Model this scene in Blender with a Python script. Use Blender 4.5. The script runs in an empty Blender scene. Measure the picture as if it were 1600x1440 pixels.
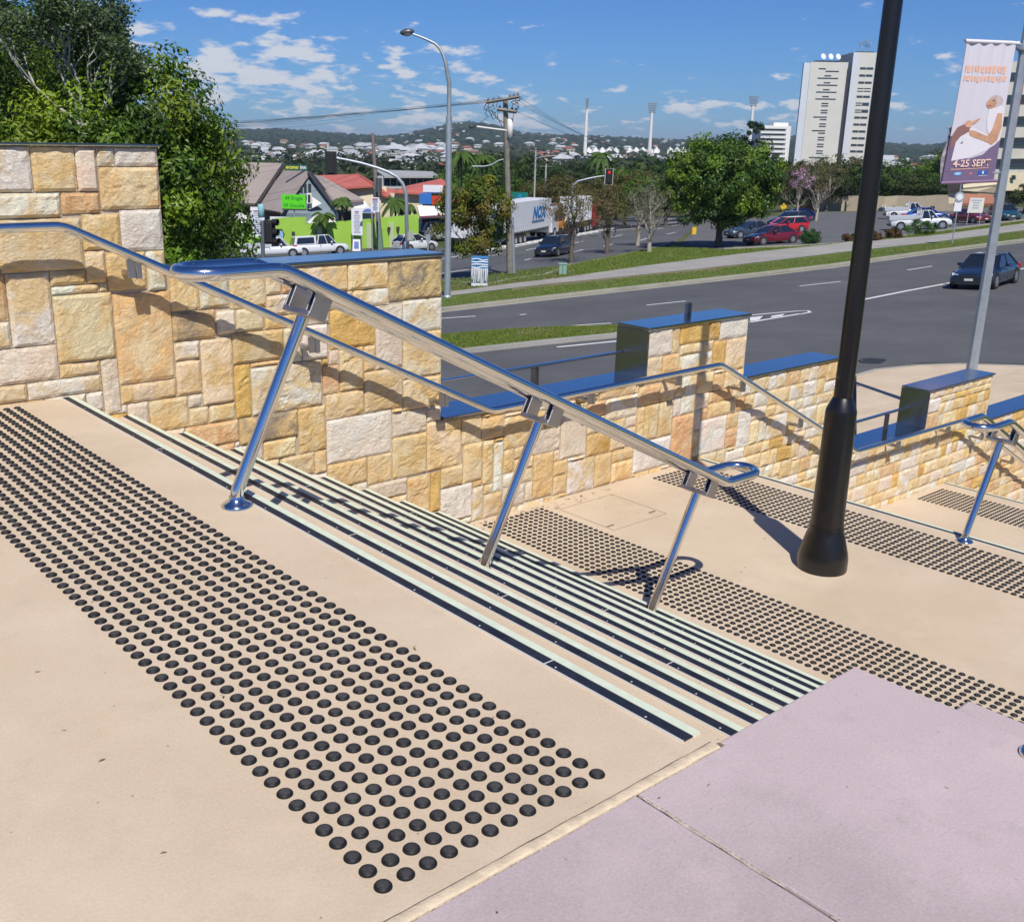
import bpy, math, random, bmesh
from mathutils import Vector, Matrix, noise
R = math.radians
rnd = random.Random(11)
sc = bpy.context.scene
COL = sc.collection

# ------------------------------------------------------------------ camera
F_PX, YAW, PITCH, ROLL = 1599.44, 0.871070, 0.301879, 0.0172148
EYE = Vector((-0.866737, -1.258483, 1.266724))
CX, CY = 739.54, 725.14          # principal point in the 1600x1440 photograph
FW = Vector((math.cos(YAW)*math.cos(PITCH), math.sin(YAW)*math.cos(PITCH), -math.sin(PITCH)))
_r = FW.cross(Vector((0, 0, 1))).normalized(); _u = _r.cross(FW)
RT = _r*math.cos(ROLL) + _u*math.sin(ROLL)
UP = -_r*math.sin(ROLL) + _u*math.cos(ROLL)
cam_d = bpy.data.cameras.new('camera'); cam = bpy.data.objects.new('camera', cam_d); COL.objects.link(cam)
cam.matrix_world = Matrix(((RT.x, UP.x, -FW.x, EYE.x), (RT.y, UP.y, -FW.y, EYE.y), (RT.z, UP.z, -FW.z, EYE.z), (0, 0, 0, 1)))
cam_d.sensor_width = 36; cam_d.lens = F_PX/1600*36
cam_d.shift_x = (800-CX)/1600; cam_d.shift_y = (CY-720)/1600
cam_d.clip_start = 0.05; cam_d.clip_end = 20000
sc.camera = cam

# ------------------------------------------------------------------ sky, sun, exposure
SUN_TO = Vector((-0.52*0.632, -0.85*0.632, 0.775)).normalized()
world = bpy.data.worlds.new('World'); sc.world = world; world.use_nodes = True
nt = world.node_tree; nt.nodes.clear()
def N(nt, t, **k):
    n = nt.nodes.new(t)
    for a, b in k.items():
        setattr(n, a, b)
    return n
out = N(nt, 'ShaderNodeOutputWorld'); bg = N(nt, 'ShaderNodeBackground')
sky = N(nt, 'ShaderNodeTexSky', sky_type='NISHITA'); sky.sun_disc = False
sky.sun_elevation = math.asin(SUN_TO.z); sky.sun_rotation = math.atan2(SUN_TO.x, SUN_TO.y) % (2*math.pi)
sky.air_density = 1.0; sky.dust_density = 0.15; sky.ozone_density = 3.0; sky.altitude = 60
# clouds: a flat layer of noise seen in perspective
geo = N(nt, 'ShaderNodeTexCoord'); sep = N(nt, 'ShaderNodeSeparateXYZ')
nt.links.new(geo.outputs['Generated'], sep.inputs[0])
def M(op, a, b=None, c=None, clamp=False):
    n = N(nt, 'ShaderNodeMath', operation=op); n.use_clamp = clamp
    for i, v in enumerate((a, b, c)):
        if v is None: continue
        if isinstance(v, (int, float)): n.inputs[i].default_value = v
        else: nt.links.new(v, n.inputs[i])
    return n.outputs[0]
zc = M('ADD', M('MAXIMUM', sep.outputs[2], 0.0), 0.25)
cxn = M('DIVIDE', sep.outputs[0], zc); cyn = M('DIVIDE', sep.outputs[1], zc)
comb = N(nt, 'ShaderNodeCombineXYZ'); nt.links.new(cxn, comb.inputs[0]); nt.links.new(cyn, comb.inputs[1])
def cloudnoise(scale, det, off):
    mp = N(nt, 'ShaderNodeMapping'); mp.inputs['Location'].default_value = off
    nt.links.new(comb.outputs[0], mp.inputs[0])
    n = N(nt, 'ShaderNodeTexNoise'); n.inputs['Scale'].default_value = scale; n.inputs['Detail'].default_value = det
    n.inputs['Roughness'].default_value = 0.55
    nt.links.new(mp.outputs[0], n.inputs['Vector']); return n.outputs[0]
big = cloudnoise(0.9, 2, (1.3, 4.1, 0)); puff = cloudnoise(7.6, 7, (3.0, 2.2, 0)); puff2 = cloudnoise(15, 5, (9.0, 5.2, 0))
cov = M('ADD', M('MULTIPLY', big, 0.45), M('ADD', M('MULTIPLY', puff, 0.9), M('MULTIPLY', puff2, 0.25)))
# azimuth weighting: the cloud bank lies to the left (north-west) and low down, open blue to the right and overhead
leftness = M('ADD', M('MULTIPLY', sep.outputs[0], -0.766), M('MULTIPLY', sep.outputs[1], 0.643))
cov = M('ADD', cov, M('MULTIPLY', leftness, 0.15))
cov = M('SUBTRACT', cov, M('MULTIPLY', M('MAXIMUM', M('SUBTRACT', sep.outputs[2], 0.075), 0.0), 2.2))
mask = N(nt, 'ShaderNodeMapRange'); mask.interpolation_type = 'SMOOTHSTEP'
mask.inputs['From Min'].default_value = 0.81; mask.inputs['From Max'].default_value = 0.93
nt.links.new(cov, mask.inputs['Value'])
dens = M('MULTIPLY', mask.outputs[0], 0.88)
mixc = N(nt, 'ShaderNodeMix', data_type='RGBA'); 
tint = N(nt, 'ShaderNodeMix', data_type='RGBA', blend_type='MULTIPLY'); tint.inputs['Factor'].default_value = 1.0
nt.links.new(sky.outputs[0], tint.inputs['A']); tint.inputs['B'].default_value = (0.33, 0.60, 1.08, 1)
nt.links.new(dens, mixc.inputs['Factor']); nt.links.new(tint.outputs['Result'], mixc.inputs['A'])
mixc.inputs['B'].default_value = (8.4, 8.6, 9.2, 1)
nt.links.new(mixc.outputs['Result'], bg.inputs['Color']); bg.inputs['Strength'].default_value = 0.084
nt.links.new(bg.outputs[0], out.inputs['Surface'])
sun_d = bpy.data.lights.new('sun', 'SUN'); sun_d.energy = 4.75; sun_d.angle = R(0.53); sun_d.color = (1.0, 0.955, 0.87)
sun = bpy.data.objects.new('sun', sun_d); COL.objects.link(sun); sun.location = (0, 0, 30)
sun.rotation_euler = (-SUN_TO).to_track_quat('-Z', 'Y').to_euler()
sc.view_settings.view_transform = 'Standard'; sc.view_settings.look = 'None'
sc.view_settings.exposure = 0.0; sc.view_settings.gamma = 1.0; sc.view_settings.use_curve_mapping = False
sc.cycles.max_bounces = 6; sc.cycles.diffuse_bounces = 3; sc.cycles.glossy_bounces = 3; sc.cycles.transparent_max_bounces = 8

# ------------------------------------------------------------------ where things stand
def ray(u, v): return FW + RT*((u-CX)/F_PX) - UP*((v-CY)/F_PX)
FH = Vector((math.cos(YAW), math.sin(YAW), 0)); RH = Vector((math.sin(YAW), -math.cos(YAW), 0))
GA, GB, GC = -5.05, -0.040, 0.055
def sstep(a, b, x):
    t = min(1, max(0, (x-a)/(b-a))); return t*t*(3-2*t)
SKYLINE = [(-400, 203), (200, 201), (330, 200), (350, 199), (450, 198), (520, 203), (600, 208), (640, 204), (680, 195), (700, 190), (730, 188), (760, 192), (800, 203), (850, 206),
           (950, 210), (1010, 213), (1100, 213), (1180, 208), (1240, 214), (1390, 222), (1430, 217), (1470, 212), (1520, 209), (1600, 207), (2200, 205)]
def skyline(u):
    for (a, b), (c, d) in zip(SKYLINE, SKYLINE[1:]):
        if a <= u <= c: return b + (d-b)*(u-a)/(c-a)
    return SKYLINE[0][1] if u < 0 else SKYLINE[-1][1]
def terr(x, y):
    q = Vector((x-EYE.x, y-EYE.y, 0)); d = q.dot(FH); s = q.dot(RH); r = q.length
    near = GA + GB*d + GC*s
    if r < 170: return EYE.z + near
    rr = max(d, 1)
    u = CX + F_PX*math.cos(PITCH)*s/rr*1.02
    u = max(-300, min(2100, u)) if d > 0 else (-300 if s < 0 else 2100)
    hor = 231.7 + (u-800)*0.0172
    slope = (hor - skyline(u) - 15)/F_PX
    far = -15.5 + 1.5*noise.noise(Vector((x/240, y/240, 3)))
    mid = sstep(900, 3400, r)
    ridge = slope*3400*(1+0.02*noise.noise(Vector((x/300, y/300, 1))))
    far = far*(1-mid) + ridge*mid
    if r > 3400: far += (r-3400)*-0.02
    far += 5.5*sstep(500, 1500, r)*noise.noise(Vector((x/420, y/420, 7)))*(1-mid)
    w = sstep(170, 460, r)
    return EYE.z + near_clip(near)*(1-w) + far*w
def near_clip(z): return max(-15, min(-2, z))
def at_z(u, v, z):
    d = ray(u, v); t = (z-EYE.z)/d.z; return EYE + d*t
def at_y(u, v, y):
    d = ray(u, v); t = (y-EYE.y)/d.y; return EYE + d*t
def at_d(u, v, dist):
    d = ray(u, v); return EYE + d*(dist/d.dot(FH))
def ground(u, v):
    d = ray(u, v); den = d.z - GB*d.dot(FH) - GC*d.dot(RH)
    if den < -1e-6:
        t = GA/den
        q = EYE + d*t
        if (q-EYE).length < 170: return Vector((q.x, q.y, terr(q.x, q.y)))
    t = 110.0
    while t < 6000:
        q = EYE + d*t
        if q.z < terr(q.x, q.y): return Vector((q.x, q.y, terr(q.x, q.y)))
        t *= 1.01
    return EYE + d*4000
def on_ground(u, dist):
    """ground point on bearing u at forward distance dist"""
    v = 300.0
    for _ in range(4):
        q = EYE + ray(u, v)*dist; z = terr(q.x, q.y); w = Vector((q.x, q.y, z))-EYE
        v = CY - F_PX*w.dot(UP)/w.dot(FW)
    return Vector((q.x, q.y, z))

# ------------------------------------------------------------------ naming helpers
def tag(o, label=None, cat=None, group=None, kind=None):
    if label: o['label'] = label
    if cat: o['category'] = cat
    if group: o['group'] = group
    if kind: o['kind'] = kind
    return o
def empty(name, loc=(0, 0, 0), rz=0, label=None, cat=None, group=None, kind=None, parent=None):
    o = bpy.data.objects.new(name, None); COL.objects.link(o); o.location = loc; o.rotation_euler = (0, 0, rz)
    o.empty_display_size = 0.1
    if parent: o.parent = parent
    return tag(o, label, cat, group, kind)
def copy_tree(o, parent=None):
    c = o.copy(); COL.objects.link(c)
    c.parent = parent
    for ch in list(o.children): copy_tree(ch, c)
    return c

# ------------------------------------------------------------------ mesh builder
class MB:
    def __init__(s): s.v = []; s.f = []; s.sm = []; s.c = None
    def add(s, vs, fs, smooth=False):
        n = len(s.v); s.v += [tuple(v) for v in vs]
        for f in fs: s.f.append(tuple(i+n for i in f)); s.sm.append(smooth)
        return s
    def hexa(s, p, smooth=False):   # 4 bottom (ccw from above) + 4 top
        s.add(p, [(3, 2, 1, 0), (4, 5, 6, 7), (0, 1, 5, 4), (1, 2, 6, 5), (2, 3, 7, 6), (3, 0, 4, 7)], smooth); return s
    def box(s, x0, x1, y0, y1, z0, z1):
        s.hexa([(x0, y0, z0), (x1, y0, z0), (x1, y1, z0), (x0, y1, z0), (x0, y0, z1), (x1, y0, z1), (x1, y1, z1), (x0, y1, z1)]); return s
    def tube(s, path, r, n=12, cap=True, closed=False, smooth=True):
        P = [Vector(p) for p in path]; k = len(P)
        rs = r if isinstance(r, (list, tuple)) else [r]*k
        T = []
        for i in range(k):
            a = P[i-1] if (i > 0 or closed) else P[i]; b = P[(i+1) % k] if (i < k-1 or closed) else P[i]
            t = (b-a); T.append(t.normalized() if t.length > 1e-9 else Vector((0, 0, 1)))
        up = Vector((0, 0, 1)) if abs(T[0].z) < 0.9 else Vector((1, 0, 0))
        nrm = (up - T[0]*up.dot(T[0])).normalized()
        vs = []
        for i in range(k):
            nrm = (nrm - T[i]*nrm.dot(T[i])).normalized(); b = T[i].cross(nrm)
            # mitre scale
            sc_ = 1.0
            for j in range(n):
                a = 2*math.pi*j/n
                vs.append(P[i] + (nrm*math.cos(a)+b*math.sin(a))*rs[i]*sc_)
        fs = []
        for i in range(k-1 if not closed else k):
            i2 = (i+1) % k
            for j in range(n):
                j2 = (j+1) % n; fs.append((i*n+j, i*n+j2, i2*n+j2, i2*n+j))
        s.add(vs, fs, smooth)
        if cap and not closed:
            s.add(vs[:n], [tuple(range(n))[::-1]]); s.add(vs[-n:], [tuple(range(n))])
        return s
    def cyl(s, a, b, r0, r1=None, n=12, cap=True, smooth=True):
        return s.tube([a, b], [r0, r0 if r1 is None else r1], n, cap, smooth=smooth)
    def lathe(s, prof, c=(0, 0, 0), n=24, smooth=True):
        vs = []; fs = []
        for r, z in prof:
            for j in range(n):
                a = 2*math.pi*j/n; vs.append((c[0]+r*math.cos(a), c[1]+r*math.sin(a), c[2]+z))
        for i in range(len(prof)-1):
            for j in range(n):
                j2 = (j+1) % n; fs.append((i*n+j, i*n+j2, (i+1)*n+j2, (i+1)*n+j))
        s.add(vs, fs, smooth)
        s.add(vs[:n], [tuple(range(n))[::-1]]); s.add(vs[-n:], [tuple(range(n))]); return s
    def prism(s, pts, ext):
        """extrude polygon pts by vector ext"""
        P = [Vector(p) for p in pts]; e = Vector(ext); n = len(P)
        s.add(P+[p+e for p in P], [tuple(range(n))[::-1], tuple(range(n, 2*n))] + [(i, (i+1) % n, n+(i+1) % n, n+i) for i in range(n)]); return s
    def poly(s, pts): s.add(pts, [tuple(range(len(pts)))]); return s
    def xform(s, m):
        s.v = [tuple(m @ Vector(v)) for v in s.v]; return s
    def build(s, name, mat, parent=None, loc=None, bevel=0, seg=1, smooth=None, colors=None, fix=True):
        me = bpy.data.meshes.new(name); me.from_pydata(s.v, [], s.f); me.validate(clean_customdata=False)
        if fix:
            bm = bmesh.new(); bm.from_mesh(me); bmesh.ops.recalc_face_normals(bm, faces=bm.faces); bm.to_mesh(me); bm.free()
        if len(me.polygons) == len(s.sm): me.polygons.foreach_set('use_smooth', [bool(x) if smooth is None else smooth for x in s.sm])
        mats = mat if isinstance(mat, (list, tuple)) else [mat]
        for m_ in mats: me.materials.append(m_)
        o = bpy.data.objects.new(name, me); COL.objects.link(o)
        if loc is not None: o.location = loc
        if parent is not None: o.parent = parent
        if bevel:
            b = o.modifiers.new('bevel', 'BEVEL'); b.width = bevel; b.segments = seg; b.limit_method = 'ANGLE'; b.angle_limit = R(40)
        me.update(); return o
def bx(name, x0, x1, y0, y1, z0, z1, mat, parent=None, bevel=0, seg=1): return MB().box(x0, x1, y0, y1, z0, z1).build(name, mat, parent, bevel=bevel, seg=seg)

# ------------------------------------------------------------------ materials
MATS = {}
def mat(name, col, rough=0.6, metal=0.0, var=0.0, vscale=5.0, bump=0.0, bscale=40.0, col2=None, spec=0.5, coat=0.0, emit=None, estr=1.0, coord='Object', attr=None, trans=0.0, rvar=0.0, detail=6):
    if name in MATS: return MATS[name]
    m = bpy.data.materials.new(name); m.use_nodes = True; t = m.node_tree; b = t.nodes['Principled BSDF']
    b.inputs['Roughness'].default_value = rough; b.inputs['Metallic'].default_value = metal
    b.inputs['Specular IOR Level'].default_value = spec; b.inputs['Coat Weight'].default_value = coat
    if coat: b.inputs['Coat Roughness'].default_value = 0.03
    c = col if len(col) == 4 else (*col, 1)
    b.inputs['Base Color'].default_value = c
    if trans: b.inputs['Transmission Weight'].default_value = trans
    src = None
    if attr:
        a = N(t, 'ShaderNodeAttribute'); a.attribute_name = attr; src = a.outputs['Color']
    if var or bump or col2 or rvar:
        tc = N(t, 'ShaderNodeTexCoord')
        if coord == 'World': tcg = N(t, 'ShaderNodeNewGeometry'); co = tcg.outputs['Position']
        else: co = tc.outputs['Object']
    if var or col2:
        n = N(t, 'ShaderNodeTexNoise'); n.inputs['Scale'].default_value = vscale; n.inputs['Detail'].default_value = detail; n.inputs['Roughness'].default_value = 0.6
        t.links.new(co, n.inputs['Vector'])
        r = N(t, 'ShaderNodeMapRange'); r.inputs['From Min'].default_value = 0.3; r.inputs['From Max'].default_value = 0.7
        t.links.new(n.outputs[0], r.inputs['Value'])
        mx = N(t, 'ShaderNodeMix', data_type='RGBA')
        t.links.new(r.outputs[0], mx.inputs['Factor'])
        if src is not None and not col2:
            hs = N(t, 'ShaderNodeHueSaturation'); t.links.new(src, hs.inputs['Color']); hs.inputs['Value'].default_value = 1-var
            hs2 = N(t, 'ShaderNodeHueSaturation'); t.links.new(src, hs2.inputs['Color']); hs2.inputs['Value'].default_value = 1+var
            t.links.new(hs.outputs[0], mx.inputs['A']); t.links.new(hs2.outputs[0], mx.inputs['B'])
        else:
            lo = [x*(1-var) for x in c[:3]]+[1]; hi = ([*col2, 1] if col2 else [min(1, x*(1+var)) for x in c[:3]]+[1])
            mx.inputs['A'].default_value = lo; mx.inputs['B'].default_value = hi
        t.links.new(mx.outputs['Result'], b.inputs['Base Color'])
    elif src is not None: t.links.new(src, b.inputs['Base Color'])
    if rvar:
        n = N(t, 'ShaderNodeTexNoise'); n.inputs['Scale'].default_value = vscale*2.3; n.inputs['Detail'].default_value = 3
        t.links.new(co, n.inputs['Vector'])
        r = N(t, 'ShaderNodeMapRange'); r.inputs['To Min'].default_value = max(0, rough-rvar); r.inputs['To Max'].default_value = min(1, rough+rvar)
        t.links.new(n.outputs[0], r.inputs['Value']); t.links.new(r.outputs[0], b.inputs['Roughness'])
    if bump:
        n2 = N(t, 'ShaderNodeTexNoise'); n2.inputs['Scale'].default_value = bscale; n2.inputs['Detail'].default_value = 6; n2.inputs['Roughness'].default_value = 0.65
        t.links.new(co, n2.inputs['Vector'])
        bp = N(t, 'ShaderNodeBump'); bp.inputs['Strength'].default_value = bump; bp.inputs['Distance'].default_value = 0.01
        t.links.new(n2.outputs[0], bp.inputs['Height']); t.links.new(bp.outputs[0], b.inputs['Normal'])
    if emit: b.inputs['Emission Color'].default_value = (*emit, 1); b.inputs['Emission Strength'].default_value = estr
    MATS[name] = m; return m
# ================================================================== FOREGROUND: plaza, stairs, kerb slabs
def paving_mat(name, a, b_, spots, seed=0.0, dirt=0.25):
    m = bpy.data.materials.new(name); m.use_nodes = True; t = m.node_tree; p = t.nodes['Principled BSDF']
    g = N(t, 'ShaderNodeNewGeometry'); L = t.links.new
    def no(scale, det, rough=0.6, off=0):
        mp = N(t, 'ShaderNodeMapping'); mp.inputs['Location'].default_value = (off+seed, off*2+seed, off); L(g.outputs['Position'], mp.inputs[0])
        n = N(t, 'ShaderNodeTexNoise'); n.inputs['Scale'].default_value = scale; n.inputs['Detail'].default_value = det; n.inputs['Roughness'].default_value = rough
        L(mp.outputs[0], n.inputs['Vector']); return n.outputs[0]
    def mr(v, a0, a1, b0=0, b1=1):
        r = N(t, 'ShaderNodeMapRange'); L(v, r.inputs[0])
        for i, q in zip((1, 2, 3, 4), (a0, a1, b0, b1)): r.inputs[i].default_value = q
        return r.outputs[0]
    def mix(f, A, B, blend='MIX'):
        x = N(t, 'ShaderNodeMix', data_type='RGBA', blend_type=blend)
        (L(f, x.inputs['Factor']) if not isinstance(f, float) else setattr(x.inputs['Factor'], 'default_value', f))
        for k, q in (('A', A), ('B', B)):
            if isinstance(q, tuple): x.inputs[k].default_value = (*q, 1)
            else: L(q, x.inputs[k])
        return x.outputs['Result']
    c = mix(mr(no(1.3, 5), .35, .65), a, b_)
    c = mix(mr(no(0.6, 8, .7, 3), .5, .68, 0, dirt), c, tuple(x*0.72 for x in a))                # broad stains
    c = mix(mr(no(9, 6, .7, 5), .55, .75, 0, dirt*.8), c, tuple(x*0.78 for x in a))              # blotches
    c = mix(mr(no(2.4, 9, .75, 11), .52, .64, 0, dirt*.6), c, tuple(min(1, x*1.13) for x in b_))
    c = mix(mr(no(28, 5, .75, 17), .62, .75, 0, dirt*.7), c, tuple(x*0.66 for x in a))
    c = mix(mr(no(160, 2, .5, 1), .25, .75, .0, 1.0), c, mix(.12, c, (1, 1, 1)))                   # sand grain
    vor = N(t, 'ShaderNodeTexVoronoi'); vor.inputs['Scale'].default_value = 14; L(g.outputs['Position'], vor.inputs['Vector'])
    c = mix(mr(vor.outputs['Distance'], 0.028, 0.05, spots, 0), c, tuple(x*0.25 for x in a))       # specks of grit
    L(c, p.inputs['Base Color']); p.inputs['Roughness'].default_value = 0.8; p.inputs['Specular IOR Level'].default_value = 0.25
    b = N(t, 'ShaderNodeBump'); b.inputs['Strength'].default_value = 0.25; b.inputs['Distance'].default_value = 0.004
    L(no(90, 5, .7), b.inputs['Height']); L(b.outputs[0], p.inputs['Normal'])
    return m
m_beige = paving_mat('beige_concrete', (0.545, 0.415, 0.275), (0.61, 0.48, 0.335), 0.6, 0, 0.42)
m_lilac = paving_mat('lilac_concrete', (0.455, 0.355, 0.36), (0.505, 0.395, 0.40), 0.35, 7, 0.8)
m_seal = mat('cream_sealant', (0.66, 0.53, 0.37), 0.7, var=.15, vscale=30, bump=.4, bscale=60)
m_crack = mat('dark_joint', (0.16, 0.12, 0.09), 0.9)
m_dark = mat('nosing_black', (0.016, 0.018, 0.028), 0.5, bump=.3, bscale=300, var=.5, vscale=14, spec=.5)
m_lime = mat('nosing_photoluminescent', (0.64, 0.69, 0.54), 0.55, var=.08, vscale=25)
m_alu = mat('aluminium_trim', (0.72, 0.70, 0.66), 0.5, 0.2)
m_stud = bpy.data.materials.new('stud_black'); m_stud.use_nodes = True
def _stud():
    t = m_stud.node_tree; p = t.nodes['Principled BSDF']; L = t.links.new; p.inputs['Roughness'].default_value = .55; p.inputs['Specular IOR Level'].default_value = .3
    g = N(t, 'ShaderNodeNewGeometry'); s_ = N(t, 'ShaderNodeSeparateXYZ'); L(g.outputs['Normal'], s_.inputs[0])
    r = N(t, 'ShaderNodeMapRange'); L(s_.outputs[2], r.inputs[0]); r.inputs[1].default_value = .80; r.inputs[2].default_value = 1.0      # lighter grainy crowns: dome shading painted into the colour so studs look convex
    n = N(t, 'ShaderNodeTexNoise'); n.inputs['Scale'].default_value = 300; n.inputs['Detail'].default_value = 3; L(g.outputs['Position'], n.inputs['Vector'])
    m2 = N(t, 'ShaderNodeMath', operation='MULTIPLY'); L(r.outputs[0], m2.inputs[0]); L(n.outputs[0], m2.inputs[1])
    n3 = N(t, 'ShaderNodeTexNoise'); n3.inputs['Scale'].default_value = 4; L(g.outputs['Position'], n3.inputs['Vector'])
    m3 = N(t, 'ShaderNodeMath', operation='MULTIPLY'); L(m2.outputs[0], m3.inputs[0]); L(n3.outputs[0], m3.inputs[1]); m4 = N(t, 'ShaderNodeMath', operation='MULTIPLY'); L(m3.outputs[0], m4.inputs[0]); m4.inputs[1].default_value = 3.2; m4.use_clamp = True
    x = N(t, 'ShaderNodeMix', data_type='RGBA'); L(m4.outputs[0], x.inputs['Factor']); x.inputs['A'].default_value = (.010, .010, .012, 1); x.inputs['B'].default_value = (.075, .070, .068, 1); L(x.outputs['Result'], p.inputs['Base Color'])
_stud()
m_steel = mat('polished_stainless', (0.78, 0.77, 0.76), 0.13, 1.0, rvar=.05, vscale=6)
m_steelb = mat('brushed_stainless', (0.46, 0.45, 0.46), 0.38, 1.0, bump=.12, bscale=220, rvar=.08, vscale=12)
m_cap = mat('mirror_coping', (0.50, 0.52, 0.56), 0.14, 1.0, rvar=.05, vscale=2)
m_capside = m_steelb
RISE, TREAD = 0.1444, 0.30
Z1, Z2, Z3 = -9*RISE, -17*RISE, -26*RISE
YW = 4.0            # mortar face of the side wall
YR = -0.08          # right-hand edge of the beige stairs on the top level
YEND = -7.0
# upper landing slab
plaza = tag(bx('upper_landing', -9, 0.55, YR+0.0, YW, -0.6, 0.0, m_beige), kind='structure')
def flight(nsteps, x0, z0, y0, y1, strips_y0):
    st = empty('stairs', (x0, 0, z0), kind='structure')
    for k in range(nsteps):
        z = -k*RISE
        # each step is one slab, its tread reaching from the riser above to its own nosing
        MB().box(-0.30 if k else -0.30, 0.0, y0, y1, z-RISE-0.02, z).build('step', m_beige, st).location = (k*TREAD, 0, 0)
        s = MB().box(-0.031, 0.0005, strips_y0, y1-0.012, 0.0, 0.004)
        o = s.build('nosing', m_dark, st); o.location = (k*TREAD-0.026, 0, z)
        l = MB().box(-0.0225, 0.003, strips_y0, y1-0.012, 0.0, 0.0045)
        l.box(-0.0005, 0.003, strips_y0, y1-0.012, -0.006, 0.0)
        l.build('luminous_strip', m_lime, o).location = (0.024, 0, 0)
        tr = MB().box(-0.0352, -0.0313, strips_y0, y1-0.012, 0.0, 0.0042)
        yj = strips_y0+.45+(k*1.37 % 1.9)
        while yj < y1-.2:
            tr.box(-.0312, -.0002, yj, yj+.004, .0012, .0046); yj += 2.4
        tr.build('edge_trim', m_alu, o)
        # screw heads
        sb = MB(); yy = strips_y0+0.12
        while yy < y1-.1:
            sb.lathe([(0.0028, 0.0035), (0.0028, 0.0048)], (-0.022, yy, 0), 8); yy += 0.30
        scr = sb.build('screws', m_alu, o); scr['kind'] = 'stuff'
    return st
f1 = flight(9, 0.85, 0.0, YR+0.0, YW, YR+0.045)
f2 = flight(8, 6.15, Z1, YEND, YW, YEND)
f3 = flight(9, 10.85, Z2, YEND, YW, YEND)
# the thin butt joints where lengths of nosing meet
land1 = tag(bx('middle_landing', 3.25, 5.85, YEND, YW, Z1-0.6, Z1, m_beige), kind='structure')
land2 = tag(bx('lower_landing', 8.25, 10.55, YEND, YW, Z2-0.6, Z2, m_beige), kind='structure')
# lilac slabs at the right of the first flight, stepping down beside it
lil = empty('lilac_slabs', (0, 0, 0), kind='structure')
def lslab(x0, x1, y0, y1, z0, z1): return MB().box(x0, x1, y0, y1, z0, z1).build('slab', m_lilac, lil, bevel=0.006, seg=2)
lslab(-9, 0.562, YEND, YR-0.016, -0.6, 0.0)
MB().prism([(.568, YEND, Z1-.3), (1.422, YEND, Z1-.3), (1.422, YR-.002, Z1-.3), (.86, YR-.002, Z1-.3), (.86, YR-.016, Z1-.3), (.568, YR-.016, Z1-.3)], (0, 0, -Z1+.3)).build('slab', m_lilac, lil, bevel=.005, seg=2)
lslab(1.424, 1.765, YEND, -0.24, Z1-.3, -0.15)
lslab(1.767, 2.4, YEND, -0.9, Z1-.3, -0.60)
bx('joint_filler', 0.562, 0.568, YEND, YR-0.02, -0.3, -0.006, m_crack, lil)
sl = MB()                       # ragged cream sealant bead along the joint
x = -4.0; prev = None
while x < 0.86:
    w = 0.006 + 0.009*abs(noise.noise(Vector((x*9, 0, 2)))); h = 0.004+0.003*noise.noise(Vector((x*14, 3, 1)))
    cur = [(x, YR-0.020-w*.35, 0.0005), (x, YR+0.006+w*.5, 0.0005), (x, YR+0.002+w*.2, h), (x, YR-0.012-w*.2, h)]
    if prev:
        gap = noise.noise(Vector((x*3.1, 5, 5))) > 0.36
        if not gap: sl.add(prev+cur, [(0, 1, 5, 4), (1, 2, 6, 5), (2, 3, 7, 6), (3, 0, 4, 7)], True)
    prev = cur; x += 0.02
sl.build('sealant_bead', m_seal, lil)
cr_ = MB(); y = -.10
while y > -1.6:
    n_ = noise.noise(Vector((y*7, 2, 2)))
    if n_ > -.15:
        w = .003+.007*max(0, n_+.2); h = .001+.0035*rnd.random(); xx = .5645+.004*noise.noise(Vector((y*20, 5, 1))); cr_.add([(xx-w, y, 0), (xx+w, y, 0), (xx+w*.8, y-.016, 0), (xx-w*.9, y-.016, 0), (xx, y-.006, h)], [(0, 1, 4), (1, 2, 4), (2, 3, 4), (3, 0, 4)])
    y -= .012
cr_.build('crumbled_mortar', mat('crumbled_mortar_mat', (.42, .35, .30), .9, var=.3, vscale=60), lil)
bx('joint_shadow_gap', -9, 0.86, YR-0.016, YR, -0.3, -0.004, m_crack, lil)
# access cover let into the middle landing
cov = MB(); c0, c1, c2, c3 = 4.23, 4.80, 3.25, 3.80
for a in ((c0, c1, c2, c2+.006), (c0, c1, c3-.006, c3), (c0, c0+.006, c2+.006, c3-.006), (c1-.006, c1, c2+.006, c3-.006)): cov.box(*a, Z1+.0005, Z1+.003)
ac = cov.build('access_cover', mat('cover_joint', (.42, .33, .23), .8)); tag(ac, 'thin square outline of an access cover let into the middle landing paving', 'access cover')
for (ex, ey) in ((c0+.05, c2+.08), (c1-.06, c2+.09)):
    bx('lifting_slot', ex-.035, ex+.035, ey-.008, ey+.008, Z1+.0006, Z1+.0035, mat('slot', (.2, .17, .13), .7), ac)

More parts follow.
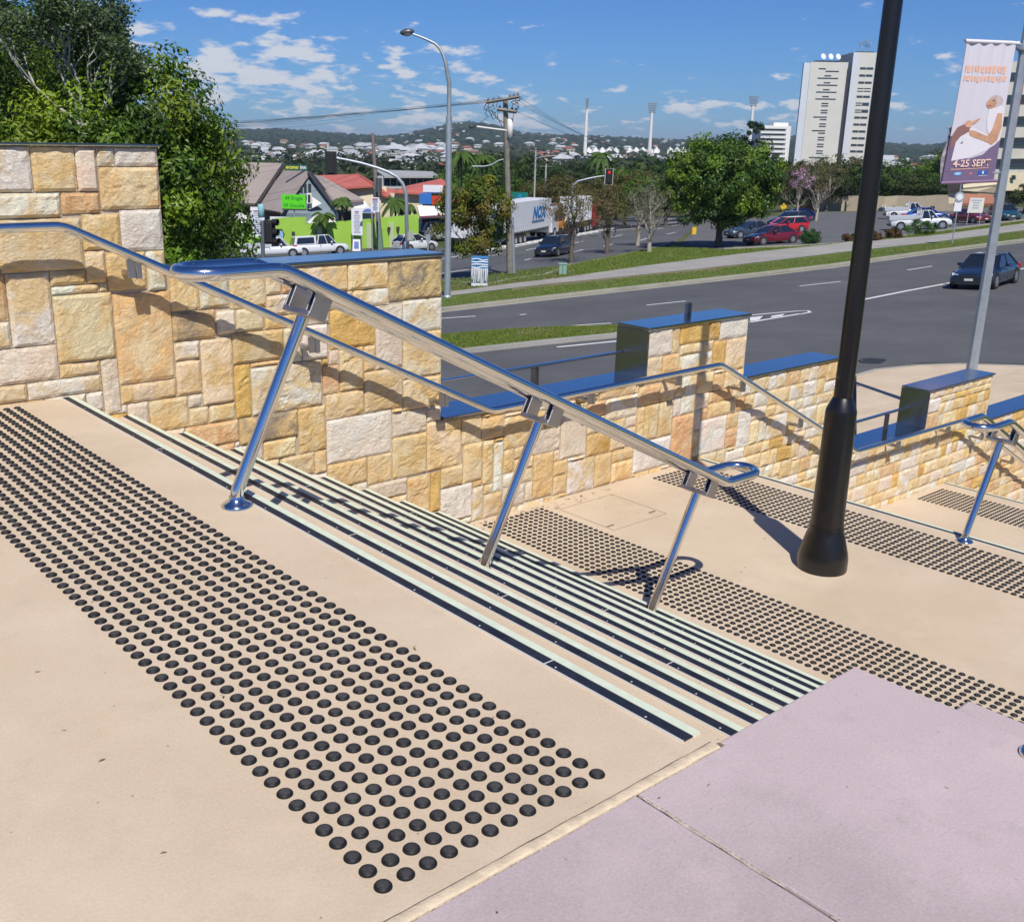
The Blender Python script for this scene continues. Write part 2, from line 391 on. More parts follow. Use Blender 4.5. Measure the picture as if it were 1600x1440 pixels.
# ------------------------------------------------------------------ tactile studs
stud_mb = MB().lathe([(0.0175, 0.0), (0.0172, 0.0026), (0.0150, 0.0056), (0.0108, 0.0078), (0.0055, 0.0090), (0.0005, 0.0093)], n=18)
stud_o = stud_mb.build('stud', m_stud); stud_me = stud_o.data; bpy.data.objects.remove(stud_o)
def tact(x0, n_x, y_top, n_y, z, label, ncount=300):
    t = empty('tactile_paving', (x0, y_top, z), label=label, cat='tactile paving')
    pts = [(x0+.05*i, y_top-.05*j) for i in range(n_x) for j in range(n_y)]
    def dist(p): return (Vector((p[0], p[1], z))-EYE).length
    def infr(p):
        q = Vector((p[0], p[1], z))-EYE; w = q.dot(FW); u = CX+F_PX*q.dot(RT)/w; v = CY-F_PX*q.dot(UP)/w
        return -20 < u < 1620 and -20 < v < 1460
    def vis(p):
        q = Vector((p[0], p[1], z))-EYE; w = q.dot(FW); u = CX+F_PX*q.dot(RT)/w; v = CY-F_PX*q.dot(UP)/w
        return w > 0 and -900 < u < 2500 and -20 < v < 2300
    pts = [p for p in pts if vis(p)]; pts.sort(key=lambda p: dist(p)+(50 if not infr(p) else 0))
    for p in pts[:ncount]:
        o = bpy.data.objects.new('stud', stud_me); COL.objects.link(o); o.parent = t
        o.location = (p[0]-x0+rnd.uniform(-.0008, .0008), p[1]-y_top+rnd.uniform(-.0008, .0008), rnd.uniform(-.0004, .0003)); o.rotation_euler = (0, 0, rnd.uniform(0, 6))
    if pts[ncount:]:
        b = MB()
        for p in pts[ncount:]:
            b.lathe([(0.0175, 0.0), (0.0168, 0.0030), (0.0120, 0.0070), (0.003, 0.0090)], (p[0]-x0, p[1]-y_top, 0), 10)
        o = b.build('distant_studs', m_stud, t, fix=False); o['kind'] = 'stuff'
    return t
tact(0.0, 12, 3.90, 79, 0.0, 'widest field of black tactile studs on the upper landing above the first flight')
tact(3.58, 12, 3.88, 90, Z1, 'black tactile studs at the foot of the first flight beside the last handrail post')
tact(5.38, 12, 3.86, 90, Z1, 'black tactile studs crossed by the lamp post shadow before the second flight', 300)
tact(10.02, 12, 3.86, 60, Z2, 'small far field of tactile studs on the lower landing near the stone wall', 60)

# ------------------------------------------------------------------ stone wall
m_mortar = mat('mortar', (0.46, 0.38, 0.29), 0.95, var=.15, vscale=20, bump=.5, bscale=80)
m_stone = bpy.data.materials.new('sandstone'); m_stone.use_nodes = True
def _stone():
    t = m_stone.node_tree; p = t.nodes['Principled BSDF']; L = t.links.new
    a = N(t, 'ShaderNodeAttribute'); a.attribute_name = 'tone'; a2 = N(t, 'ShaderNodeAttribute'); a2.attribute_name = 'vein'
    g = N(t, 'ShaderNodeNewGeometry'); oi = N(t, 'ShaderNodeAttribute'); oi.attribute_name = 'grain'
    rot = N(t, 'ShaderNodeVectorRotate'); rot.rotation_type = 'EULER_XYZ'; L(g.outputs['Position'], rot.inputs['Vector']); L(oi.outputs['Color'], rot.inputs['Rotation'])
    def no(scale, det, rough=.6, vec=None, dist=0, stretch=None):
        n = N(t, 'ShaderNodeTexNoise'); n.inputs['Scale'].default_value = scale; n.inputs['Detail'].default_value = det; n.inputs['Roughness'].default_value = rough; n.inputs['Distortion'].default_value = dist
        v = vec or rot.outputs[0]
        if stretch:
            m_ = N(t, 'ShaderNodeMapping'); m_.inputs['Scale'].default_value = stretch; L(v, m_.inputs[0]); v = m_.outputs[0]
        L(v, n.inputs['Vector']); return n.outputs[0]
    def mr(v, a0, a1, b0=0, b1=1):
        r = N(t, 'ShaderNodeMapRange'); L(v, r.inputs[0])
        for i, q in zip((1, 2, 3, 4), (a0, a1, b0, b1)): r.inputs[i].default_value = q
        return r.outputs[0]
    def mix(f, A, B, blend='MIX'):
        x = N(t, 'ShaderNodeMix', data_type='RGBA', blend_type=blend)
        (L(f, x.inputs['Factor']) if not isinstance(f, float) else setattr(x.inputs['Factor'], 'default_value', f))
        for k, q in (('A', A), ('B', B)):
            if isinstance(q, tuple): x.inputs[k].default_value = (*q, 1)
            else: L(q, x.inputs[k])
        return x.outputs['Result']
    c = mix(mr(no(5, 4, .6, None, 1.0), .44, .60), a.outputs['Color'], a2.outputs['Color'])
    band = no(6, 5, .65, None, .6, (1, 1, 5))
    c = mix(mr(band, .5, .72, 0, .55), c, a2.outputs['Color'])
    c = mix(mr(no(26, 5, .7, None, 1.5, (1, 1, 2.5)), .60, .74, 0, .42), c, (.30, .17, .07))       # rust veins
    c = mix(mr(no(70, 3), .3, .75, 0, .28), c, mix(.5, c, (1, .95, .85)))
    L(c, p.inputs['Base Color']); p.inputs['Roughness'].default_value = .85; p.inputs['Specular IOR Level'].default_value = .2
    b1 = N(t, 'ShaderNodeBump'); b1.inputs['Strength'].default_value = 1.0; b1.inputs['Distance'].default_value = .016
    L(no(34, 8, .72, None, .8, (1, 1, 1.8)), b1.inputs['Height'])
    b2 = N(t, 'ShaderNodeBump'); b2.inputs['Strength'].default_value = .5; b2.inputs['Distance'].default_value = .003
    L(no(190, 4, .7), b2.inputs['Height']); L(b1.outputs[0], b2.inputs['Normal']); L(b2.outputs[0], p.inputs['Normal'])
_stone()
TONES = {'W': ((.74, .71, .60), (.68, .50, .25)), 'P': ((.70, .55, .40), (.74, .64, .50)), 'O': ((.68, .44, .17), (.74, .58, .33)), 'Y': ((.68, .44, .12), (.58, .33, .07)),
         'L': ((.74, .60, .38), (.68, .46, .19)), 'M': ((.74, .64, .53), (.74, .69, .60)), 'R': ((.64, .36, .15), (.70, .50, .27)), 'G': ((.50, .26, .03), (.64, .43, .18)), 'D': ((.64, .44, .18), (.27, .21, .14))}
# tiers of the wall: x0, x1, top z
TIERS = [(-3.2, 1.40, 1.232), (1.40, 3.26, 0.585), (3.26, 5.30, -0.50), (5.30, 6.63, -0.095), (6.63, 8.18, -0.655), (8.18, 10.10, -1.685), (10.10, 11.68, -1.255), (11.68, 14.2, -1.83)]
def top_at(x):
    for a, b, z in TIERS:
        if a <= x < b: return z
    return -99
def floor_at(x):
    if x < .85: return 0.0
    if x < 3.25: return -RISE*(1+int((x-.85)/TREAD))
    if x < 6.15: return Z1
    if x < 8.25: return Z1-RISE*(1+int((x-6.15)/TREAD))
    if x < 10.85: return Z2
    return max(Z3, Z2-RISE*(1+int((x-10.85)/TREAD)))
wall = empty('stone_wall', (0, YW, 0), label='stepped sandstone block wall with steel coping running down beside the stairs', cat='stone wall')
YB = 4.27
for a, b, z in TIERS:
    bx('wall_core', a+.002, b-.002, -.009, YB-YW-.004, -5.2, z-.004, m_mortar, wall)
    yf = -0.047
    if z == 1.232: bx('coping', a, b+.006, yf, YB-YW+.02, z, z+.012, m_cap, wall, bevel=.003)
    elif z == .585: bx('coping', a+.008, b-.0, yf+.01, YB-YW+.02, z, z+.022, m_cap, wall, bevel=.006, seg=2)
    else: bx('coping', a+(0 if z in (-.095, -1.255) else .004), b-(0 if z in (-.095, -1.255) else .004), yf, YB-YW+.02, z, z+.02, m_cap, wall, bevel=.003)
    if z in (-.095, -1.255): bx('end_panel', a-.012, a, yf-.004, YB-YW+.015, z-(.39 if z == -.095 else .41), z-.001, mat('dark_steel_panel', (.42, .40, .39), .24, 1.0, rvar=.06, vscale=3), wall, bevel=.002)
CS = 0.015; GX0, GZ0 = -1.2, -4.1
NX = int((14.1-GX0)/CS); NZ = int((1.25-GZ0)/CS)
occ = [bytearray(b'\x02'*NZ) for _ in range(NX)]
for i in range(NX):
    x = GX0+(i+.5)*CS; t_ = top_at(x); fl = floor_at(x)-.10
    for k in range(NZ):
        z = GZ0+(k+.5)*CS
        if fl < z < t_-.004: occ[i][k] = 0
rects = []
def free(i0, i1, k0, k1):
    if i0 < 0 or k0 < 0 or i1 > NX or k1 > NZ: return False
    for i in range(i0, i1):
        if any(occ[i][k0:k1]): return False
    return True
def put(i0, i1, k0, k1, tone):
    for i in range(i0, i1): occ[i][k0:k1] = b'\x01'*(k1-k0)
    rects.append([i0, i1, k0, k1, tone])
def shrink_put(i0, i1, k0, k1, tone):
    i0 = max(0, i0); k0 = max(0, k0); i1 = min(NX, i1); k1 = min(NZ, k1)
    for _ in range(60):
        if i1-i0 < 3 or k1-k0 < 3: return
        if free(i0, i1, k0, k1): put(i0, i1, k0, k1, tone); return
        best = None
        def cnt(a, b, c, d): return sum(1 for i in range(a, b) for v in occ[i][c:d] if v)
        sides = {'l': cnt(i0, i0+1, k0, k1)/(k1-k0), 'r': cnt(i1-1, i1, k0, k1)/(k1-k0), 'b': cnt(i0, i1, k0, k0+1)/(i1-i0), 't': cnt(i0, i1, k1-1, k1)/(i1-i0)}
        sd = max(sides, key=sides.get)
        if sides[sd] == 0: sd = 't'
        if sd == 'l': i0 += 1
        elif sd == 'r': i1 -= 1
        elif sd == 'b': k0 += 1
        else: k1 -= 1
Z1S = [(-60,92,165,303,'W'),(168,92,380,293,'O'),(380,94,477,297,'P'),(480,92,568,188,'W'),(572,92,783,186,'M'),(492,196,795,393,'O'),(-100,312,300,412,'W'),(304,306,500,402,'R'),
 (-80,425,408,500,'L'),(10,515,418,720,'L'),(414,412,603,590,'O'),(605,395,820,588,'M'),(432,605,522,690,'L'),(528,608,716,772,'L'),(718,598,826,768,'W'),(45,738,245,1028,'W'),(255,722,545,812,'R'),
 (272,800,562,1095,'L'),(560,785,852,1242,'O'),(-60,720,48,942,'R'),(-60,950,70,1040,'W'),(-100,1050,298,1232,'P'),(303,1100,580,1192,'Y'),(-100,1245,208,1335,'L'),(212,1200,498,1325,'W'),(502,1178,605,1345,'P'),
 (610,1232,860,1332,'L'),(822,765,988,865,'L'),(832,880,1068,1035,'D'),(850,1045,985,1125,'W'),(864,1130,1000,1292,'L'),(988,1028,1148,1355,'L'),(1160,1182,1238,1408,'Y'),(788,1315,932,1440,'L'),(525,1345,783,1425,'L'),(937,1296,1005,1368,'P')]
Z2S = [(330,112,580,232,'L'),(585,100,780,215,'O'),(788,82,1035,278,'D'),(588,222,653,275,'Y'),(657,218,780,288,'W'),(852,268,1035,412,'W'),(722,290,850,578,'P'),(500,325,720,520,'Y'),(187,258,300,360,'W'),(0,175,185,330,'L'),
 (190,175,258,252,'L'),(262,172,330,245,'R'),(857,420,1035,628,'L'),(862,645,1040,800,'L'),(667,600,860,805,'L'),(540,548,662,688,'O'),(467,590,538,700,'R'),(482,708,665,848,'L'),(112,600,465,832,'W'),(42,615,118,850,'Y'),
 (22,440,270,605,'O'),(346,795,480,1028,'O'),(68,835,343,998,'D'),(170,985,280,1075,'L'),(487,815,800,1065,'M'),(802,800,970,935,'P'),(805,920,975,1130,'O'),(976,860,1140,1092,'L'),(490,1055,680,1208,'L'),(683,1022,800,1168,'O'),
 (683,1150,865,1268,'P'),(867,1105,1030,1190,'W'),(870,1180,980,1298,'O'),(983,1170,1030,1322,'Y'),(1040,1192,1190,1360,'M'),(1037,1080,1143,1212,'O'),(1145,980,1240,1180,'O'),(1140,890,1240,975,'L'),(1192,1235,1236,1350,'W'),(285,1025,415,1125,'L'),(417,1015,482,1140,'O')]
# third view: region x 660..1180, y 440..840 at 3.077
Z3S = [(170,625,400,680,'L'),(400,600,505,650,'L'),(200,690,400,785,'O'),(402,680,520,800,'O'),(205,790,352,970,'O'),(355,818,395,995,'W'),(398,800,450,930,'L'),(540,700,670,840,'P'),(675,660,800,850,'P'),(805,720,915,820,'G'),(540,840,640,1000,'O'),
 (640,850,705,930,'L'),(708,840,830,1000,'W'),(835,820,915,970,'O'),(917,850,1018,940,'O'),(625,925,705,1030,'L'),(495,1000,620,1055,'O'),(250,985,350,1025,'O'),(300,1010,390,1120,'L'),(250,1030,298,1150,'L'),(890,560,1030,680,'W'),(815,520,890,570,'W'),(895,500,1010,570,'L'),(1015,475,1080,530,'L'),
 (1215,640,1310,850,'R'),(1040,605,1070,750,'O'),(1075,625,1140,740,'O'),(1145,570,1215,720,'L'),(1220,555,1252,655,'M'),(1255,490,1325,640,'W'),(1340,660,1470,800,'M'),(1525,620,1585,765,'M'),(1385,560,1520,660,'O'),(1025,740,1205,880,'M'),(1090,215,1210,355,'M'),(1215,200,1250,330,'L'),(1250,185,1385,275,'Y'),(1390,180,1445,245,'G'),(1447,155,1565,285,'M'),(1090,365,1160,450,'L'),(1165,345,1235,400,'O'),(1470,285,1555,400,'L'),(1250,290,1360,360,'L')]
def trans(lst, ox, oy, s):
    for x0, y0, x1, y1, tn in lst:
        u, v = ox+(x0+x1)/2/s, oy+(y0+y1)/2/s
        c = at_y(u, v, 3.96); cr = at_y(u+4, v, 3.96); cd = at_y(u, v+4, 3.96)
        dxdu = (cr.x-c.x)/4; dzdv = (cd.z-c.z)/4
        slope = abs((cr.z-c.z)/4/dzdv)
        w = (x1-x0)/s*dxdu; h = max(10, (y1-y0)/s - slope*(x1-x0)/s)*abs(dzdv)
        shrink_put(round((c.x-w/2-GX0)/CS), round((c.x+w/2-GX0)/CS), round((c.z-h/2-GZ0)/CS), round((c.z+h/2-GZ0)/CS), tn)
trans(Z1S, 0, 200, 3.13); trans(Z2S, 360, 380, 3.13); trans(Z3S, 660, 440, 3.077)
pal = 'LLLOOOWWPPMRYL'
order = [(i, k) for i in range(0, NX) for k in range(NZ)]
# fill what is left with random ashlar, bottom-left first
for i in range(NX):
    for k in range(NZ):
        if occ[i][k] == 0:
            w = rnd.choice((8, 10, 12, 15, 18, 22, 9)); h = rnd.choice((7, 9, 11, 14, 18))
            if w > 17 and h > 14: h = 11
            i1 = i
            while i1 < NX and i1-i < w and occ[i1][k] == 0: i1 += 1
            k1 = k
            while k1 < NZ and k1-k < h and all(occ[q][k1] == 0 for q in range(i, i1)): k1 += 1
            put(i, i1, k, k1, rnd.choice(pal))
# absorb slivers: let neighbours grow over thin pieces
def absorb():
    global rects
    small = [r for r in rects if (r[1]-r[0] < 5 or r[3]-r[2] < 5)]
    keep = [r for r in rects if not (r[1]-r[0] < 5 or r[3]-r[2] < 5)]
    for r in small:
        for i in range(r[0], r[1]): occ[i][r[2]:r[3]] = b'\x00'*(r[3]-r[2])
    for r in keep:
        for _ in range(5):
            if r[1] < NX and free(r[1], r[1]+1, r[2], r[3]):
                occ[r[1]][r[2]:r[3]] = b'\x01'*(r[3]-r[2]); r[1] += 1
            if r[0] > 0 and free(r[0]-1, r[0], r[2], r[3]):
                occ[r[0]-1][r[2]:r[3]] = b'\x01'*(r[3]-r[2]); r[0] -= 1
            if free(r[0], r[1], r[3], r[3]+1):
                for i in range(r[0], r[1]): occ[i][r[3]] = 1
                r[3] += 1
            if free(r[0], r[1], r[2]-1, r[2]):
                for i in range(r[0], r[1]): occ[i][r[2]-1] = 1
                r[2] -= 1
    rects = keep
absorb()
for i in range(NX):
    for k in range(NZ):
        if occ[i][k] == 0:
            i1 = i
            while i1 < NX and i1-i < 16 and occ[i1][k] == 0: i1 += 1
            k1 = k
            while k1 < NZ and k1-k < 14 and all(occ[q][k1] == 0 for q in range(i, i1)): k1 += 1
            put(i, i1, k, k1, rnd.choice(pal))
rects = [r for r in rects if r[1]-r[0] >= 2 and r[3]-r[2] >= 2]
def stone_geo(r, fine):
    x0, x1 = GX0+r[0]*CS+.0032, GX0+r[1]*CS-.0032; z0, z1 = GZ0+r[2]*CS+.0032, GZ0+r[3]*CS-.0032
    w, h = x1-x0, z1-z0
    st = fine
    nx = max(4, min(22, int(w/st))); nz = max(4, min(22, int(h/st)))
    sd = rnd.uniform(0, 100); pro = rnd.uniform(.009, .018); tilt = rnd.uniform(-.02, .02); tiltz = rnd.uniform(-.025, .025); rough = rnd.uniform(.45, .95)
    vs = []; fs = []
    for a in range(nx+1):
        for b in range(nz+1):
            X = x0+w*a/nx; Z = z0+h*b/nz
            e = min(a/nx*w, (1-a/nx)*w, b/nz*h, (1-b/nz)*h)
            edge = min(1, e/.011)
            f = noise.fractal(Vector((X*6+sd, sd, Z*6)), 1, 2.1, 4)
            rd = abs(noise.noise(Vector((X*11+sd, 4, Z*17+f*1.5))))
            d = .007 + edge*(pro + rough*(.013*f - .018*rd) + tilt*(X-(x0+x1)/2) + tiltz*(Z-(z0+z1)/2) + .003*min(1, e/.05))
            d = max(.004, d)
            wob = (1-edge)*.003*noise.noise(Vector((X*25, sd, Z*25)))
            vs.append((X+wob, -d-YWOFF, Z+wob))
    nb = len(vs)
    for a in range(nx):
        for b in range(nz):
            q = a*(nz+1)+b; fs.append((q, q+nz+1, q+nz+2, q+1))
    # rim going back into the mortar
    rim = [a*(nz+1) for a in range(nx+1)] + [nx*(nz+1)+b for b in range(1, nz+1)] + [a*(nz+1)+nz for a in range(nx-1, -1, -1)] + [b for b in range(nz-1, 0, -1)]
    base = len(vs)
    for q in rim: vs.append((vs[q][0], .012, vs[q][2]))
    m_ = len(rim)
    for j in range(m_): fs.append((rim[(j+1) % m_], rim[j], base+j, base+(j+1) % m_))
    return vs, fs
YWOFF = 0.010
def stone_attrs(me, groups):
    for nm, idx in (('tone', 0), ('vein', 1), ('grain', 2)):
        at = me.attributes.new(nm, 'FLOAT_COLOR', 'POINT'); buf = []
        for n_, vals in groups: buf += list(vals[idx])*n_
        at.data.foreach_set('color', buf)
def tonevals(tn):
    a, b = TONES[tn]; j = rnd.uniform(.97, 1.15)
    a = tuple(max(0, min(1, c*j*rnd.uniform(.96, 1.04))) for c in a); b = tuple(max(0, min(1, c*j)) for c in b)
    return ((*a, 1), (*b, 1), (rnd.uniform(-.5, .5), rnd.uniform(-.6, .6), rnd.uniform(-.3, .3), 1))
def scr_size(r):
    c = Vector((GX0+(r[0]+r[1])/2*CS, 3.97, GZ0+(r[2]+r[3])/2*CS)); d = (c-EYE)
    q = d; w_ = q.dot(FW); u = CX+F_PX*q.dot(RT)/w_
    if u < -60 or u > 1660: return 0
    return (r[1]-r[0])*(r[3]-r[2])/d.length_squared
rects.sort(key=scr_size, reverse=True)
for r in rects[:300]:
    cx_ = GX0+(r[0]+r[1])/2*CS
    vs, fs = stone_geo(r, .016 if cx_ < 3.4 else .022)
    b = MB(); b.add(vs, fs, False); o = b.build('stone', m_stone, wall, fix=False)
    stone_attrs(o.data, [(len(o.data.vertices), tonevals(r[4]))])
rest = MB(); grp = []
for r in rects[300:]:
    if scr_size(r) == 0: continue
    vs, fs = stone_geo(r, .035); rest.add(vs, fs); grp.append((len(vs), tonevals(r[4])))
if rest.v:
    o = rest.build('small_stones', m_stone, wall, fix=False); o['kind'] = 'stuff'; stone_attrs(o.data, grp)
print('stones', len(rects))
# ------------------------------------------------------------------ handrails
def fillet(pts, rad, n=5):
    P = [Vector(p) for p in pts]; out_ = [P[0]]
    for a, b, c in zip(P, P[1:], P[2:]):
        d1 = (a-b).normalized(); d2 = (c-b).normalized(); rr = min(rad, (a-b).length*.45, (c-b).length*.45)
        s, e = b+d1*rr, b+d2*rr
        for i in range(n+1):
            t = i/n; out_.append((s*(1-t)**2)+(b*2*t*(1-t))+(e*t*t))
    out_.append(P[-1]); return out_
def centre_rail(nris, label, loc, y_half=.095):
    t = empty('handrail', loc, label=label, cat='handrail', group='twin tube handrails down the middle of the stairs')
    dx = TREAD*(nris-1)+.26; dz = -RISE*nris; zt = .85
    x0 = .17                      # upper knee, measured from the flange 
    xa, xb = x0, x0+dx; za, zb = zt, zt+dz
    path = []
    for y, rev in ((-y_half, False), (y_half, True)):
        seg = fillet([(xa-.22, y, za), (xa, y, za), (xb, y, zb), (xb+.22, y, zb)], .035, 3)
        if rev: seg = seg[::-1]
        path += seg
        if not rev:
            path += [Vector((xb+.22+math.sin(a)*y_half*1.15, -math.cos(a)*y_half, zb)) for a in [math.pi*i/14 for i in range(1, 14)]]
    path += [Vector((xa-.22-math.sin(a)*y_half*1.15, math.cos(a)*y_half, za)) for a in [math.pi*i/14 for i in range(1, 14)]]
    MB().tube(path, .025, 20, closed=True).build('rail_tube', m_steel, t)
    sl_ = (zb-za)/(xb-xa); ang = math.atan(-sl_)
    for k, px_ in enumerate(((0.0, 1.20, 2.40) if nris == 9 else (0.0, 1.20, 2.10))):
        step = max(0, int((px_+.733-.85)/TREAD)+1) if px_ > 0 else 0
        z0 = -RISE*step
        ln = .65 if k < 2 else .64
        ux, uz = math.sin(ang), math.cos(ang)
        # foot of the post, bent to lean square to the pitch
        top = Vector((px_+ux*ln*1.08, 0, z0+uz*ln*1.02))
        zr = za+(top.x-xa)*sl_
        top = Vector((px_+.30, 0, za+(px_+.30-xa)*sl_-.125))
        pp = MB().tube(fillet([(px_, 0, z0), (px_, 0, z0+.05), top], .04, 4), .024, 18)
        post = pp.build('post', m_steel, t)
        MB().lathe([(.058, .001), (.058, .006), (.050, .014), (.030, .024), (.026, .04)] if k == 0 else [(.034, .001), (.034, .004), (.028, .010), (.0255, .02)], (px_, 0, z0), 28).build('flange', m_steel, post)
        # saddle: cross plate with an upstand plate to each tube
        br = MB(); dirv = Vector((math.cos(ang), 0, -math.sin(ang))); nv = Vector((ux, 0, uz)); yv = Vector((0, 1, 0))
        def plate(c, l, w_, h_):
            c = Vector(c); ps = []
            for (a, b_, d_) in ((-1, -1, -1), (1, -1, -1), (1, 1, -1), (-1, 1, -1), (-1, -1, 1), (1, -1, 1), (1, 1, 1), (-1, 1, 1)): ps.append(c+dirv*(a*l/2)+yv*(b_*w_/2)+nv*(d_*h_/2))
            br.hexa(ps)
        plate(top+nv*.014, .078, .180, .020)
        for sgn in (-1, 1):
            plate(top+yv*(sgn*.060)+nv*.058, .074, .008, .09); plate(top+yv*(sgn*.074)+nv*.058+dirv*.033, .008, .022, .09)
            plate(top+yv*(sgn*.088)+nv*.058, .074, .008, .09)
        br.build('bracket', m_steelb, post, bevel=.002)
    return t
centre_rail(9, 'polished twin-tube handrail in the middle of the first flight in the foreground', (.735, 1.975, 0))
centre_rail(8, 'twin-tube handrail at the right edge starting at the top of the second flight', (6.02, 1.62, Z1))
q_ = at_z(1628, 1182, 0.0)
fl = MB().lathe([(.046, .001), (.046, .006), (.040, .012), (.0, .014)], n=28).build('floor_flange', m_steel, None, loc=(q_.x, q_.y, 0)); tag(fl, 'round stainless floor flange at the right edge of the lilac slab', 'flange')
wr = empty('wall_handrail', (0, 3.82, 0), label='single tube handrail bracketed to the sandstone wall', cat='handrail')
wp = fillet([(-3, 0, .868), (.83, 0, .868), (3.56, 0, -.447), (6.07, 0, -.433), (8.43, 0, -1.605), (10.83, 0, -1.640), (13.2, 0, -2.79)], .05, 4)
MB().tube(wp, .0245, 18).build('rail_tube', m_steel, wr)
def zrail(x):
    for a, b in zip(wp, wp[1:]):
        if a.x <= x <= b.x: return a.z+(b.z-a.z)*(x-a.x)/(b.x-a.x)
    return 0
for x in (-.4, 1.17, 2.20, 3.16, 4.55, 5.55, 6.42, 7.38, 8.15, 9.3, 10.4, 11.3, 12.3):
    z = zrail(x); b = MB()
    b.hexa([(x-.040, .0, z-.105), (x+.0, .0, z-.105), (x+.0, .012, z-.105), (x-.040, .012, z-.105), (x-.046, .0, z-.012), (x-.006, .0, z-.012), (x-.006, .012, z-.012), (x-.046, .012, z-.012)])
    b.hexa([(x+.004, .0, z-.110), (x+.032, .0, z-.110), (x+.032, .05, z-.110), (x+.004, .05, z-.110), (x-.002, .0, z-.012), (x+.030, .0, z-.012), (x+.030, .03, z-.012), (x-.002, .03, z-.012)])
    b.box(x-.02, x+.012, .01, .17, z-.10, z-.075)
    b.build('bracket', m_steelb, wr, bevel=.002)
# steel guard bar on the back of the low parts of the wall
for (xa, xb, zt, n_) in ((3.30, 5.28, -.48, 'before the first pier'), (8.25, 10.08, -1.665, 'before the second pier')):
    gr = empty('guard_bar', (xa, 4.215, zt), label='flat steel guard bar on the coping '+n_, cat='guard bar')
    MB().box(0, xb-xa, -.014, .03, .17, .186).build('bar', m_cap, gr, bevel=.003)
    for q in ((1.02,) if xa < 5 else (1.45,)): MB().box(q-.028, q+.028, -.004, .004, 0, .17).box(q+.026, q+.034, -.02, .02, 0, .168).build('post', mat('dark_steel_plate', (.22, .21, .20), .35, .9), gr)
pz = empty('steel_post', (6.16, 4.25, -.075), label='short dark steel plate post standing behind the coping of the first pier', cat='post')
MB().box(-.030, .030, .03, .036, -.1, .088).box(.024, .032, .01, .05, -.1, .088).build('plate', mat('grey_steel_plate', (.30, .30, .31), .35, .9), pz)
# ------------------------------------------------------------------ black lamp post
m_black = mat('black_paint', (.006, .006, .007), .34, bump=.08, bscale=300, coat=.2)
lp = empty('lamp_post', (4.81, 1.975, Z1), label='black painted lamp post with flared foot on the middle landing', cat='lamp post')
MB().lathe([(.155, 0), (.157, .01), (.156, .085), (.150, .115), (.118, .235), (.108, .262), (.104, .30)], n=40).build('base', m_black, lp, bevel=.002)
MB().lathe([(.102, .29), (.0935, 1.04), (.0905, 1.055), (.060, 1.125), (.057, 1.13)], n=40).build('lower_shaft', m_black, lp)
MB().lathe([(.056, 1.11), (.044, 6.6)], n=32).build('upper_shaft', m_black, lp)
MB().lathe([(.06, 6.6), (.16, 6.68), (.17, 6.74)], n=24).build('collar', m_black, lp)
MB().lathe([(.15, 6.74), (.19, 7.08), (.17, 7.15)], n=24).build('lantern', mat('frosted_glass', (.8, .8, .78), .3), lp)
# dry leaves and grit on the paving
m_leaf = mat('dry_leaf', (.26, .17, .09), .8, var=.4, vscale=9)
lf = MB()
def leaf_at(x, y, z, s):
    a = rnd.uniform(0, 6.28); ca, sa = math.cos(a), math.sin(a)
    pts = [(-s, 0, .001), (-s*.2, s*.28, .004), (s, 0, .002+rnd.random()*.006), (-s*.1, -s*.3, .003)]
    lf.poly([(x+p[0]*ca-p[1]*sa, y+p[0]*sa+p[1]*ca, z+p[2]+.001) for p in pts])
for _ in range(42): leaf_at(rnd.uniform(-.9, .7), rnd.uniform(.0, 3.8), 0, rnd.uniform(.004, .011))
for _ in range(16): leaf_at(rnd.uniform(-.6, 1.3), rnd.uniform(-.9, -.1), 0, rnd.uniform(.003, .007))
for _ in range(110):
    t = rnd.random()**2; leaf_at(3.3+rnd.random()**1.5*1.6, 3.93-t*.16, Z1, rnd.uniform(.006, .02))
for _ in range(60): leaf_at(rnd.uniform(3.3, 6), rnd.uniform(1.3, 3.9), Z1, rnd.uniform(.004, .012))
for _ in range(60):
    k = rnd.randint(1, 8); leaf_at(.85+TREAD*k-rnd.uniform(.08, .28), 3.9-rnd.random()**2*2.5, -RISE*k, rnd.uniform(.004, .012))
o = lf.build('fallen_leaves', m_leaf, fix=False); tag(o, 'scattered dry leaves and twigs lying on the landings and steps', 'leaves', kind='stuff')
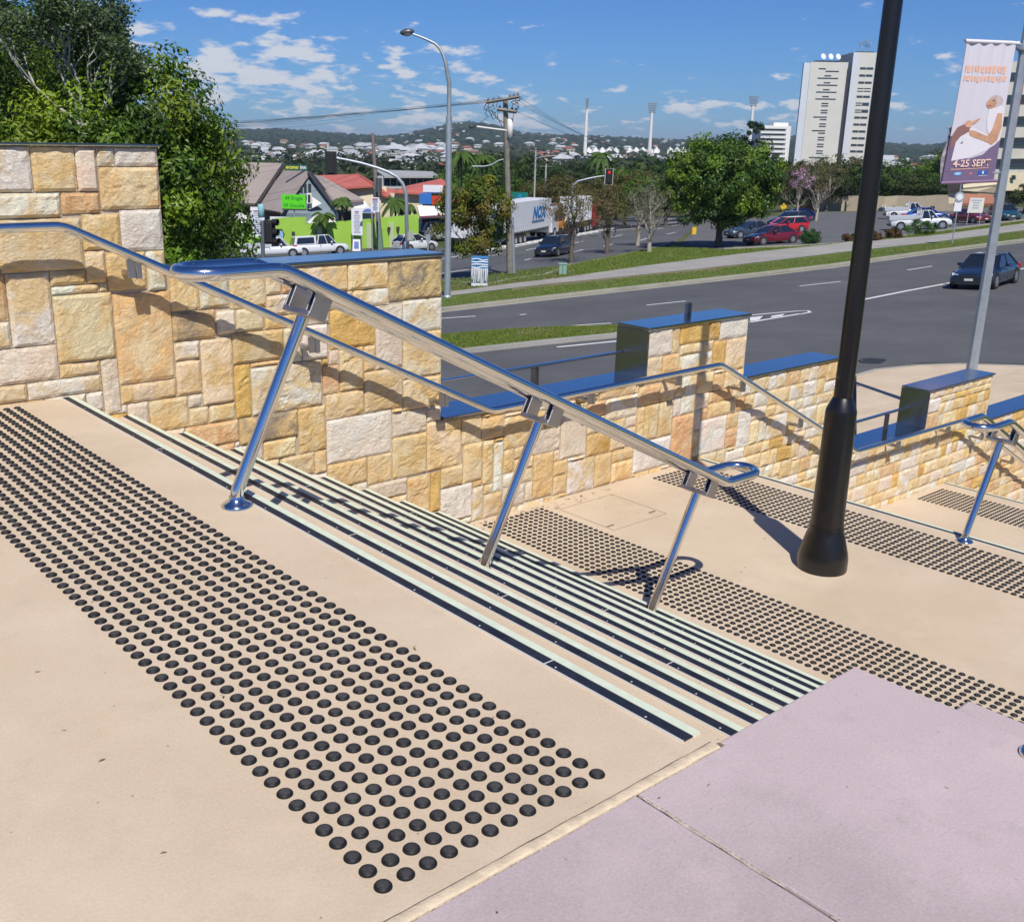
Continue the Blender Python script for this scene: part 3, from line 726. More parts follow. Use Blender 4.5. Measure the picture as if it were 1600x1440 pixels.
# ================================================================== GROUND, ROADS
def ppm(q): return F_PX/((Vector(q)-EYE).dot(FW))
def tmat(name, stops, scale, bump=.4, bscale=60, rough=.9, extra=None):
    m = bpy.data.materials.new(name); m.use_nodes = True; t = m.node_tree; p = t.nodes['Principled BSDF']; L = t.links.new
    g = N(t, 'ShaderNodeNewGeometry'); n = N(t, 'ShaderNodeTexNoise'); n.inputs['Scale'].default_value = scale; n.inputs['Detail'].default_value = 9; n.inputs['Roughness'].default_value = .68
    L(g.outputs['Position'], n.inputs['Vector']); r = N(t, 'ShaderNodeValToRGB'); L(n.outputs[0], r.inputs[0])
    r.color_ramp.elements[0].position = .32; r.color_ramp.elements[0].color = (*stops[0], 1); r.color_ramp.elements[1].position = .68; r.color_ramp.elements[1].color = (*stops[-1], 1)
    for i, s in enumerate(stops[1:-1]): e = r.color_ramp.elements.new(.32+.36*(i+1)/(len(stops)-1)); e.color = (*s, 1)
    c = r.outputs[0]
    n3 = N(t, 'ShaderNodeTexNoise'); n3.inputs['Scale'].default_value = bscale*.5; n3.inputs['Detail'].default_value = 3; L(g.outputs['Position'], n3.inputs['Vector'])
    mx = N(t, 'ShaderNodeMix', data_type='RGBA', blend_type='MULTIPLY'); mr = N(t, 'ShaderNodeMapRange'); L(n3.outputs[0], mr.inputs[0]); mr.inputs[1].default_value = .35; mr.inputs[2].default_value = .65
    mx.inputs['B'].default_value = (.72, .72, .72, 1); L(mr.outputs[0], mx.inputs['Factor']); L(c, mx.inputs['A']); L(mx.outputs['Result'], p.inputs['Base Color'])
    p.inputs['Roughness'].default_value = rough; p.inputs['Specular IOR Level'].default_value = .25
    n2 = N(t, 'ShaderNodeTexNoise'); n2.inputs['Scale'].default_value = bscale; n2.inputs['Detail'].default_value = 5; L(g.outputs['Position'], n2.inputs['Vector'])
    b = N(t, 'ShaderNodeBump'); b.inputs['Strength'].default_value = bump; b.inputs['Distance'].default_value = .02; L(n2.outputs[0], b.inputs['Height']); L(b.outputs[0], p.inputs['Normal'])
    return m
m_ground = tmat('dry_grass_ground', [(.05, .075, .02), (.09, .11, .03), (.15, .14, .06)], .08, bscale=8)
m_grass = tmat('verge_grass', [(.085, .14, .02), (.12, .18, .03), (.17, .20, .05)], .55, .8, 25)
m_drygrass = tmat('worn_grass', [(.15, .15, .06), (.22, .20, .10), (.30, .26, .16)], .7, .8, 25)
m_asph = tmat('asphalt', [(.105, .106, .112), (.125, .126, .131), (.155, .155, .158)], .22, .5, 70, .82)
m_asph2 = tmat('asphalt_pale', [(.13, .132, .138), (.155, .155, .16), (.18, .18, .18)], .3, .5, 50, .85)
m_path = tmat('concrete_path', [(.33, .31, .28), (.40, .38, .35), (.45, .43, .40)], .5, .3, 60)
m_kerb = tmat('kerb_concrete', [(.36, .34, .28), (.44, .41, .34), (.50, .47, .40)], .9, .3, 60)
m_line = mat('road_paint', (.74, .74, .72), .6, var=.12, vscale=3, coord='World')
# terrain: one sheet out to the hills
angs = [math.radians(a) for a in ([-180+12*i for i in range(0, 12)] + [-38+1.0*i for i in range(0, 77)] + [48+12*i for i in range(0, 12)])]
rads = [0, 20, 60, 100, 140, 170] + [170*1.055**i for i in range(1, 74)]
rads = [r for r in rads if r < 8500]
tb = MB(); base_ang = YAW
for r in rads:
    for a in angs:
        x = EYE.x+r*math.cos(base_ang-a); y = EYE.y+r*math.sin(base_ang-a); tb.v.append((x, y, terr(x, y)))
nA = len(angs)
for i in range(len(rads)-1):
    for j in range(nA):
        j2 = (j+1) % nA; tb.f.append((i*nA+j, i*nA+j2, (i+1)*nA+j2, (i+1)*nA+j)); tb.sm.append(True)
ter = tb.build('ground', m_ground); tag(ter, kind='structure')
def gpoly(name, pts, m, h, kind='structure', label=None, cat=None, parent=None, thick=0):
    P = [ground(*p) for p in pts]; P = [Vector((p.x, p.y, terr(p.x, p.y)+h)) for p in P]
    b = MB()
    if thick:
        b.prism([p-Vector((0, 0, thick)) for p in P], (0, 0, thick))
    else: b.poly(P)
    o = b.build(name, m, parent, fix=bool(thick))
    if not thick and o.data.polygons[0].normal.z < 0: o.data.flip_normals()
    return tag(o, label, cat, kind=kind if parent is None else None)
def strip(name, pts, w, h, m, parent=None, thick=0.02, side=0):
    """band of width w metres along a ground polyline given in photo points"""
    P = [ground(*p) if len(p) == 2 else Vector(p) for p in pts]; b = MB(); L_ = []
    for i, p in enumerate(P):
        a = P[max(0, i-1)]; c = P[min(len(P)-1, i+1)]; t = (c-a); t.z = 0; t.normalize(); n = Vector((-t.y, t.x, 0))
        off0, off1 = (-w/2, w/2) if side == 0 else ((0, w) if side > 0 else (-w, 0))
        for o in (off0, off1):
            q = p+n*o; z = terr(q.x, q.y); L_.append((q.x, q.y, z+h-thick)); L_.append((q.x, q.y, z+h))
    for i in range(len(P)-1):
        a = L_[i*4:i*4+4]; c = L_[i*4+4:i*4+8]
        b.hexa([a[0], a[2], c[2], c[0], a[1], a[3], c[3], c[1]])
    return b.build(name, m, parent)
road = gpoly('road', [(560, 520), (690, 487), (760, 479), (900, 463), (1000, 452), (1100, 441), (1190, 431), (1300, 418), (1450, 397), (1600, 378), (1900, 338), (2500, 420), (2600, 800), (900, 900), (500, 800)], m_asph, .004)
farroad = gpoly('far_road', [(200, 470), (690, 440), (760, 446), (800, 437), (850, 431), (893, 414), (960, 402), (1020, 388), (1050, 379), (1065, 371), (1088, 352), (1100, 338), (985, 338), (940, 347), (860, 362), (700, 388), (640, 384), (560, 384), (440, 392), (300, 396), (200, 400)], m_asph, .004)
park = gpoly('car_park', [(1062, 384), (1130, 391), (1250, 386), (1320, 382), (1380, 374), (1500, 358), (1640, 340), (1800, 322), (1800, 300), (1640, 309), (1490, 325), (1400, 331), (1270, 331), (1190, 340), (1100, 345)], m_asph2, .008)
# verge between the two roads
kerbline = [(560, 513), (690, 485), (760, 477), (900, 461), (1000, 450), (1100, 439), (1190, 429), (1300, 416), (1450, 395), (1600, 376), (1900, 337)]
verge = gpoly('verge', [(560, 512), (690, 484), (760, 476), (900, 460), (1000, 449), (1100, 438), (1190, 428), (1300, 415), (1450, 394), (1600, 375), (1900, 336), (1800, 322), (1640, 341), (1500, 359), (1380, 375), (1320, 383), (1250, 387), (1130, 392), (1062, 385), (1020, 389), (960, 403), (893, 415), (850, 432), (800, 438), (760, 447), (690, 441), (560, 452)], m_grass, .10, thick=.12)
worn = gpoly('worn_verge', [(800, 452), (870, 440), (960, 428), (1100, 408), (1180, 403), (1250, 399), (1120, 425), (980, 437), (800, 458)], m_drygrass, .108)
worn2 = gpoly('worn_verge', [(700, 456), (780, 452), (905, 436), (890, 420), (840, 436), (700, 447)], tmat('bare_soil', [(.13, .12, .08), (.17, .15, .10), (.11, .13, .05)], .8), .106)
strip('kerb', kerbline, .32, .13, m_kerb, thick=.15)['kind'] = 'structure'
strip('gutter', [(u, v+2.2) for u, v in kerbline], .38, .010, m_kerb, thick=.012)['kind'] = 'structure'
path = gpoly('footpath', [(560, 487), (640, 474), (700, 466), (850, 447.5), (1000, 432.5), (1100, 422), (1200, 411), (1330, 395), (1450, 382), (1600, 362), (1750, 344), (1750, 335), (1600, 351), (1450, 371), (1330, 381), (1200, 394), (1100, 406), (1000, 419), (870, 438), (800, 446), (720, 457), (640, 464), (560, 474)], m_path, .118)
jb = MB()
for i in range(26):
    u = 640+i*38; vb = 476-(u-640)*.1105; a = ground(u, vb); c = ground(u+11, vb-13.5)
    t = (c-a).normalized()*.012; n = Vector((-t.y, t.x, 0)).normalized()*.02
    jb.poly([a+Vector((0, 0, .121))+n, a+Vector((0, 0, .121))-n, c+Vector((0, 0, .121))-n, c+Vector((0, 0, .121))+n])
strip('parking_kerb', [(1130, 391), (1250, 386), (1320, 382), (1380, 374), (1500, 358), (1640, 340)], .25, .16, m_kerb, thick=.2)['kind'] = 'structure'
strip('upper_kerb', [(690, 441), (760, 447), (800, 438), (850, 432), (893, 415), (960, 403), (1020, 389), (1055, 378)], .25, .12, m_kerb, thick=.15)['kind'] = 'structure'
# median in the near road
medpts = [(560, 545), (690, 526), (800, 517), (900, 513), (985, 511.5), (985, 521), (960, 526), (850, 537), (740, 549), (690, 555), (560, 575)]
median = gpoly('median', medpts, m_grass, .11, thick=.13)
gpoly('worn_verge', [(820, 518.5), (900, 514.5), (978, 513), (978, 519), (900, 527), (830, 530), (790, 527)], m_drygrass, .116)
strip('median_kerb', [(560, 576), (690, 556), (740, 550), (850, 538), (960, 527), (990, 521), (992, 513), (985, 511)], .30, .14, m_path, thick=.16)['kind'] = 'structure'
# lower plaza at the foot of the stairs
lowz = .16
gpoly('lower_plaza', [(1337, 640), (1337, 594), (1370, 586), (1430, 579), (1500, 576.5), (1600, 580), (1760, 600), (2000, 640), (2000, 900), (1500, 900), (1337, 800)], m_beige, lowz, thick=.3)
strip('plaza_kerb', [(1337, 596), (1370, 586.5), (1430, 580), (1500, 577.5), (1600, 581), (1760, 601)], .18, lowz+.005, m_kerb, thick=.3)['kind'] = 'structure'
gpoly('patched_asphalt', [(1330, 590), (1440, 566), (1600, 568), (1760, 585), (1760, 600), (1600, 580), (1500, 576.5), (1430, 579), (1370, 586), (1335, 596)], tmat('new_asphalt', [(.07, .072, .08), (.08, .082, .09), (.09, .09, .098)], .5), .006)
# painted lines: every stroke is a piece of one set
def dash(u0, v0, u1, v1, w=.13, parent=None): return strip('line_mark', [(u0, v0), (u1, v1)], w, .009, m_line, parent, thick=.003)
rm = empty('road_markings', (0, 0, 0), kind='structure')
for d in ((612, 508, 640, 504), (690, 497.5, 743, 494), (812, 492, 822, 491), (1010, 477, 1071, 470.5), (1250, 447, 1313, 440), (1418, 422, 1456, 416), (1550, 402, 1568, 399), (1640, 388, 1680, 383)): dash(*d, parent=rm)
dash(1172, 503.5, 1250, 490.5, .16, rm)
MBl = [(1170, 493), (1200, 490), (1247, 486), (1262, 485.5), (1266, 488), (1250, 491)]
strip('line_mark', MBl, .13, .009, m_line, rm, thick=.003)
gpoly('line_mark', [(1172, 496), (1192, 494), (1186, 500), (1172, 502)], m_line, .009, parent=rm); gpoly('line_mark', [(1206, 493.5), (1226, 490.5), (1222, 494), (1204, 496.5)], m_line, .009, parent=rm)
strip('line_mark', [(1340, 470), (1420, 454), (1480, 443), (1600, 419.5), (1700, 402)], .20, .009, m_line, rm, thick=.003)
strip('line_mark', [(870, 542.5), (985, 531)], .18, .009, m_line, rm, thick=.003)
strip('line_mark', [(860, 513), (900, 508.5), (955, 505)], .12, .009, m_line, rm, thick=.003)
fm = empty('far_road_markings', (0, 0, 0), kind='structure')
for d in ((690, 427.5, 732, 421), (718, 402.5, 765, 394), (758, 401, 784, 396.5), (822, 391, 834, 388.5), (820, 406.5, 829, 404.5), (890, 382, 911, 377), (895, 394.5, 911, 390), (943, 385, 958, 381), (955, 371, 972, 367), (1000, 376, 1011, 372.5), (1022, 359, 1037, 356), (1042, 366, 1056, 363), (1050, 353, 1062, 351)):
    dash(*d, .16, fm)
strip('line_mark', [(690, 405), (740, 396), (800, 387), (860, 375), (930, 364), (1000, 356), (1070, 345)], .22, .009, m_line, fm, thick=.003)
strip('line_mark', [(740, 391), (800, 381.5), (860, 370), (930, 359), (1000, 350), (1050, 342)], .22, .009, m_line, fm, thick=.003)
for i in range(22):
    u = 748+i*9.6; a = 390.5-(u-740)*.168
    dash(u, a+4.5, u+14, a-1.0, .35, fm)
# manhole in the road
mh = ground(1372, 565)
mo = empty('manhole_cover', (mh.x, mh.y, mh.z+.004), label='round dark manhole cover in the asphalt near the lower plaza', cat='manhole cover')
MB().lathe([(.42, 0), (.42, .008), (.38, .010)], n=32).build('cover', mat('cast_iron', (.03, .03, .03), .6, bump=.5, bscale=60), mo); MB().lathe([(.50, 0), (.50, .005), (.44, .006)], n=32).build('frame', mat('iron_frame', (.07, .07, .07), .7), mo)
cr = MB(); q0 = [(1165, 534), (1200, 539), (1228, 543), (1245, 548), (1262, 560)]
# grass blades on the strips near enough to show them
def blades(name, pts, n, h, cols, label, zoff):
    P = [ground(*p) for p in pts]; xs = [p.x for p in P]; ys = [p.y for p in P]
    def inside(x, y):
        c = False; j = len(P)-1
        for i in range(len(P)):
            if (P[i].y > y) != (P[j].y > y) and x < (P[j].x-P[i].x)*(y-P[i].y)/(P[j].y-P[i].y)+P[i].x: c = not c
            j = i
        return c
    b = MB(); k = 0; buf = []
    while k < n:
        x, y = rnd.uniform(min(xs), max(xs)), rnd.uniform(min(ys), max(ys))
        if not inside(x, y): continue
        if noise.noise(Vector((x*.9, y*.9, 2))) < -.25 and rnd.random() < .7: k += 1; continue
        z = terr(x, y)+zoff; a = rnd.uniform(0, 6.28); w = h*.35; hh = h*rnd.uniform(.5, 1.3); lx, ly = rnd.uniform(-.5, .5)*hh, rnd.uniform(-.5, .5)*hh
        ca, sa = math.cos(a)*w, math.sin(a)*w
        i0 = len(b.v); b.v += [(x-ca, y-sa, z), (x+ca, y+sa, z), (x+lx, y+ly, z+hh)]; b.f.append((i0, i0+1, i0+2)); b.sm.append(False)
        c = rnd.choice(cols); j = rnd.uniform(.8, 1.2); buf += [c[0]*j, c[1]*j, c[2]*j, 1]*3; k += 1
    o = b.build(name, m_blade, fix=False); at = o.data.attributes.new('leafcol', 'FLOAT_COLOR', 'POINT'); at.data.foreach_set('color', buf)
    return tag(o, label, 'grass', kind='stuff')
def leafmat(name, rough=.5, transl=.3, spec=.5):
    m = bpy.data.materials.new(name); m.use_nodes = True; t = m.node_tree; p = t.nodes['Principled BSDF']; L = t.links.new
    a = N(t, 'ShaderNodeAttribute'); a.attribute_name = 'leafcol'
    L(a.outputs['Color'], p.inputs['Base Color']); p.inputs['Roughness'].default_value = rough; p.inputs['Specular IOR Level'].default_value = spec
    tr = N(t, 'ShaderNodeBsdfTranslucent'); hs = N(t, 'ShaderNodeHueSaturation'); hs.inputs['Value'].default_value = 1.4; hs.inputs['Saturation'].default_value = 1.1; L(a.outputs['Color'], hs.inputs['Color']); L(hs.outputs[0], tr.inputs['Color'])
    mx = N(t, 'ShaderNodeMixShader'); mx.inputs[0].default_value = transl; L(p.outputs[0], mx.inputs[1]); L(tr.outputs[0], mx.inputs[2])
    L(mx.outputs[0], t.nodes['Material Output'].inputs[0]); return m
m_blade = leafmat('grass_blades', .6, .25, .2)
GC_ = [(.15, .22, .03), (.18, .25, .04), (.11, .18, .025), (.26, .25, .09)]
blades('grass', [(690, 528), (800, 519), (900, 515), (975, 514), (960, 524), (850, 534), (740, 546), (690, 553)], 22000, .055, GC_, 'short grass growing on the narrow median in the near road', .11)
blades('grass', [(690, 441), (893, 415), (1020, 389), (1130, 392), (1250, 387), (1380, 375), (1600, 347), (1600, 351), (1450, 371), (1330, 381), (1200, 394), (1100, 406), (1000, 419), (870, 438), (800, 446), (720, 457), (690, 458)], 40000, .075, GC_, 'mown grass of the wide verge between footpath and far road', .10)
blades('grass', [(690, 484), (900, 459), (1100, 437), (1300, 414), (1450, 393), (1600, 374), (1600, 365), (1450, 385), (1330, 398), (1100, 425), (850, 450), (700, 469)], 22000, .06, GC_+[(.26, .23, .12)], 'thin strip of grass between the footpath and the kerb', .10)
# ================================================================== TREES
m_leafg = leafmat('glossy_leaves', .42, .22, .35); m_leafm = leafmat('matt_leaves', .6, .3, .3)
m_bark = mat('bark', (.12, .095, .07), .9, var=.35, vscale=6, bump=.6, bscale=30); m_barkp = mat('pale_bark', (.36, .32, .26), .85, var=.25, vscale=6, bump=.4, bscale=30)
def set_leafcol(o, buf): at = o.data.attributes.new('leafcol', 'FLOAT_COLOR', 'POINT'); at.data.foreach_set('color', buf)
def crown_mesh(seed, c, rad, nclump, nleaf, leaf, cols, clump_r=.28, shell=.55, flat=1.0, droop=0.0, asp=.5, cut=None, hang=0):
    r = random.Random(seed); V = []; Fc = []; buf = []
    cl = []
    while len(cl) < nclump:
        p = Vector((r.gauss(0, 1), r.gauss(0, 1), r.gauss(0, 1))).normalized()
        q = r.uniform(shell, 1.0); q *= 1+.10*noise.noise(p*2.3+Vector((seed, 0, 0)))
        pos = Vector((p.x*rad[0]*q, p.y*rad[1]*q, p.z*rad[2]*q*(1 if p.z > 0 else flat)))
        if cut and cut(pos): continue
        cl.append((pos, r.uniform(.65, 1.25)*clump_r*min(rad), r.uniform(.72, 1.25), r.choice(cols)))
    per = max(1, nleaf//nclump)
    cc = Vector(c)
    for pos, cr, br, col in cl:
        outw = pos.normalized()
        for _ in range(per):
            g = Vector((r.gauss(0, 1), r.gauss(0, 1), r.gauss(0, .8))); g = g.normalized()*(r.random()**.45)*cr
            pt = cc+pos+g
            if hang: pt.z -= r.random()*hang
            n = (g.normalized()*.9+outw*.5+Vector((r.uniform(-1, 1), r.uniform(-1, 1), r.uniform(-.3, 1.2)))*.8).normalized()
            t = n.cross(Vector((r.uniform(-1, 1), r.uniform(-1, 1), r.uniform(-1, 1)))).normalized()
            if droop: t = (t*(1-droop)+Vector((0, 0, -1))*droop).normalized(); n = (n-t*n.dot(t)).normalized()
            b = n.cross(t); s = leaf*r.uniform(.6, 1.3)
            i0 = len(V); V += [pt-t*s, pt+b*s*asp+n*s*.12, pt+t*s, pt-b*s*asp+n*s*.12]; Fc.append((i0, i0+1, i0+2, i0+3))
            j = br*r.uniform(.8, 1.2); buf += [col[0]*j, col[1]*j, col[2]*j, 1]*4
    return V, Fc, buf
def crown(name, args, mt, parent):
    V, Fc, buf = crown_mesh(*args[0], **args[1]); b = MB(); b.v = [tuple(v) for v in V]; b.f = Fc; b.sm = [False]*len(Fc)
    o = b.build(name, mt, parent, fix=False); set_leafcol(o, buf); return o
def limbs(name, base, top, spread, n, r0, mt, parent, seed=1, sub=3, twig=.4, lean=(0, 0)):
    r = random.Random(seed); b = MB()
    hh = top-base
    tr = [Vector((lean[0]*t+.06*hh*r.uniform(-1, 1)*t, lean[1]*t+.06*hh*r.uniform(-1, 1)*t, base+hh*t)) for t in (0, .25, .5, .75, 1)]
    b.tube(tr, [r0*(1.25-.85*t) for t in (0, .25, .5, .75, 1)], 8)
    def br(p, d, ln, rad, dep):
        pts = [p]; dd = d.normalized()
        for k in range(4):
            dd = (dd+Vector((r.uniform(-.3, .3), r.uniform(-.3, .3), r.uniform(-.15, .3)))).normalized(); pts.append(pts[-1]+dd*ln/4)
        b.tube(pts, [rad*(1-.18*k) for k in range(5)], 5 if dep > 1 else 3, cap=False)
        if dep > 0:
            for _ in range(3 if dep > 1 else 4):
                q = r.choice(pts[1:]); nd = (dd+Vector((r.uniform(-1, 1), r.uniform(-1, 1), r.uniform(-.4, .8)))).normalized(); br(q, nd, ln*r.uniform(.45, .7), rad*.5, dep-1)
    for i in range(n):
        a = 6.28*i/n+r.uniform(-.4, .4); st = tr[r.choice((1, 2, 2, 3, 4))]
        br(st, Vector((math.cos(a)*spread, math.sin(a)*spread, 1.0)), hh*r.uniform(.55, .9)*max(.6, spread), r0*.45, sub)
    return b.build(name, mt, parent, fix=False)
DG = [(.048, .10, .008), (.09, .165, .010), (.145, .225, .014), (.20, .265, .02)]
# the great dark tree behind the highest part of the wall, and the pale-limbed one beside it
def big_tree(u, v, dist, rad, label, seed, cols, nleaf, leaf, ncl, **k):
    c = at_d(u, v, dist); zg = terr(c.x, c.y)
    t = empty('leafy_tree', (c.x, c.y, zg), label=label, cat='tree')
    limbs('trunk', 0, (c.z-zg)*.80, .5, 7, .22, m_bark, t, seed, 1)
    crown('crown', ((seed, (0, 0, c.z-zg), rad, ncl, nleaf, leaf, cols), k), m_leafg, t); return t
big_tree(212, 318, 20, (2.25, 2.25, 2.75), 'dense dark glossy tree rounding off behind the highest wall', 5, DG, 76000, .060, 230, clump_r=.23, shell=.35, droop=.35, asp=.42)
big_tree(-40, 190, 21.5, (2.9, 2.9, 2.6), 'dark leafy tree at the far left edge above the highest wall', 8, DG[:3]+[(.09, .12, .03)], 46000, .055, 190, clump_r=.24, shell=.3, droop=.3, asp=.42)
# upper tree with pale branching limbs
c = at_d(120, 170, 19.4); zg = terr(c.x, c.y)
t = empty('pale_limbed_tree', (c.x, c.y, zg), label='tall tree with pale bare limbs reaching right above the dark tree', cat='tree')
b = MB(); r_ = random.Random(3)
def fork(p, d, ln, rad, dep, out_):
    pts = [p]; dd = d.normalized()
    for k in range(5):
        dd = (dd+Vector((r_.uniform(-.22, .22), r_.uniform(-.22, .22), r_.uniform(-.12, .2)))).normalized(); pts.append(pts[-1]+dd*ln/5)
    b.tube(pts, [rad*(1-.14*k) for k in range(6)], 6 if dep > 1 else 4, cap=False)
    if dep == 0: out_.append(pts[-1]); out_.append(pts[-2]); return
    for _ in range(3): fork(r_.choice(pts[3:]), (dd+Vector((r_.uniform(-.9, .9), r_.uniform(-.9, .9), r_.uniform(-.3, .7)))).normalized(), ln*r_.uniform(.5, .72), rad*.55, dep-1, out_)
    out_.append(pts[-1])
tips = []
hc = c.z-zg
root = Vector((0, 0, 0)); b.tube([root, Vector((0, 0, hc*.5)), Vector((.1, 0, hc*.97))], [.16, .12, .08], 8)
RTh = RH
for (du, dv, ln, rad) in ((.50, 1.0, 1.2, .045), (.8, 1.1, .85, .04), (.3, 1.2, 1.2, .045), (-.1, 1.2, 1.3, .04), (.5, 1.3, 1.1, .045), (-.6, 1.0, 1.3, .04), (.1, 1.4, 1.3, .04), (.8, .7, 1.0, .035)):
    fork(Vector((.1, 0, hc*.95)), RTh*du+Vector((0, 0, dv)), ln, rad, 3, tips)
b.build('trunk', mat('grey_white_bark', (.42, .40, .36), .8, var=.2, vscale=7, bump=.3, bscale=30), t, fix=False)
V = []; Fc = []; buf = []; r2 = random.Random(9)
PG = [(.04, .07, .03), (.07, .11, .05), (.10, .15, .05)]
for tp in tips:
    for _ in range(26):
        g = Vector((r2.gauss(0, 1), r2.gauss(0, 1), r2.gauss(0, .8)))*.10; pt = tp+g; n = Vector((r2.uniform(-1, 1), r2.uniform(-1, 1), r2.uniform(-.2, 1))).normalized(); tt = n.cross(Vector((r2.uniform(-1, 1), r2.uniform(-1, 1), -1))).normalized(); bb = n.cross(tt); s = .045*r2.uniform(.6, 1.2)
        i0 = len(V); V += [pt-tt*s, pt+bb*s*.45, pt+tt*s, pt-bb*s*.45]; Fc.append((i0, i0+1, i0+2, i0+3)); cc = r2.choice(PG); buf += [*cc, 1]*4
bb = MB(); bb.v = [tuple(v) for v in V]; bb.f = Fc; bb.sm = [False]*len(Fc); o = bb.build('crown', m_leafg, t, fix=False); set_leafcol(o, buf)
big_tree(60, 95, 25.5, (1.9, 1.9, 1.9), 'yellow-green bushy treetop at the upper left behind the pale limbs', 14, [(.07, .13, .015), (.11, .18, .02), (.06, .10, .02)], 26000, .055, 110, clump_r=.26, shell=.3, droop=.2)
# round dark tree on the verge
q = ground(1122, 386); k_ = ppm(q)
t = empty('round_tree', q, label='large round dense green tree on the verge beside the parked maroon car', cat='tree')
limbs('trunk', 0, 60/k_, .5, 8, .26, m_bark, t, 4, 2)
crown('crown', ((21, (0, 0, 96/k_), (98/k_, 90/k_, 76/k_), 220, 42000, .125, [(.035, .08, .006), (.06, .12, .008), (.10, .175, .012), (.14, .22, .02)]), dict(clump_r=.20, shell=.5, flat=.75, asp=.6)), m_leafg, t)
crown('skirt', ((22, (0, 0, 52/k_), (78/k_, 70/k_, 24/k_), 46, 6500, .115, [(.03, .07, .01), (.05, .10, .012)]), dict(clump_r=.45, shell=.3, asp=.6)), m_leafg, t)
# olive tree in front of the far road
q = ground(742, 436); k_ = ppm(q); OL = [(.12, .15, .015), (.17, .18, .02), (.09, .13, .015), (.17, .14, .03)]
t = empty('olive_tree', q, label='olive-green multi-stemmed tree behind the graffitied box and lamp post', cat='tree')
limbs('trunk', 0, 70/k_, .55, 8, .13, m_bark, t, 6, 3)
crown('crown', ((31, (0, 0, 118/k_), (60/k_, 55/k_, 36/k_), 44, 7500, .10, OL), dict(clump_r=.40, shell=.3)), m_leafm, t)
crown('lower_foliage', ((32, (-.2, 0, 66/k_), (64/k_, 50/k_, 44/k_), 40, 4800, .10, OL+[(.12, .17, .03)]), dict(clump_r=.26, shell=.5, hang=.3)), m_leafm, t)
# nearly bare trees along the verge
BR = [(.16, .12, .05), (.20, .15, .07), (.12, .12, .04), (.10, .12, .03)]
for (u, v, h, w, label, seed, nl, cols) in ((893, 410, 128, 52, 'bare brown branching street tree behind the dark wagon', 41, 2600, BR), (1153, 0, 0, 0, '', 0, 0, 0), (948, 396, 108, 40, 'slim reddish-brown street tree with a straight trunk left of the grey bare trees', 42, 2600, BR),
        (1014, 396, 118, 46, 'grey bare tree with a dark foot beside the round green tree', 43, 1300, [(.20, .19, .14), (.15, .15, .09)]), (996, 384, 96, 34, 'second grey bare tree standing just behind and left of the dark-footed one', 44, 1500, [(.20, .19, .14), (.14, .15, .06)]), (712, 442, 0, 0, '', 0, 0, 0)):
    if not h: continue
    q = ground(u, v); k_ = ppm(q); t = empty('bare_tree', q, label=label, cat='tree')
    limbs('trunk', 0, h*.5/k_, .62, 8, .15, m_barkp if seed > 42 else m_bark, t, seed, 3)
    crown('crown', ((seed, (0, 0, h*.68/k_), (w/k_, w/k_, h*.32/k_), 70, nl, .07, cols), dict(clump_r=.25, shell=.3)), m_leafm, t)
# the tree belts behind: a few kinds, each tree its own copy
def proto(kind, seed):
    t = empty('tree', (0, 0, 0)); 
    if kind == 'dense': cols = [(.03, .065, .012), (.045, .085, .015), (.06, .11, .018)]
    elif kind == 'bright': cols = [(.07, .14, .015), (.10, .18, .02), (.06, .11, .015)]
    elif kind == 'brown': cols = [(.12, .10, .03), (.15, .12, .045), (.09, .09, .03)]
    else: cols = [(.05, .08, .02), (.09, .11, .03), (.05, .07, .025)]
    limbs('trunk', 0, .52, .5, 5, .025, m_bark, t, seed, 1)
    crown('crown', ((seed, (0, 0, .62), (.42, .42, .38), 60, 2600 if kind != 'brown' else 1800, .026, cols), dict(clump_r=.30, shell=.4, flat=.9)), m_leafm, t)
    return t
PR = {k: [proto(k, 60+i*7+j) for j in range(2)] for i, k in enumerate(('dense', 'bright', 'brown', 'grey'))}
used = set()
LAB = {'dense': 'dark evergreen tree', 'bright': 'bright green bushy tree', 'brown': 'brownish dry-leaved tree', 'grey': 'dull grey-green tree'}
PLACES = [(470, 'behind the left motel roof'), (580, 'behind the motel gable'), (700, 'behind the red roofs'), (790, 'behind the olive-green tree'), (850, 'behind the big power pole'), (920, 'behind the trucks'), (1010, 'behind the far red signal'), (1110, 'left of the round tree'), (1240, 'between the round tree and the tower block'), (1320, 'behind the blossom tree'), (1385, 'behind the black lamp post'), (1440, 'behind the car park wall'), (1520, 'just left of the banner'), (9999, 'at the right edge')]
planted = []
def plant(kind, u, dist, h, wide=1.0, label=None, group=None):
    pr = rnd.choice(PR[kind]); q = on_ground(u, dist)
    if pr.name not in used: used.add(pr.name); o = pr
    else: o = copy_tree(pr)
    o.location = q; o.scale = (h*wide, h*wide, h); o.rotation_euler = (0, 0, rnd.uniform(0, 6))
    planted.append((u, dist, kind, o)); tag(o, LAB[kind], 'tree', group or kind+' trees in the belt behind the roads'); return o
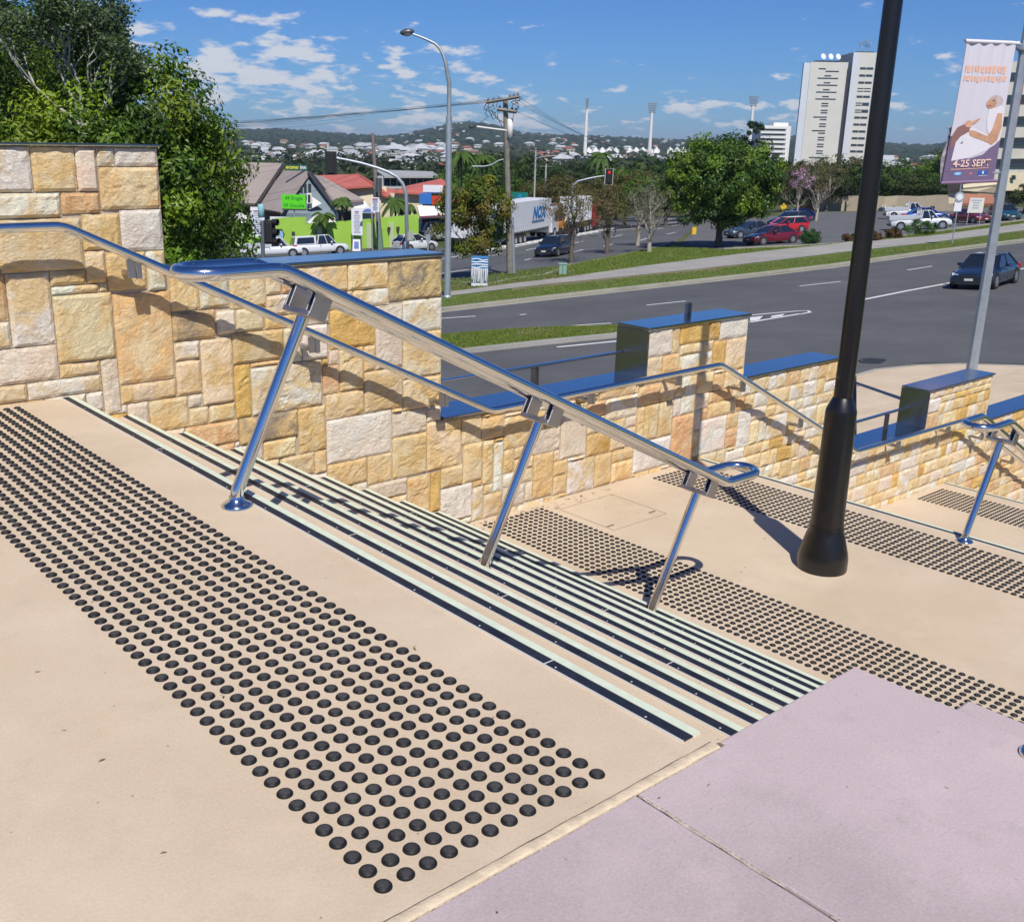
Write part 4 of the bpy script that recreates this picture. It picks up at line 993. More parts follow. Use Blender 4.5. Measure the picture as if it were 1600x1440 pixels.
for (u, d, h, w, k) in [(560, 150, 8, 1.3, 'dense'), (500, 175, 9, 1.4, 'dense'), (430, 185, 8, 1.5, 'grey'), (380, 180, 9, 1.5, 'dense'), (620, 190, 11, 1.3, 'dense'), (660, 175, 11, 1.2, 'dense'), (592, 215, 9, 1.6, 'grey'), (540, 240, 10, 1.5, 'bright'),
        (715, 150, 11, 1.1, 'bright'), (745, 140, 9.5, 1.1, 'bright'), (775, 165, 15.5, 1.0, 'dense'), (742, 178, 15.5, 1.0, 'dense'), (835, 190, 15.5, 1.05, 'dense'), (862, 170, 11, 1.2, 'dense'), (800, 140, 9, 1.1, 'bright'), (838, 135, 8, 1.2, 'brown'),
        (880, 130, 8.6, 1.1, 'brown'), (905, 165, 10, 1.3, 'dense'), (930, 150, 9.5, 1.2, 'grey'), (962, 150, 10.5, 1.2, 'bright'), (990, 190, 12.6, 1.2, 'dense'), (1030, 180, 12, 1.2, 'dense'), (975, 126, 8.6, 1.1, 'brown'), (1010, 120, 8.3, 1.1, 'bright'), (1040, 124, 8.6, 1.1, 'grey'), (940, 122, 7.8, 1.1, 'brown'), (912, 124, 7.0, 1.1, 'brown'), (1060, 150, 10.6, 1.1, 'bright'),
        (870, 142, 9.2, 1.1, 'brown'), (1005, 140, 9.2, 1.1, 'brown'), (1080, 135, 8, 1.1, 'grey'), (1100, 150, 11, 1.2, 'dense'), (1180, 150, 11.4, 1.2, 'dense'), (1290, 150, 12.6, 1.2, 'grey'), (1325, 155, 12.5, 1.1, 'brown'), (1395, 165, 11.6, 1.2, 'dense'),
        (1425, 160, 10.8, 1.2, 'bright'), (1455, 165, 13.2, 1.1, 'bright'), (1475, 170, 15.0, 1.0, 'grey'), (1500, 150, 9, 1.2, 'dense'), (1350, 152, 12.1, 1.3, 'dense'), (1375, 158, 11.8, 1.2, 'bright'), (1265, 160, 13.3, 1.0, 'dense'), (1245, 155, 12.2, 1.1, 'brown'), (1305, 165, 13.7, 1.1, 'brown'), (1600, 120, 8.0, 1.2, 'dense'), (1580, 115, 6.6, 1.2, 'grey'), (1640, 118, 8, 1.3, 'brown'), (1700, 130, 9, 1.3, 'dense'), (1410, 150, 9.2, 1.3, 'grey'), (1440, 150, 8.5, 1.3, 'dense'), (1478, 146, 7.5, 1.2, 'dense')]:
    plant(k, u, d, h*(.60 if u > 1100 else .72 if u > 690 else .8), w*1.15)
bk = {}
for u, dd, kind, o in planted:
    pl = [p for lim, p in PLACES if u < lim][0]; bk.setdefault((kind, pl), []).append((u, dd, o))
ORD = ['leftmost', 'second from left', 'third from left', 'fourth from left', 'fifth from left', 'sixth from left']
for (kind, pl), lst in bk.items():
    lst.sort(key=lambda z: z[0])
    for i, (u, dd, o) in enumerate(lst): o['label'] = LAB[kind]+' '+pl+((', '+ORD[i]+' of its kind there') if len(lst) > 1 else '')
# tall pine with tufts above the round tree
q = on_ground(1165, 210); t = empty('pine_tree', q, label='tall sparse pine with dark tufts rising above the round tree', cat='tree')
limbs('trunk', 0, 12.0, .25, 4, .20, m_bark, t, 77, 1)
crown('crown', ((78, (0, 0, 14.2), (2.3, 2.3, 2.4), 15, 2600, .22, [(.02, .05, .015), (.03, .065, .02)]), dict(clump_r=.26, shell=.75)), m_leafm, t)
# pink blossom tree
q = on_ground(1243, 118); k_ = ppm(q); t = empty('blossom_tree', q, label='small tree with pink blossom at the edge of the car park', cat='tree')
limbs('trunk', 0, 3.0, .6, 7, .12, m_barkp, t, 79, 2)
crown('crown', ((80, (0, 0, 4.7), (1.7, 1.6, 1.3), 22, 900, .10, [(.50, .32, .42), (.42, .26, .36), (.2, .15, .12)]), dict(clump_r=.35, shell=.4)), m_leafm, t)
q = on_ground(1275, 120); t = empty('bare_tree', q, label='wide bare brown tree behind the car park wall next to the blossom', cat='tree')
limbs('trunk', 0, 3.6, .9, 9, .16, m_barkp, t, 81, 3); crown('crown', ((82, (0, 0, 5.2), (3.4, 2.8, 2.0), 60, 2400, .09, BR), dict(clump_r=.3, shell=.3)), m_leafm, t)
# palms
def palm(u, d, h, label, fr=1.9, seed=1):
    r = random.Random(seed); q = on_ground(u, d); t = empty('palm_tree', q, label=label, cat='palm')
    MB().tube([(0, 0, 0), (.05, .02, h*.5), (.0, .05, h)], [.16, .12, .09], 8).build('trunk', m_bark, t)
    b = MB(); buf = []
    for i in range(17):
        a = 6.28*i/17+r.uniform(-.2, .2); up = r.uniform(.1, 1.1); pr = []
        for k in range(7):
            s = k/6; pr.append(Vector((math.cos(a)*fr*s, math.sin(a)*fr*s, h+fr*(up*s-1.25*s*s))))
        side = Vector((-math.sin(a), math.cos(a), 0))
        for k in range(6):
            w0, w1 = .34*math.sin(math.pi*min(.99, (k+.3)/6.3)), .34*math.sin(math.pi*min(.99, (k+1.3)/6.3))
            for sg in (-1, 1):
                i0 = len(b.v); b.v += [tuple(pr[k]), tuple(pr[k+1]), tuple(pr[k+1]+side*sg*w1-Vector((0, 0, w1*.7))), tuple(pr[k]+side*sg*w0-Vector((0, 0, w0*.7)))]; b.f.append((i0, i0+1, i0+2, i0+3)); b.sm.append(False)
                j = r.uniform(.8, 1.25); buf += [.07*j, .13*j, .02*j, 1]*4
    o = b.build('fronds', m_leafm, t, fix=False); set_leafcol(o, buf)
palm(507, 97, 3.3, 'low palm in front of the blue-grey gable', 1.3, 1); palm(536, 98, 4.6, 'palm standing before the brown lean-to roof', 1.2, 2); palm(618, 108, 4.3, 'bushy palm behind the green wall near the signal mast', 1.7, 3); palm(636, 110, 3.6, 'second palm behind the green wall, right of the bushy one', 1.4, 4)
palm(720, 132, 9.5, 'tall palm with drooping fronds left of the big utility pole', 2.6, 5); palm(752, 136, 9.0, 'tall palm just left of the big utility pole', 2.4, 6); palm(935, 160, 9.6, 'palm rising beside the left stadium floodlight', 2.8, 7)
# clipped bushes by the car park
def bush(u, v, rx, rz, label, cols, seed, name='bush', n=5000, leaf=.05):
    q = ground(u, v); k_ = ppm(q); t = empty(name, q, label=label, cat='bush')
    crown('foliage', ((seed, (0, 0, rz/k_*.9), (rx/k_, rx/k_*.8, rz/k_), 60, n, leaf, cols), dict(clump_r=.34, shell=.55, flat=.8)), m_leafm, t)
    limbs('stems', 0, rz/k_*.9, .5, 5, .05, m_bark, t, seed, 1)
bush(1266, 383, 19, 13, 'round clipped green bush beside the maroon parked car', [(.025, .075, .012), (.045, .11, .02)], 91)
bush(1437, 368, 30, 13, 'low green bush on the verge in front of the white tray truck', [(.04, .11, .01), (.07, .15, .015), (.03, .07, .01)], 92)
RU = [(.10, .06, .02), (.14, .08, .025), (.08, .055, .02)]
bush(1395, 374, 16, 9, 'rusty brown grass bush left of the low green bush', RU, 93); bush(1360, 378, 20, 9, 'rusty brown grass bush partly behind the black lamp post', RU, 94); bush(1330, 379, 22, 7, 'low rusty bush just left of the black lamp post', RU, 95)
bush(596, 383, 6, 19, 'narrow dark hedge plant against the green wall by the pole', DG[:2], 96, n=1600); bush(572, 384, 5, 20, 'slim dark cypress shrub beside the tall white sign', DG[:2], 97, n=1400); bush(602, 378, 10, 8, 'small dark shrub at the green wall behind the dark pickup', DG[:2], 98, n=1400)
# far-off canopy: tree cover over the suburbs and hills, too dense to count
def canopy(name, n, rmin, rmax, label, smin, smax, cols, seed):
    r = random.Random(seed); b = MB(); buf = []
    ico = [(0, 0, 1)]+[(math.cos(a)*.89, math.sin(a)*.89, .45) for a in [i*1.2566 for i in range(5)]]+[(math.cos(a)*.9, math.sin(a)*.9, -.35) for a in [i*1.2566+.63 for i in range(5)]]
    IF = [(0, 1, 2), (0, 2, 3), (0, 3, 4), (0, 4, 5), (0, 5, 1)]+[(1, 6, 2), (2, 7, 3), (3, 8, 4), (4, 9, 5), (5, 10, 1), (2, 6, 7), (3, 7, 8), (4, 8, 9), (5, 9, 10), (1, 10, 6)]
    for _ in range(n):
        a = R(r.uniform(-34, 34)); rr = rmin*(rmax/rmin)**(r.random()**.8)
        x, y = EYE.x+rr*math.cos(YAW-a), EYE.y+rr*math.sin(YAW-a)
        if rr < 1500 and noise.noise(Vector((x/90, y/90, 9))) < -.12: continue
        z = terr(x, y); s = r.uniform(smin, smax)*(1+rr/6000); sz = s*r.uniform(.5, .8); c = r.choice(cols); j = r.uniform(.65, 1.3)
        i0 = len(b.v)
        for p in ico: w = r.uniform(.75, 1.2); b.v.append((x+p[0]*s*w, y+p[1]*s*w, z+sz*.8+p[2]*sz*w)); buf += [c[0]*j, c[1]*j, c[2]*j, 1]
        for f in IF: b.f.append(tuple(q+i0 for q in f)); b.sm.append(False)
    o = b.build(name, m_leafm, fix=False); set_leafcol(o, buf); return tag(o, label, 'woodland', kind='stuff')
FC = [(.03, .055, .018), (.04, .07, .02), (.055, .075, .025), (.07, .07, .03), (.035, .05, .02)]
def leafy_canopy(name, n, rmin, rmax, label, cols, seed, per=46):
    r = random.Random(seed); V = []; Fc = []; buf = []
    for _ in range(n):
        a = R(r.uniform(-34, 34)); rr = rmin*(rmax/rmin)**(r.random()**.9)
        x, y = EYE.x+rr*math.cos(YAW-a), EYE.y+rr*math.sin(YAW-a)
        if noise.noise(Vector((x/70, y/70, 9))) < -.22: continue
        z = terr(x, y); s = r.uniform(2.6, 5.0); h = s*r.uniform(.9, 1.5); c = r.choice(cols); j0 = r.uniform(.65, 1.25)
        for _k in range(per):
            p = Vector((r.gauss(0, 1), r.gauss(0, 1), r.gauss(0, 1))).normalized()*(r.random()**.4)
            pt = Vector((x+p.x*s, y+p.y*s, z+h*.8+p.z*h)); nn = (p+Vector((r.uniform(-.6, .6), r.uniform(-.6, .6), r.uniform(-.2, .8)))).normalized(); t_ = nn.cross(Vector((r.uniform(-1, 1), r.uniform(-1, 1), .3))).normalized(); b_ = nn.cross(t_); q_ = s*.26*r.uniform(.6, 1.3)
            i0 = len(V); V += [pt-t_*q_, pt+b_*q_, pt+t_*q_, pt-b_*q_]; Fc.append((i0, i0+1, i0+2, i0+3)); j = j0*r.uniform(.75, 1.25); buf += [c[0]*j, c[1]*j, c[2]*j, 1]*4
    b = MB(); b.v = [tuple(v) for v in V]; b.f = Fc; b.sm = [False]*len(Fc); o = b.build(name, m_leafm, fix=False); set_leafcol(o, buf); return tag(o, label, 'woodland', kind='stuff')
leafy_canopy('suburb_trees', 2600, 210, 1000, 'mass of trees among the nearer houses of the suburb below', FC, 1)
canopy('distant_suburb_trees', 4200, 950, 1700, 'tree cover among the distant houses on the rising ground', 3.0, 5.0, FC, 3)
canopy('hill_woods', 15000, 1600, 3900, 'wooded hills along the horizon behind the suburb', 3.6, 7.0, [(.022, .045, .022), (.03, .055, .025), (.04, .06, .03)], 2)
# ================================================================== BUILDINGS
m_white = mat('white_wall', (.74, .73, .70), .8, var=.06, vscale=1); m_cream = mat('cream_wall', (.66, .57, .40), .85, var=.08, vscale=1); m_brownroof = mat('brown_metal_roof', (.33, .275, .245), .6, var=.08, vscale=.6)
m_redroof = mat('red_roof', (.48, .13, .10), .7, var=.12, vscale=1.2); m_bgrey = mat('blue_grey_cladding', (.16, .21, .24), .7, var=.1, vscale=2); m_glass = mat('window_glass', (.03, .04, .05), .08, spec=.8)
m_fascia = mat('dark_fascia', (.04, .035, .035), .6); m_lgreen = mat('lime_green_wall', (.30, .52, .06), .75, var=.07, vscale=.7); m_grey = mat('grey_wall', (.36, .36, .36), .8, var=.08, vscale=1)
m_signgreen = mat('bright_green_sign', (.10, .62, .01), .5); m_print = mat('black_print', (.02, .02, .02), .6); m_offw = mat('off_white', (.72, .73, .76), .6); m_towerw = mat('tower_concrete', (.62, .60, .55), .85, var=.05, vscale=.08); m_towerb = mat('tower_side_shading', (.60, .63, .68), .85, var=.04, vscale=.08)  # tower sides use a bluish copy of the concrete, side shading in the colour
m_galv = mat('galvanised_steel', (.42, .46, .50), .5, .6, var=.12, vscale=5, bump=.1, bscale=50)
m_wood = mat('weathered_pole_timber', (.22, .20, .17), .9, var=.25, vscale=3, bump=.6, bscale=25)
P_ = at_d
def slab(name, pts, thick, m, parent, bevel=0):
    """roof or wall panel: corner points, given real thickness along its own normal"""
    P = [Vector(p) for p in pts]; n = (P[1]-P[0]).cross(P[2]-P[0]).normalized()
    if n.dot(EYE-P[0]) > 0: n = -n
    return MB().prism(P, n*thick).build(name, m, parent, bevel=bevel)
def text_obj(s, size, m, parent, origin, xdir, zdir, name='lettering', ext=.004, align='LEFT', shear=0.0, bold=0.0):
    cu = bpy.data.curves.new(name, 'FONT'); cu.body = s; cu.size = size; cu.extrude = ext; cu.align_x = align; cu.shear = shear; cu.offset = bold; cu.resolution_u = 2
    o = bpy.data.objects.new('tmp', cu); COL.objects.link(o)
    dg = bpy.context.evaluated_depsgraph_get(); me = bpy.data.meshes.new_from_object(o.evaluated_get(dg)); bpy.data.objects.remove(o); bpy.data.curves.remove(cu)
    me.name = name; me.materials.clear(); me.materials.append(m)
    ob = bpy.data.objects.new(name, me); COL.objects.link(ob)
    X = Vector(xdir).normalized(); Z = Vector(zdir).normalized(); Y = Z.cross(X) ; Z = X.cross(Y)
    Mx = Matrix(((X.x, Z.x, -Y.x, origin[0]), (X.y, Z.y, -Y.y, origin[1]), (X.z, Z.z, -Y.z, origin[2]), (0, 0, 0, 1)))
    me.transform(Mx)
    if parent: ob.parent = parent
    return ob
def signboard(name, u0, v0, u1, v1, d, m, label, cat='sign', frame=None, posts=None, group=None, thick=.12, d1=None):
    """upright board seen between two photo corners, standing at distance d; posts run to the ground"""
    d1 = d1 or d
    a, b_, c, e = P_(u0, v1, d), P_(u1, v1, d1), P_(u1, v0, d1), P_(u0, v0, d)
    c.z = e.z; c.x, c.y = b_.x, b_.y; e.x, e.y = a.x, a.y; b_.z = a.z
    t = empty(name, (0, 0, 0), label=label, cat=cat, group=group)
    n = (b_-a).cross(Vector((0, 0, 1))).normalized()
    if n.dot(EYE-a) > 0: n = -n
    MB().prism([a, b_, c, e], n*thick).build('board', m, t)
    for f in (posts or []):
        q = a.lerp(b_, f)+n*thick*.5; zg = terr(q.x, q.y); MB().cyl((q.x, q.y, zg), (q.x, q.y, a.z), .06, n=8).build('post', m_galv, t)
    return t, a, b_, c, e, -n
# ---- motel with steep brown roofs
B = empty('motel_building', on_ground(450, 106), label='motel with steep brown metal roofs and a blue-grey gable', cat='building')
B_inv = Vector(B.location)
def rel(o): o.location = o.location - B_inv; return o
def bslab(name, pts, thick, m): return rel(slab(name, pts, thick, m, B))
bslab('roof', [P_(330, 252, 117), P_(441, 255, 113), P_(400, 318, 106), P_(290, 312, 110)], .25, m_brownroof)
bslab('fascia', [P_(441, 255, 112.9), P_(445, 257, 112.9), P_(403, 321, 105.8), P_(399, 318, 105.8)], .3, m_fascia)
bslab('roof', [P_(445, 264, 112), P_(483, 268, 105), P_(437, 331, 101), P_(398, 324, 107)], .25, m_brownroof)
bslab('gable_wall', [P_(483, 270, 105.2), P_(441, 333, 102), P_(441, 372, 102), P_(529, 372, 103), P_(529, 335, 103)], .3, m_bgrey)
bslab('roof', [P_(482.5, 266.5, 104.6), P_(486, 267, 106), P_(534, 327, 103.2), P_(529, 328, 102.6)], .25, m_fascia)
bslab('white_panel', [P_(483, 304, 103), P_(503, 318, 102.6), P_(483, 327, 102.6)], .15, m_white)
bslab('roof', [P_(487, 272, 107), P_(505, 276, 109), P_(569, 312, 104), P_(523, 315, 102.5)], .2, m_brownroof)
bslab('side_wall', [P_(523, 316, 103.4), P_(569, 313, 104.4), P_(586, 332, 104), P_(586, 352, 104), P_(520, 352, 103.4)], .3, m_white)
bslab('veranda_roof', [P_(524, 325, 102), P_(586, 329, 102), P_(586, 324, 106), P_(524, 321, 106)], .15, m_brownroof)
bslab('veranda_opening', [P_(530, 332, 103.1), P_(551, 332, 103.1), P_(551, 344, 103.1), P_(530, 344, 103.1)], .1, m_fascia)
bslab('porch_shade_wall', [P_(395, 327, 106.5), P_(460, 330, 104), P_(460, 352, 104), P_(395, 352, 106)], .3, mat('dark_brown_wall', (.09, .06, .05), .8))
for (a, b_, c, d_) in ((469, 291, 473, 302), (475, 287.5, 479, 302), (481.5, 287, 486, 301)):
    w = rel(slab('window', [P_(a, d_, 102.9), P_(b_ if 0 else c, d_, 102.9), P_(c, b_, 102.9), P_(a, b_, 102.9)], .08, m_glass, B))
w = rel(slab('window', [P_(479.5, 317.5, 102.2), P_(487, 318, 102.2), P_(487, 302.5, 102.2), P_(479.5, 302, 102.2)], .25, m_white, B)); g_ = rel(slab('pane', [P_(481, 316, 102.15), P_(485, 316, 102.15), P_(485, 304.5, 102.15), P_(481, 304, 102.15)], .1, m_glass, B))
# roof sign
t, a, b_, c, e, n = signboard('roof_sign', 445, 257, 481, 266.5, 106, mat('dark_green_board', (.012, .09, .05), .6), 'dark green roof sign reading econo inn above the motel gable', thick=.2)
text_obj('econo', .50, mat('yellow_print', (.75, .68, .05), .6), t, a.lerp(b_, .05)+Vector((0, 0, .18))+n*.02, b_-a, (0, 0, 1), bold=.012); text_obj('inn', .50, m_offw, t, a.lerp(b_, .67)+Vector((0, 0, .18))+n*.02, b_-a, (0, 0, 1), bold=.012)
# green price board
t, a, b_, c, e, n = signboard('price_board', 441, 304, 478, 326, 98.5, m_signgreen, 'bright green price board with two lines of lettering before the motel', posts=(.5,), thick=.35)
text_obj('49 Single', .46, mat('dark_green_print', (.01, .16, .02), .6), t, a.lerp(b_, .5)+Vector((0, 0, .82))+n*.02, b_-a, (0, 0, 1), align='CENTER'); text_obj('59 Double', .46, MATS['dark_green_print'], t, a.lerp(b_, .5)+Vector((0, 0, .16))+n*.02, b_-a, (0, 0, 1), align='CENTER')
MB().prism([a+n*.01-Vector((0, 0, .14)), b_+n*.01-Vector((0, 0, .14)), b_+n*.01, a+n*.01], -n*.3).build('lower_edge', m_fascia, t)
# ---- red-roofed cream building
D = empty('red_roof_building', on_ground(600, 118), label='cream building with hipped red roofs behind the green wall', cat='building'); Dl = Vector(D.location)
def ds(name, pts, th, m): o = slab(name, pts, th, m, D); o.location = -Dl; return o
ds('wall', [P_(536, 291, 120), P_(604, 291, 119.5), P_(604, 322, 119), P_(536, 322, 119.5)], .3, m_cream)
ds('wall', [P_(560, 318, 117.5), P_(656, 318, 117.5), P_(656, 345, 117.5), P_(560, 345, 117.5)], .3, m_cream); ds('wall', [P_(604, 302, 119), P_(660, 300, 119), P_(660, 322, 119), P_(604, 322, 119)], .3, m_cream)
ds('roof', [P_(497, 274, 124), P_(556, 272, 128), P_(584, 290, 118.8), P_(538, 293, 118.8)], .2, m_redroof); ds('roof', [P_(556, 272, 128), P_(584, 288, 118.6), P_(606, 305, 118.4), P_(584, 292, 118.4)], .2, m_redroof)
ds('roof', [P_(585, 292, 121), P_(620, 296, 121), P_(606, 307, 118), P_(598, 304, 118)], .2, m_redroof)
ds('roof', [P_(615, 299, 118.2), P_(637, 290, 124), P_(690, 279, 126), P_(700, 286, 122), P_(660, 302, 118.2)], .2, m_redroof); ds('roof', [P_(690, 279, 126), P_(714, 296, 121), P_(716, 312, 117), P_(703, 312, 117), P_(692, 300, 118)], .2, m_redroof)
# ---- flat-roofed grey building behind
Gb = empty('flat_roof_building', on_ground(640, 165), label='flat grey-roofed building with a row of dark windows', cat='building'); Gl = Vector(Gb.location)
def gs(name, pts, th, m): o = slab(name, pts, th, m, Gb); o.location = -Gl; return o
gs('roof', [P_(586, 265, 172), P_(676, 268, 172), P_(686, 275, 160), P_(600, 275, 160)], .3, m_grey); gs('wall', [P_(588, 275, 161), P_(686, 275, 161), P_(686, 295, 161), P_(588, 295, 161)], .3, mat('pale_grey_wall', (.42, .42, .42), .8))
for i in range(8):
    u = 601+i*10.2; gs('window', [P_(u, 290, 160.9), P_(u+8, 290, 160.9), P_(u+8, 278.5, 160.9), P_(u, 278.5, 160.9)], .1, m_glass)
# ---- shop with white awning and blue/red panels
t, a, b_, c, e, n = signboard('blue_board', 655, 302, 674, 319, 112, mat('bright_blue', (.03, .16, .50), .5), 'bright blue advertising panel on the roof above the white awning', thick=.3)
t, a, b_, c, e, n = signboard('red_board', 674.5, 306, 690, 320, 112, mat('signal_red', (.55, .05, .02), .5), 'orange-red advertising panel beside the blue one', thick=.3)
t, a, b_, c, e, n = signboard('white_roof_sign', 661, 289, 692, 300, 113, m_offw, 'long white roof sign above the blue and red panels', thick=.2, posts=None)
MB().prism([a+n*.01-Vector((0, 0, .1)), b_+n*.01-Vector((0, 0, .1)), b_+n*.01, a+n*.01], -n*.2).build('edge', mat('blue_edge', (.08, .12, .4), .5), t)
S = empty('shop_building', on_ground(680, 112), label='low shop with a white awning and dark open front', cat='building'); Sl = Vector(S.location)
def ss(name, pts, th, m): o = slab(name, pts, th, m, S); o.location = -Sl; return o
ss('awning', [P_(652, 321, 111), P_(705, 323, 111), P_(705, 335, 109.5), P_(656, 338, 109.5)], .3, m_white); ss('awning_edge', [P_(655, 338.2, 109.4), P_(705, 335.2, 109.4), P_(705, 337.2, 109.4), P_(655, 340.2, 109.4)], .2, mat('maroon_trim', (.25, .03, .08), .5)); ss('shopfront', [P_(655, 340, 112), P_(705, 337, 112), P_(705, 368, 112), P_(655, 368, 112)], .3, m_fascia)
ss('side_wall', [P_(640, 345, 113), P_(656, 341, 111.6), P_(656, 372, 111.6), P_(640, 372, 113)], .3, m_white)
# ---- lime green street wall in stepped panels
W = empty('green_wall', on_ground(520, 101), label='lime green rendered street wall with stepped top', cat='wall'); Wl = Vector(W.location)
def ws(name, pts, th, m): o = slab(name, pts, th, m, W); o.location = -Wl; return o
seg = [(368, 357, 392, 357), (392, 349, 432, 345), (432, 343, 463, 341), (463, 341, 480, 341), (480, 352, 500, 350.5), (500, 350.5, 527, 349), (527, 348, 548, 347), (548, 346, 581, 344), (581, 343, 612, 341), (612, 340.5, 634, 339), (634, 338.5, 654, 336.5)]
for i, (u0, v0, u1, v1) in enumerate(seg):
    d0 = 95.5+(u0-368)*.014; d1 = 95.5+(u1-368)*.014; g0, g1 = on_ground(u0, d0), on_ground(u1, d1)
    a, b_ = P_(u0, v0, d0), P_(u1, v1, d1); a.x, a.y = g0.x, g0.y; b_.x, b_.y = g1.x, g1.y
    ws('panel', [g0-Vector((0, 0, .2)), g1-Vector((0, 0, .2)), b_, a], .25, m_lgreen)
for u in (376, 500, 577, 612): 
    d0 = 95.3+(u-368)*.014; g0 = on_ground(u-4, d0); g1 = on_ground(u+4, d0); h = Vector((0, 0, 2.3)); ws('pier', [g0, g1, g1+h, g0+h], .3, mat('pale_green_pier', (.42, .50, .30), .8))
for u in (459, 492, 509, 592, 608, 622):      # small dark lamps on the wall
    d0 = 95.2+(u-368)*.014; q = on_ground(u, d0)+Vector((0, 0, 1.9)); o = MB().prism([q+RH*-.16, q+RH*.16, q+RH*.05-Vector((0, 0, .55)), q-RH*.0-Vector((0, 0, .6))], FH*.2).build('wall_lamp', m_fascia, W); o.location = -Wl
hx = on_ground(430, 95.4)+Vector((0, 0, 1.75)); t = empty('hexagonal_sign', hx, label='dark six-sided sign with green and blue centre on the green wall', cat='sign')
def hexpts(rx, rz, off): return [RH*(-rx)+FH*off, RH*(-rx*.62)+Vector((0, 0, -rz))+FH*off, RH*(rx*.75)+Vector((0, 0, -rz))+FH*off, RH*rx+FH*off, RH*(rx*.75)+Vector((0, 0, rz))+FH*off, RH*(-rx*.62)+Vector((0, 0, rz))+FH*off]
MB().prism(hexpts(.95, .52, 0), FH*.12).build('board', mat('dark_olive', (.05, .09, .03), .6), t); MB().prism([RH*.2-Vector((0, 0, .34))+FH*-.02, RH*.74-Vector((0, 0, .34))+FH*-.02, RH*.84+FH*-.02, RH*.74+Vector((0, 0, .34))+FH*-.02, RH*.2+Vector((0, 0, .34))+FH*-.02], FH*.02).build('blue_field', mat('pale_blue', (.25, .45, .65), .5), t)
def tallsign(u, v0, v1, wpx, d, label, name='tall_sign'):
    q = on_ground(u, d); k = ppm(q); top = P_(u, v0, d).z; zb = P_(u, v1, d).z; w = wpx/k/2
    t = empty(name, q, label=label, cat='sign'); zz = top-q.z; zl = zb-q.z
    b = MB().prism([RH*-w+Vector((0, 0, zl)), RH*w+Vector((0, 0, zl)), RH*w+Vector((0, 0, zz)), RH*-w+Vector((0, 0, zz))], FH*.15).build('board', m_offw, t)
    for i in range(11):
        z = zz-(zz-zl)*(.16+.075*i); ww = w*rnd.uniform(.35, .75); m = MATS.get('maroon_trim') if i == 0 else mat('faint_print', (.32, .35, .45), .6)
        MB().prism([RH*-ww+Vector((0, 0, z)), RH*ww+Vector((0, 0, z)), RH*ww+Vector((0, 0, z+.11)), RH*-ww+Vector((0, 0, z+.11))], FH*-.01).build('print', m, t)
    if zl > .3:
        for s in (-.8, .8): MB().cyl(RH*w*s+FH*.07, RH*w*s+FH*.07+Vector((0, 0, zl)), .05, n=6).build('post', m_galv, t)
tallsign(405, 325, 372, 21, 93.5, 'tall pale tenancy sign behind the small traffic signal'); tallsign(558.5, 327, 370, 17, 96, 'tall pale tenancy sign standing at the green wall mid-way')
tallsign(587, 310, 333, 13, 93, 'square white sign fixed on the utility pole behind the green wall', 'pole_sign')
q = on_ground(557, 94.5); t = empty('sandwich_board', q, label='white sandwich board on the pavement under the tall sign', cat='sign')
MB().prism([RH*-.38, RH*.38, RH*.34+Vector((0, 0, 1.05))+FH*.2, RH*-.34+Vector((0, 0, 1.05))+FH*.2], FH*.04).build('front_board', m_offw, t); MB().prism([RH*-.22+Vector((0, 0, .25))+FH*.02, RH*.22+Vector((0, 0, .25))+FH*.02, RH*.2+Vector((0, 0, .85))+FH*.14, RH*-.2+Vector((0, 0, .85))+FH*.14], FH*-.02).build('print', mat('blue_print', (.12, .2, .45), .6), t)
q = on_ground(576, 95); t = empty('oval_sign', q, label='white half-oval sign on a yellow pole by the utility pole', cat='sign'); h0 = P_(576, 333, 95).z-q.z
MB().cyl(RH*.35, RH*.35+Vector((0, 0, h0)), .07, n=8).build('pole', mat('yellow_paint', (.70, .42, .02), .5), t); MB().prism([RH*(-.75*math.cos(a))+Vector((0, 0, h0-.1+.55*math.sin(a))) for a in [math.pi*i/8 for i in range(9)]], FH*.1).build('board', m_offw, t); MB().prism([RH*(-.5*math.cos(a))+Vector((0, 0, h0-.04+.34*math.sin(a)))-FH*.02 for a in [math.pi*i/8 for i in range(9)]], FH*.02).build('blue_field', MATS['blue_print'], t)
# bits of the motel courtyard: white umbrellas and shed roofs
for (u, v, d, w, label) in ((378, 342, 103, 1.6, 'white market umbrella half hidden by the dark tree'), (503, 343, 101, 1.5, 'white umbrella behind the green wall under the gable'), (520, 347, 101.5, .9, 'small white umbrella right of the bigger one behind the green wall')):
    q = on_ground(u, d); h = P_(u, v-8, d).z-q.z; t = empty('umbrella', q, label=label, cat='umbrella')
    MB().lathe([(w, h-.9), (w*.55, h-.4), (.05, h)], n=8, smooth=False).build('canopy', m_white, t); MB().cyl((0, 0, 0), (0, 0, h), .04, n=6).build('pole', m_galv, t)
signboard('white_fence_panel', 422, 338.5, 452, 346, 101, m_offw, 'low white board behind the green wall by the hexagonal sign', cat='board')
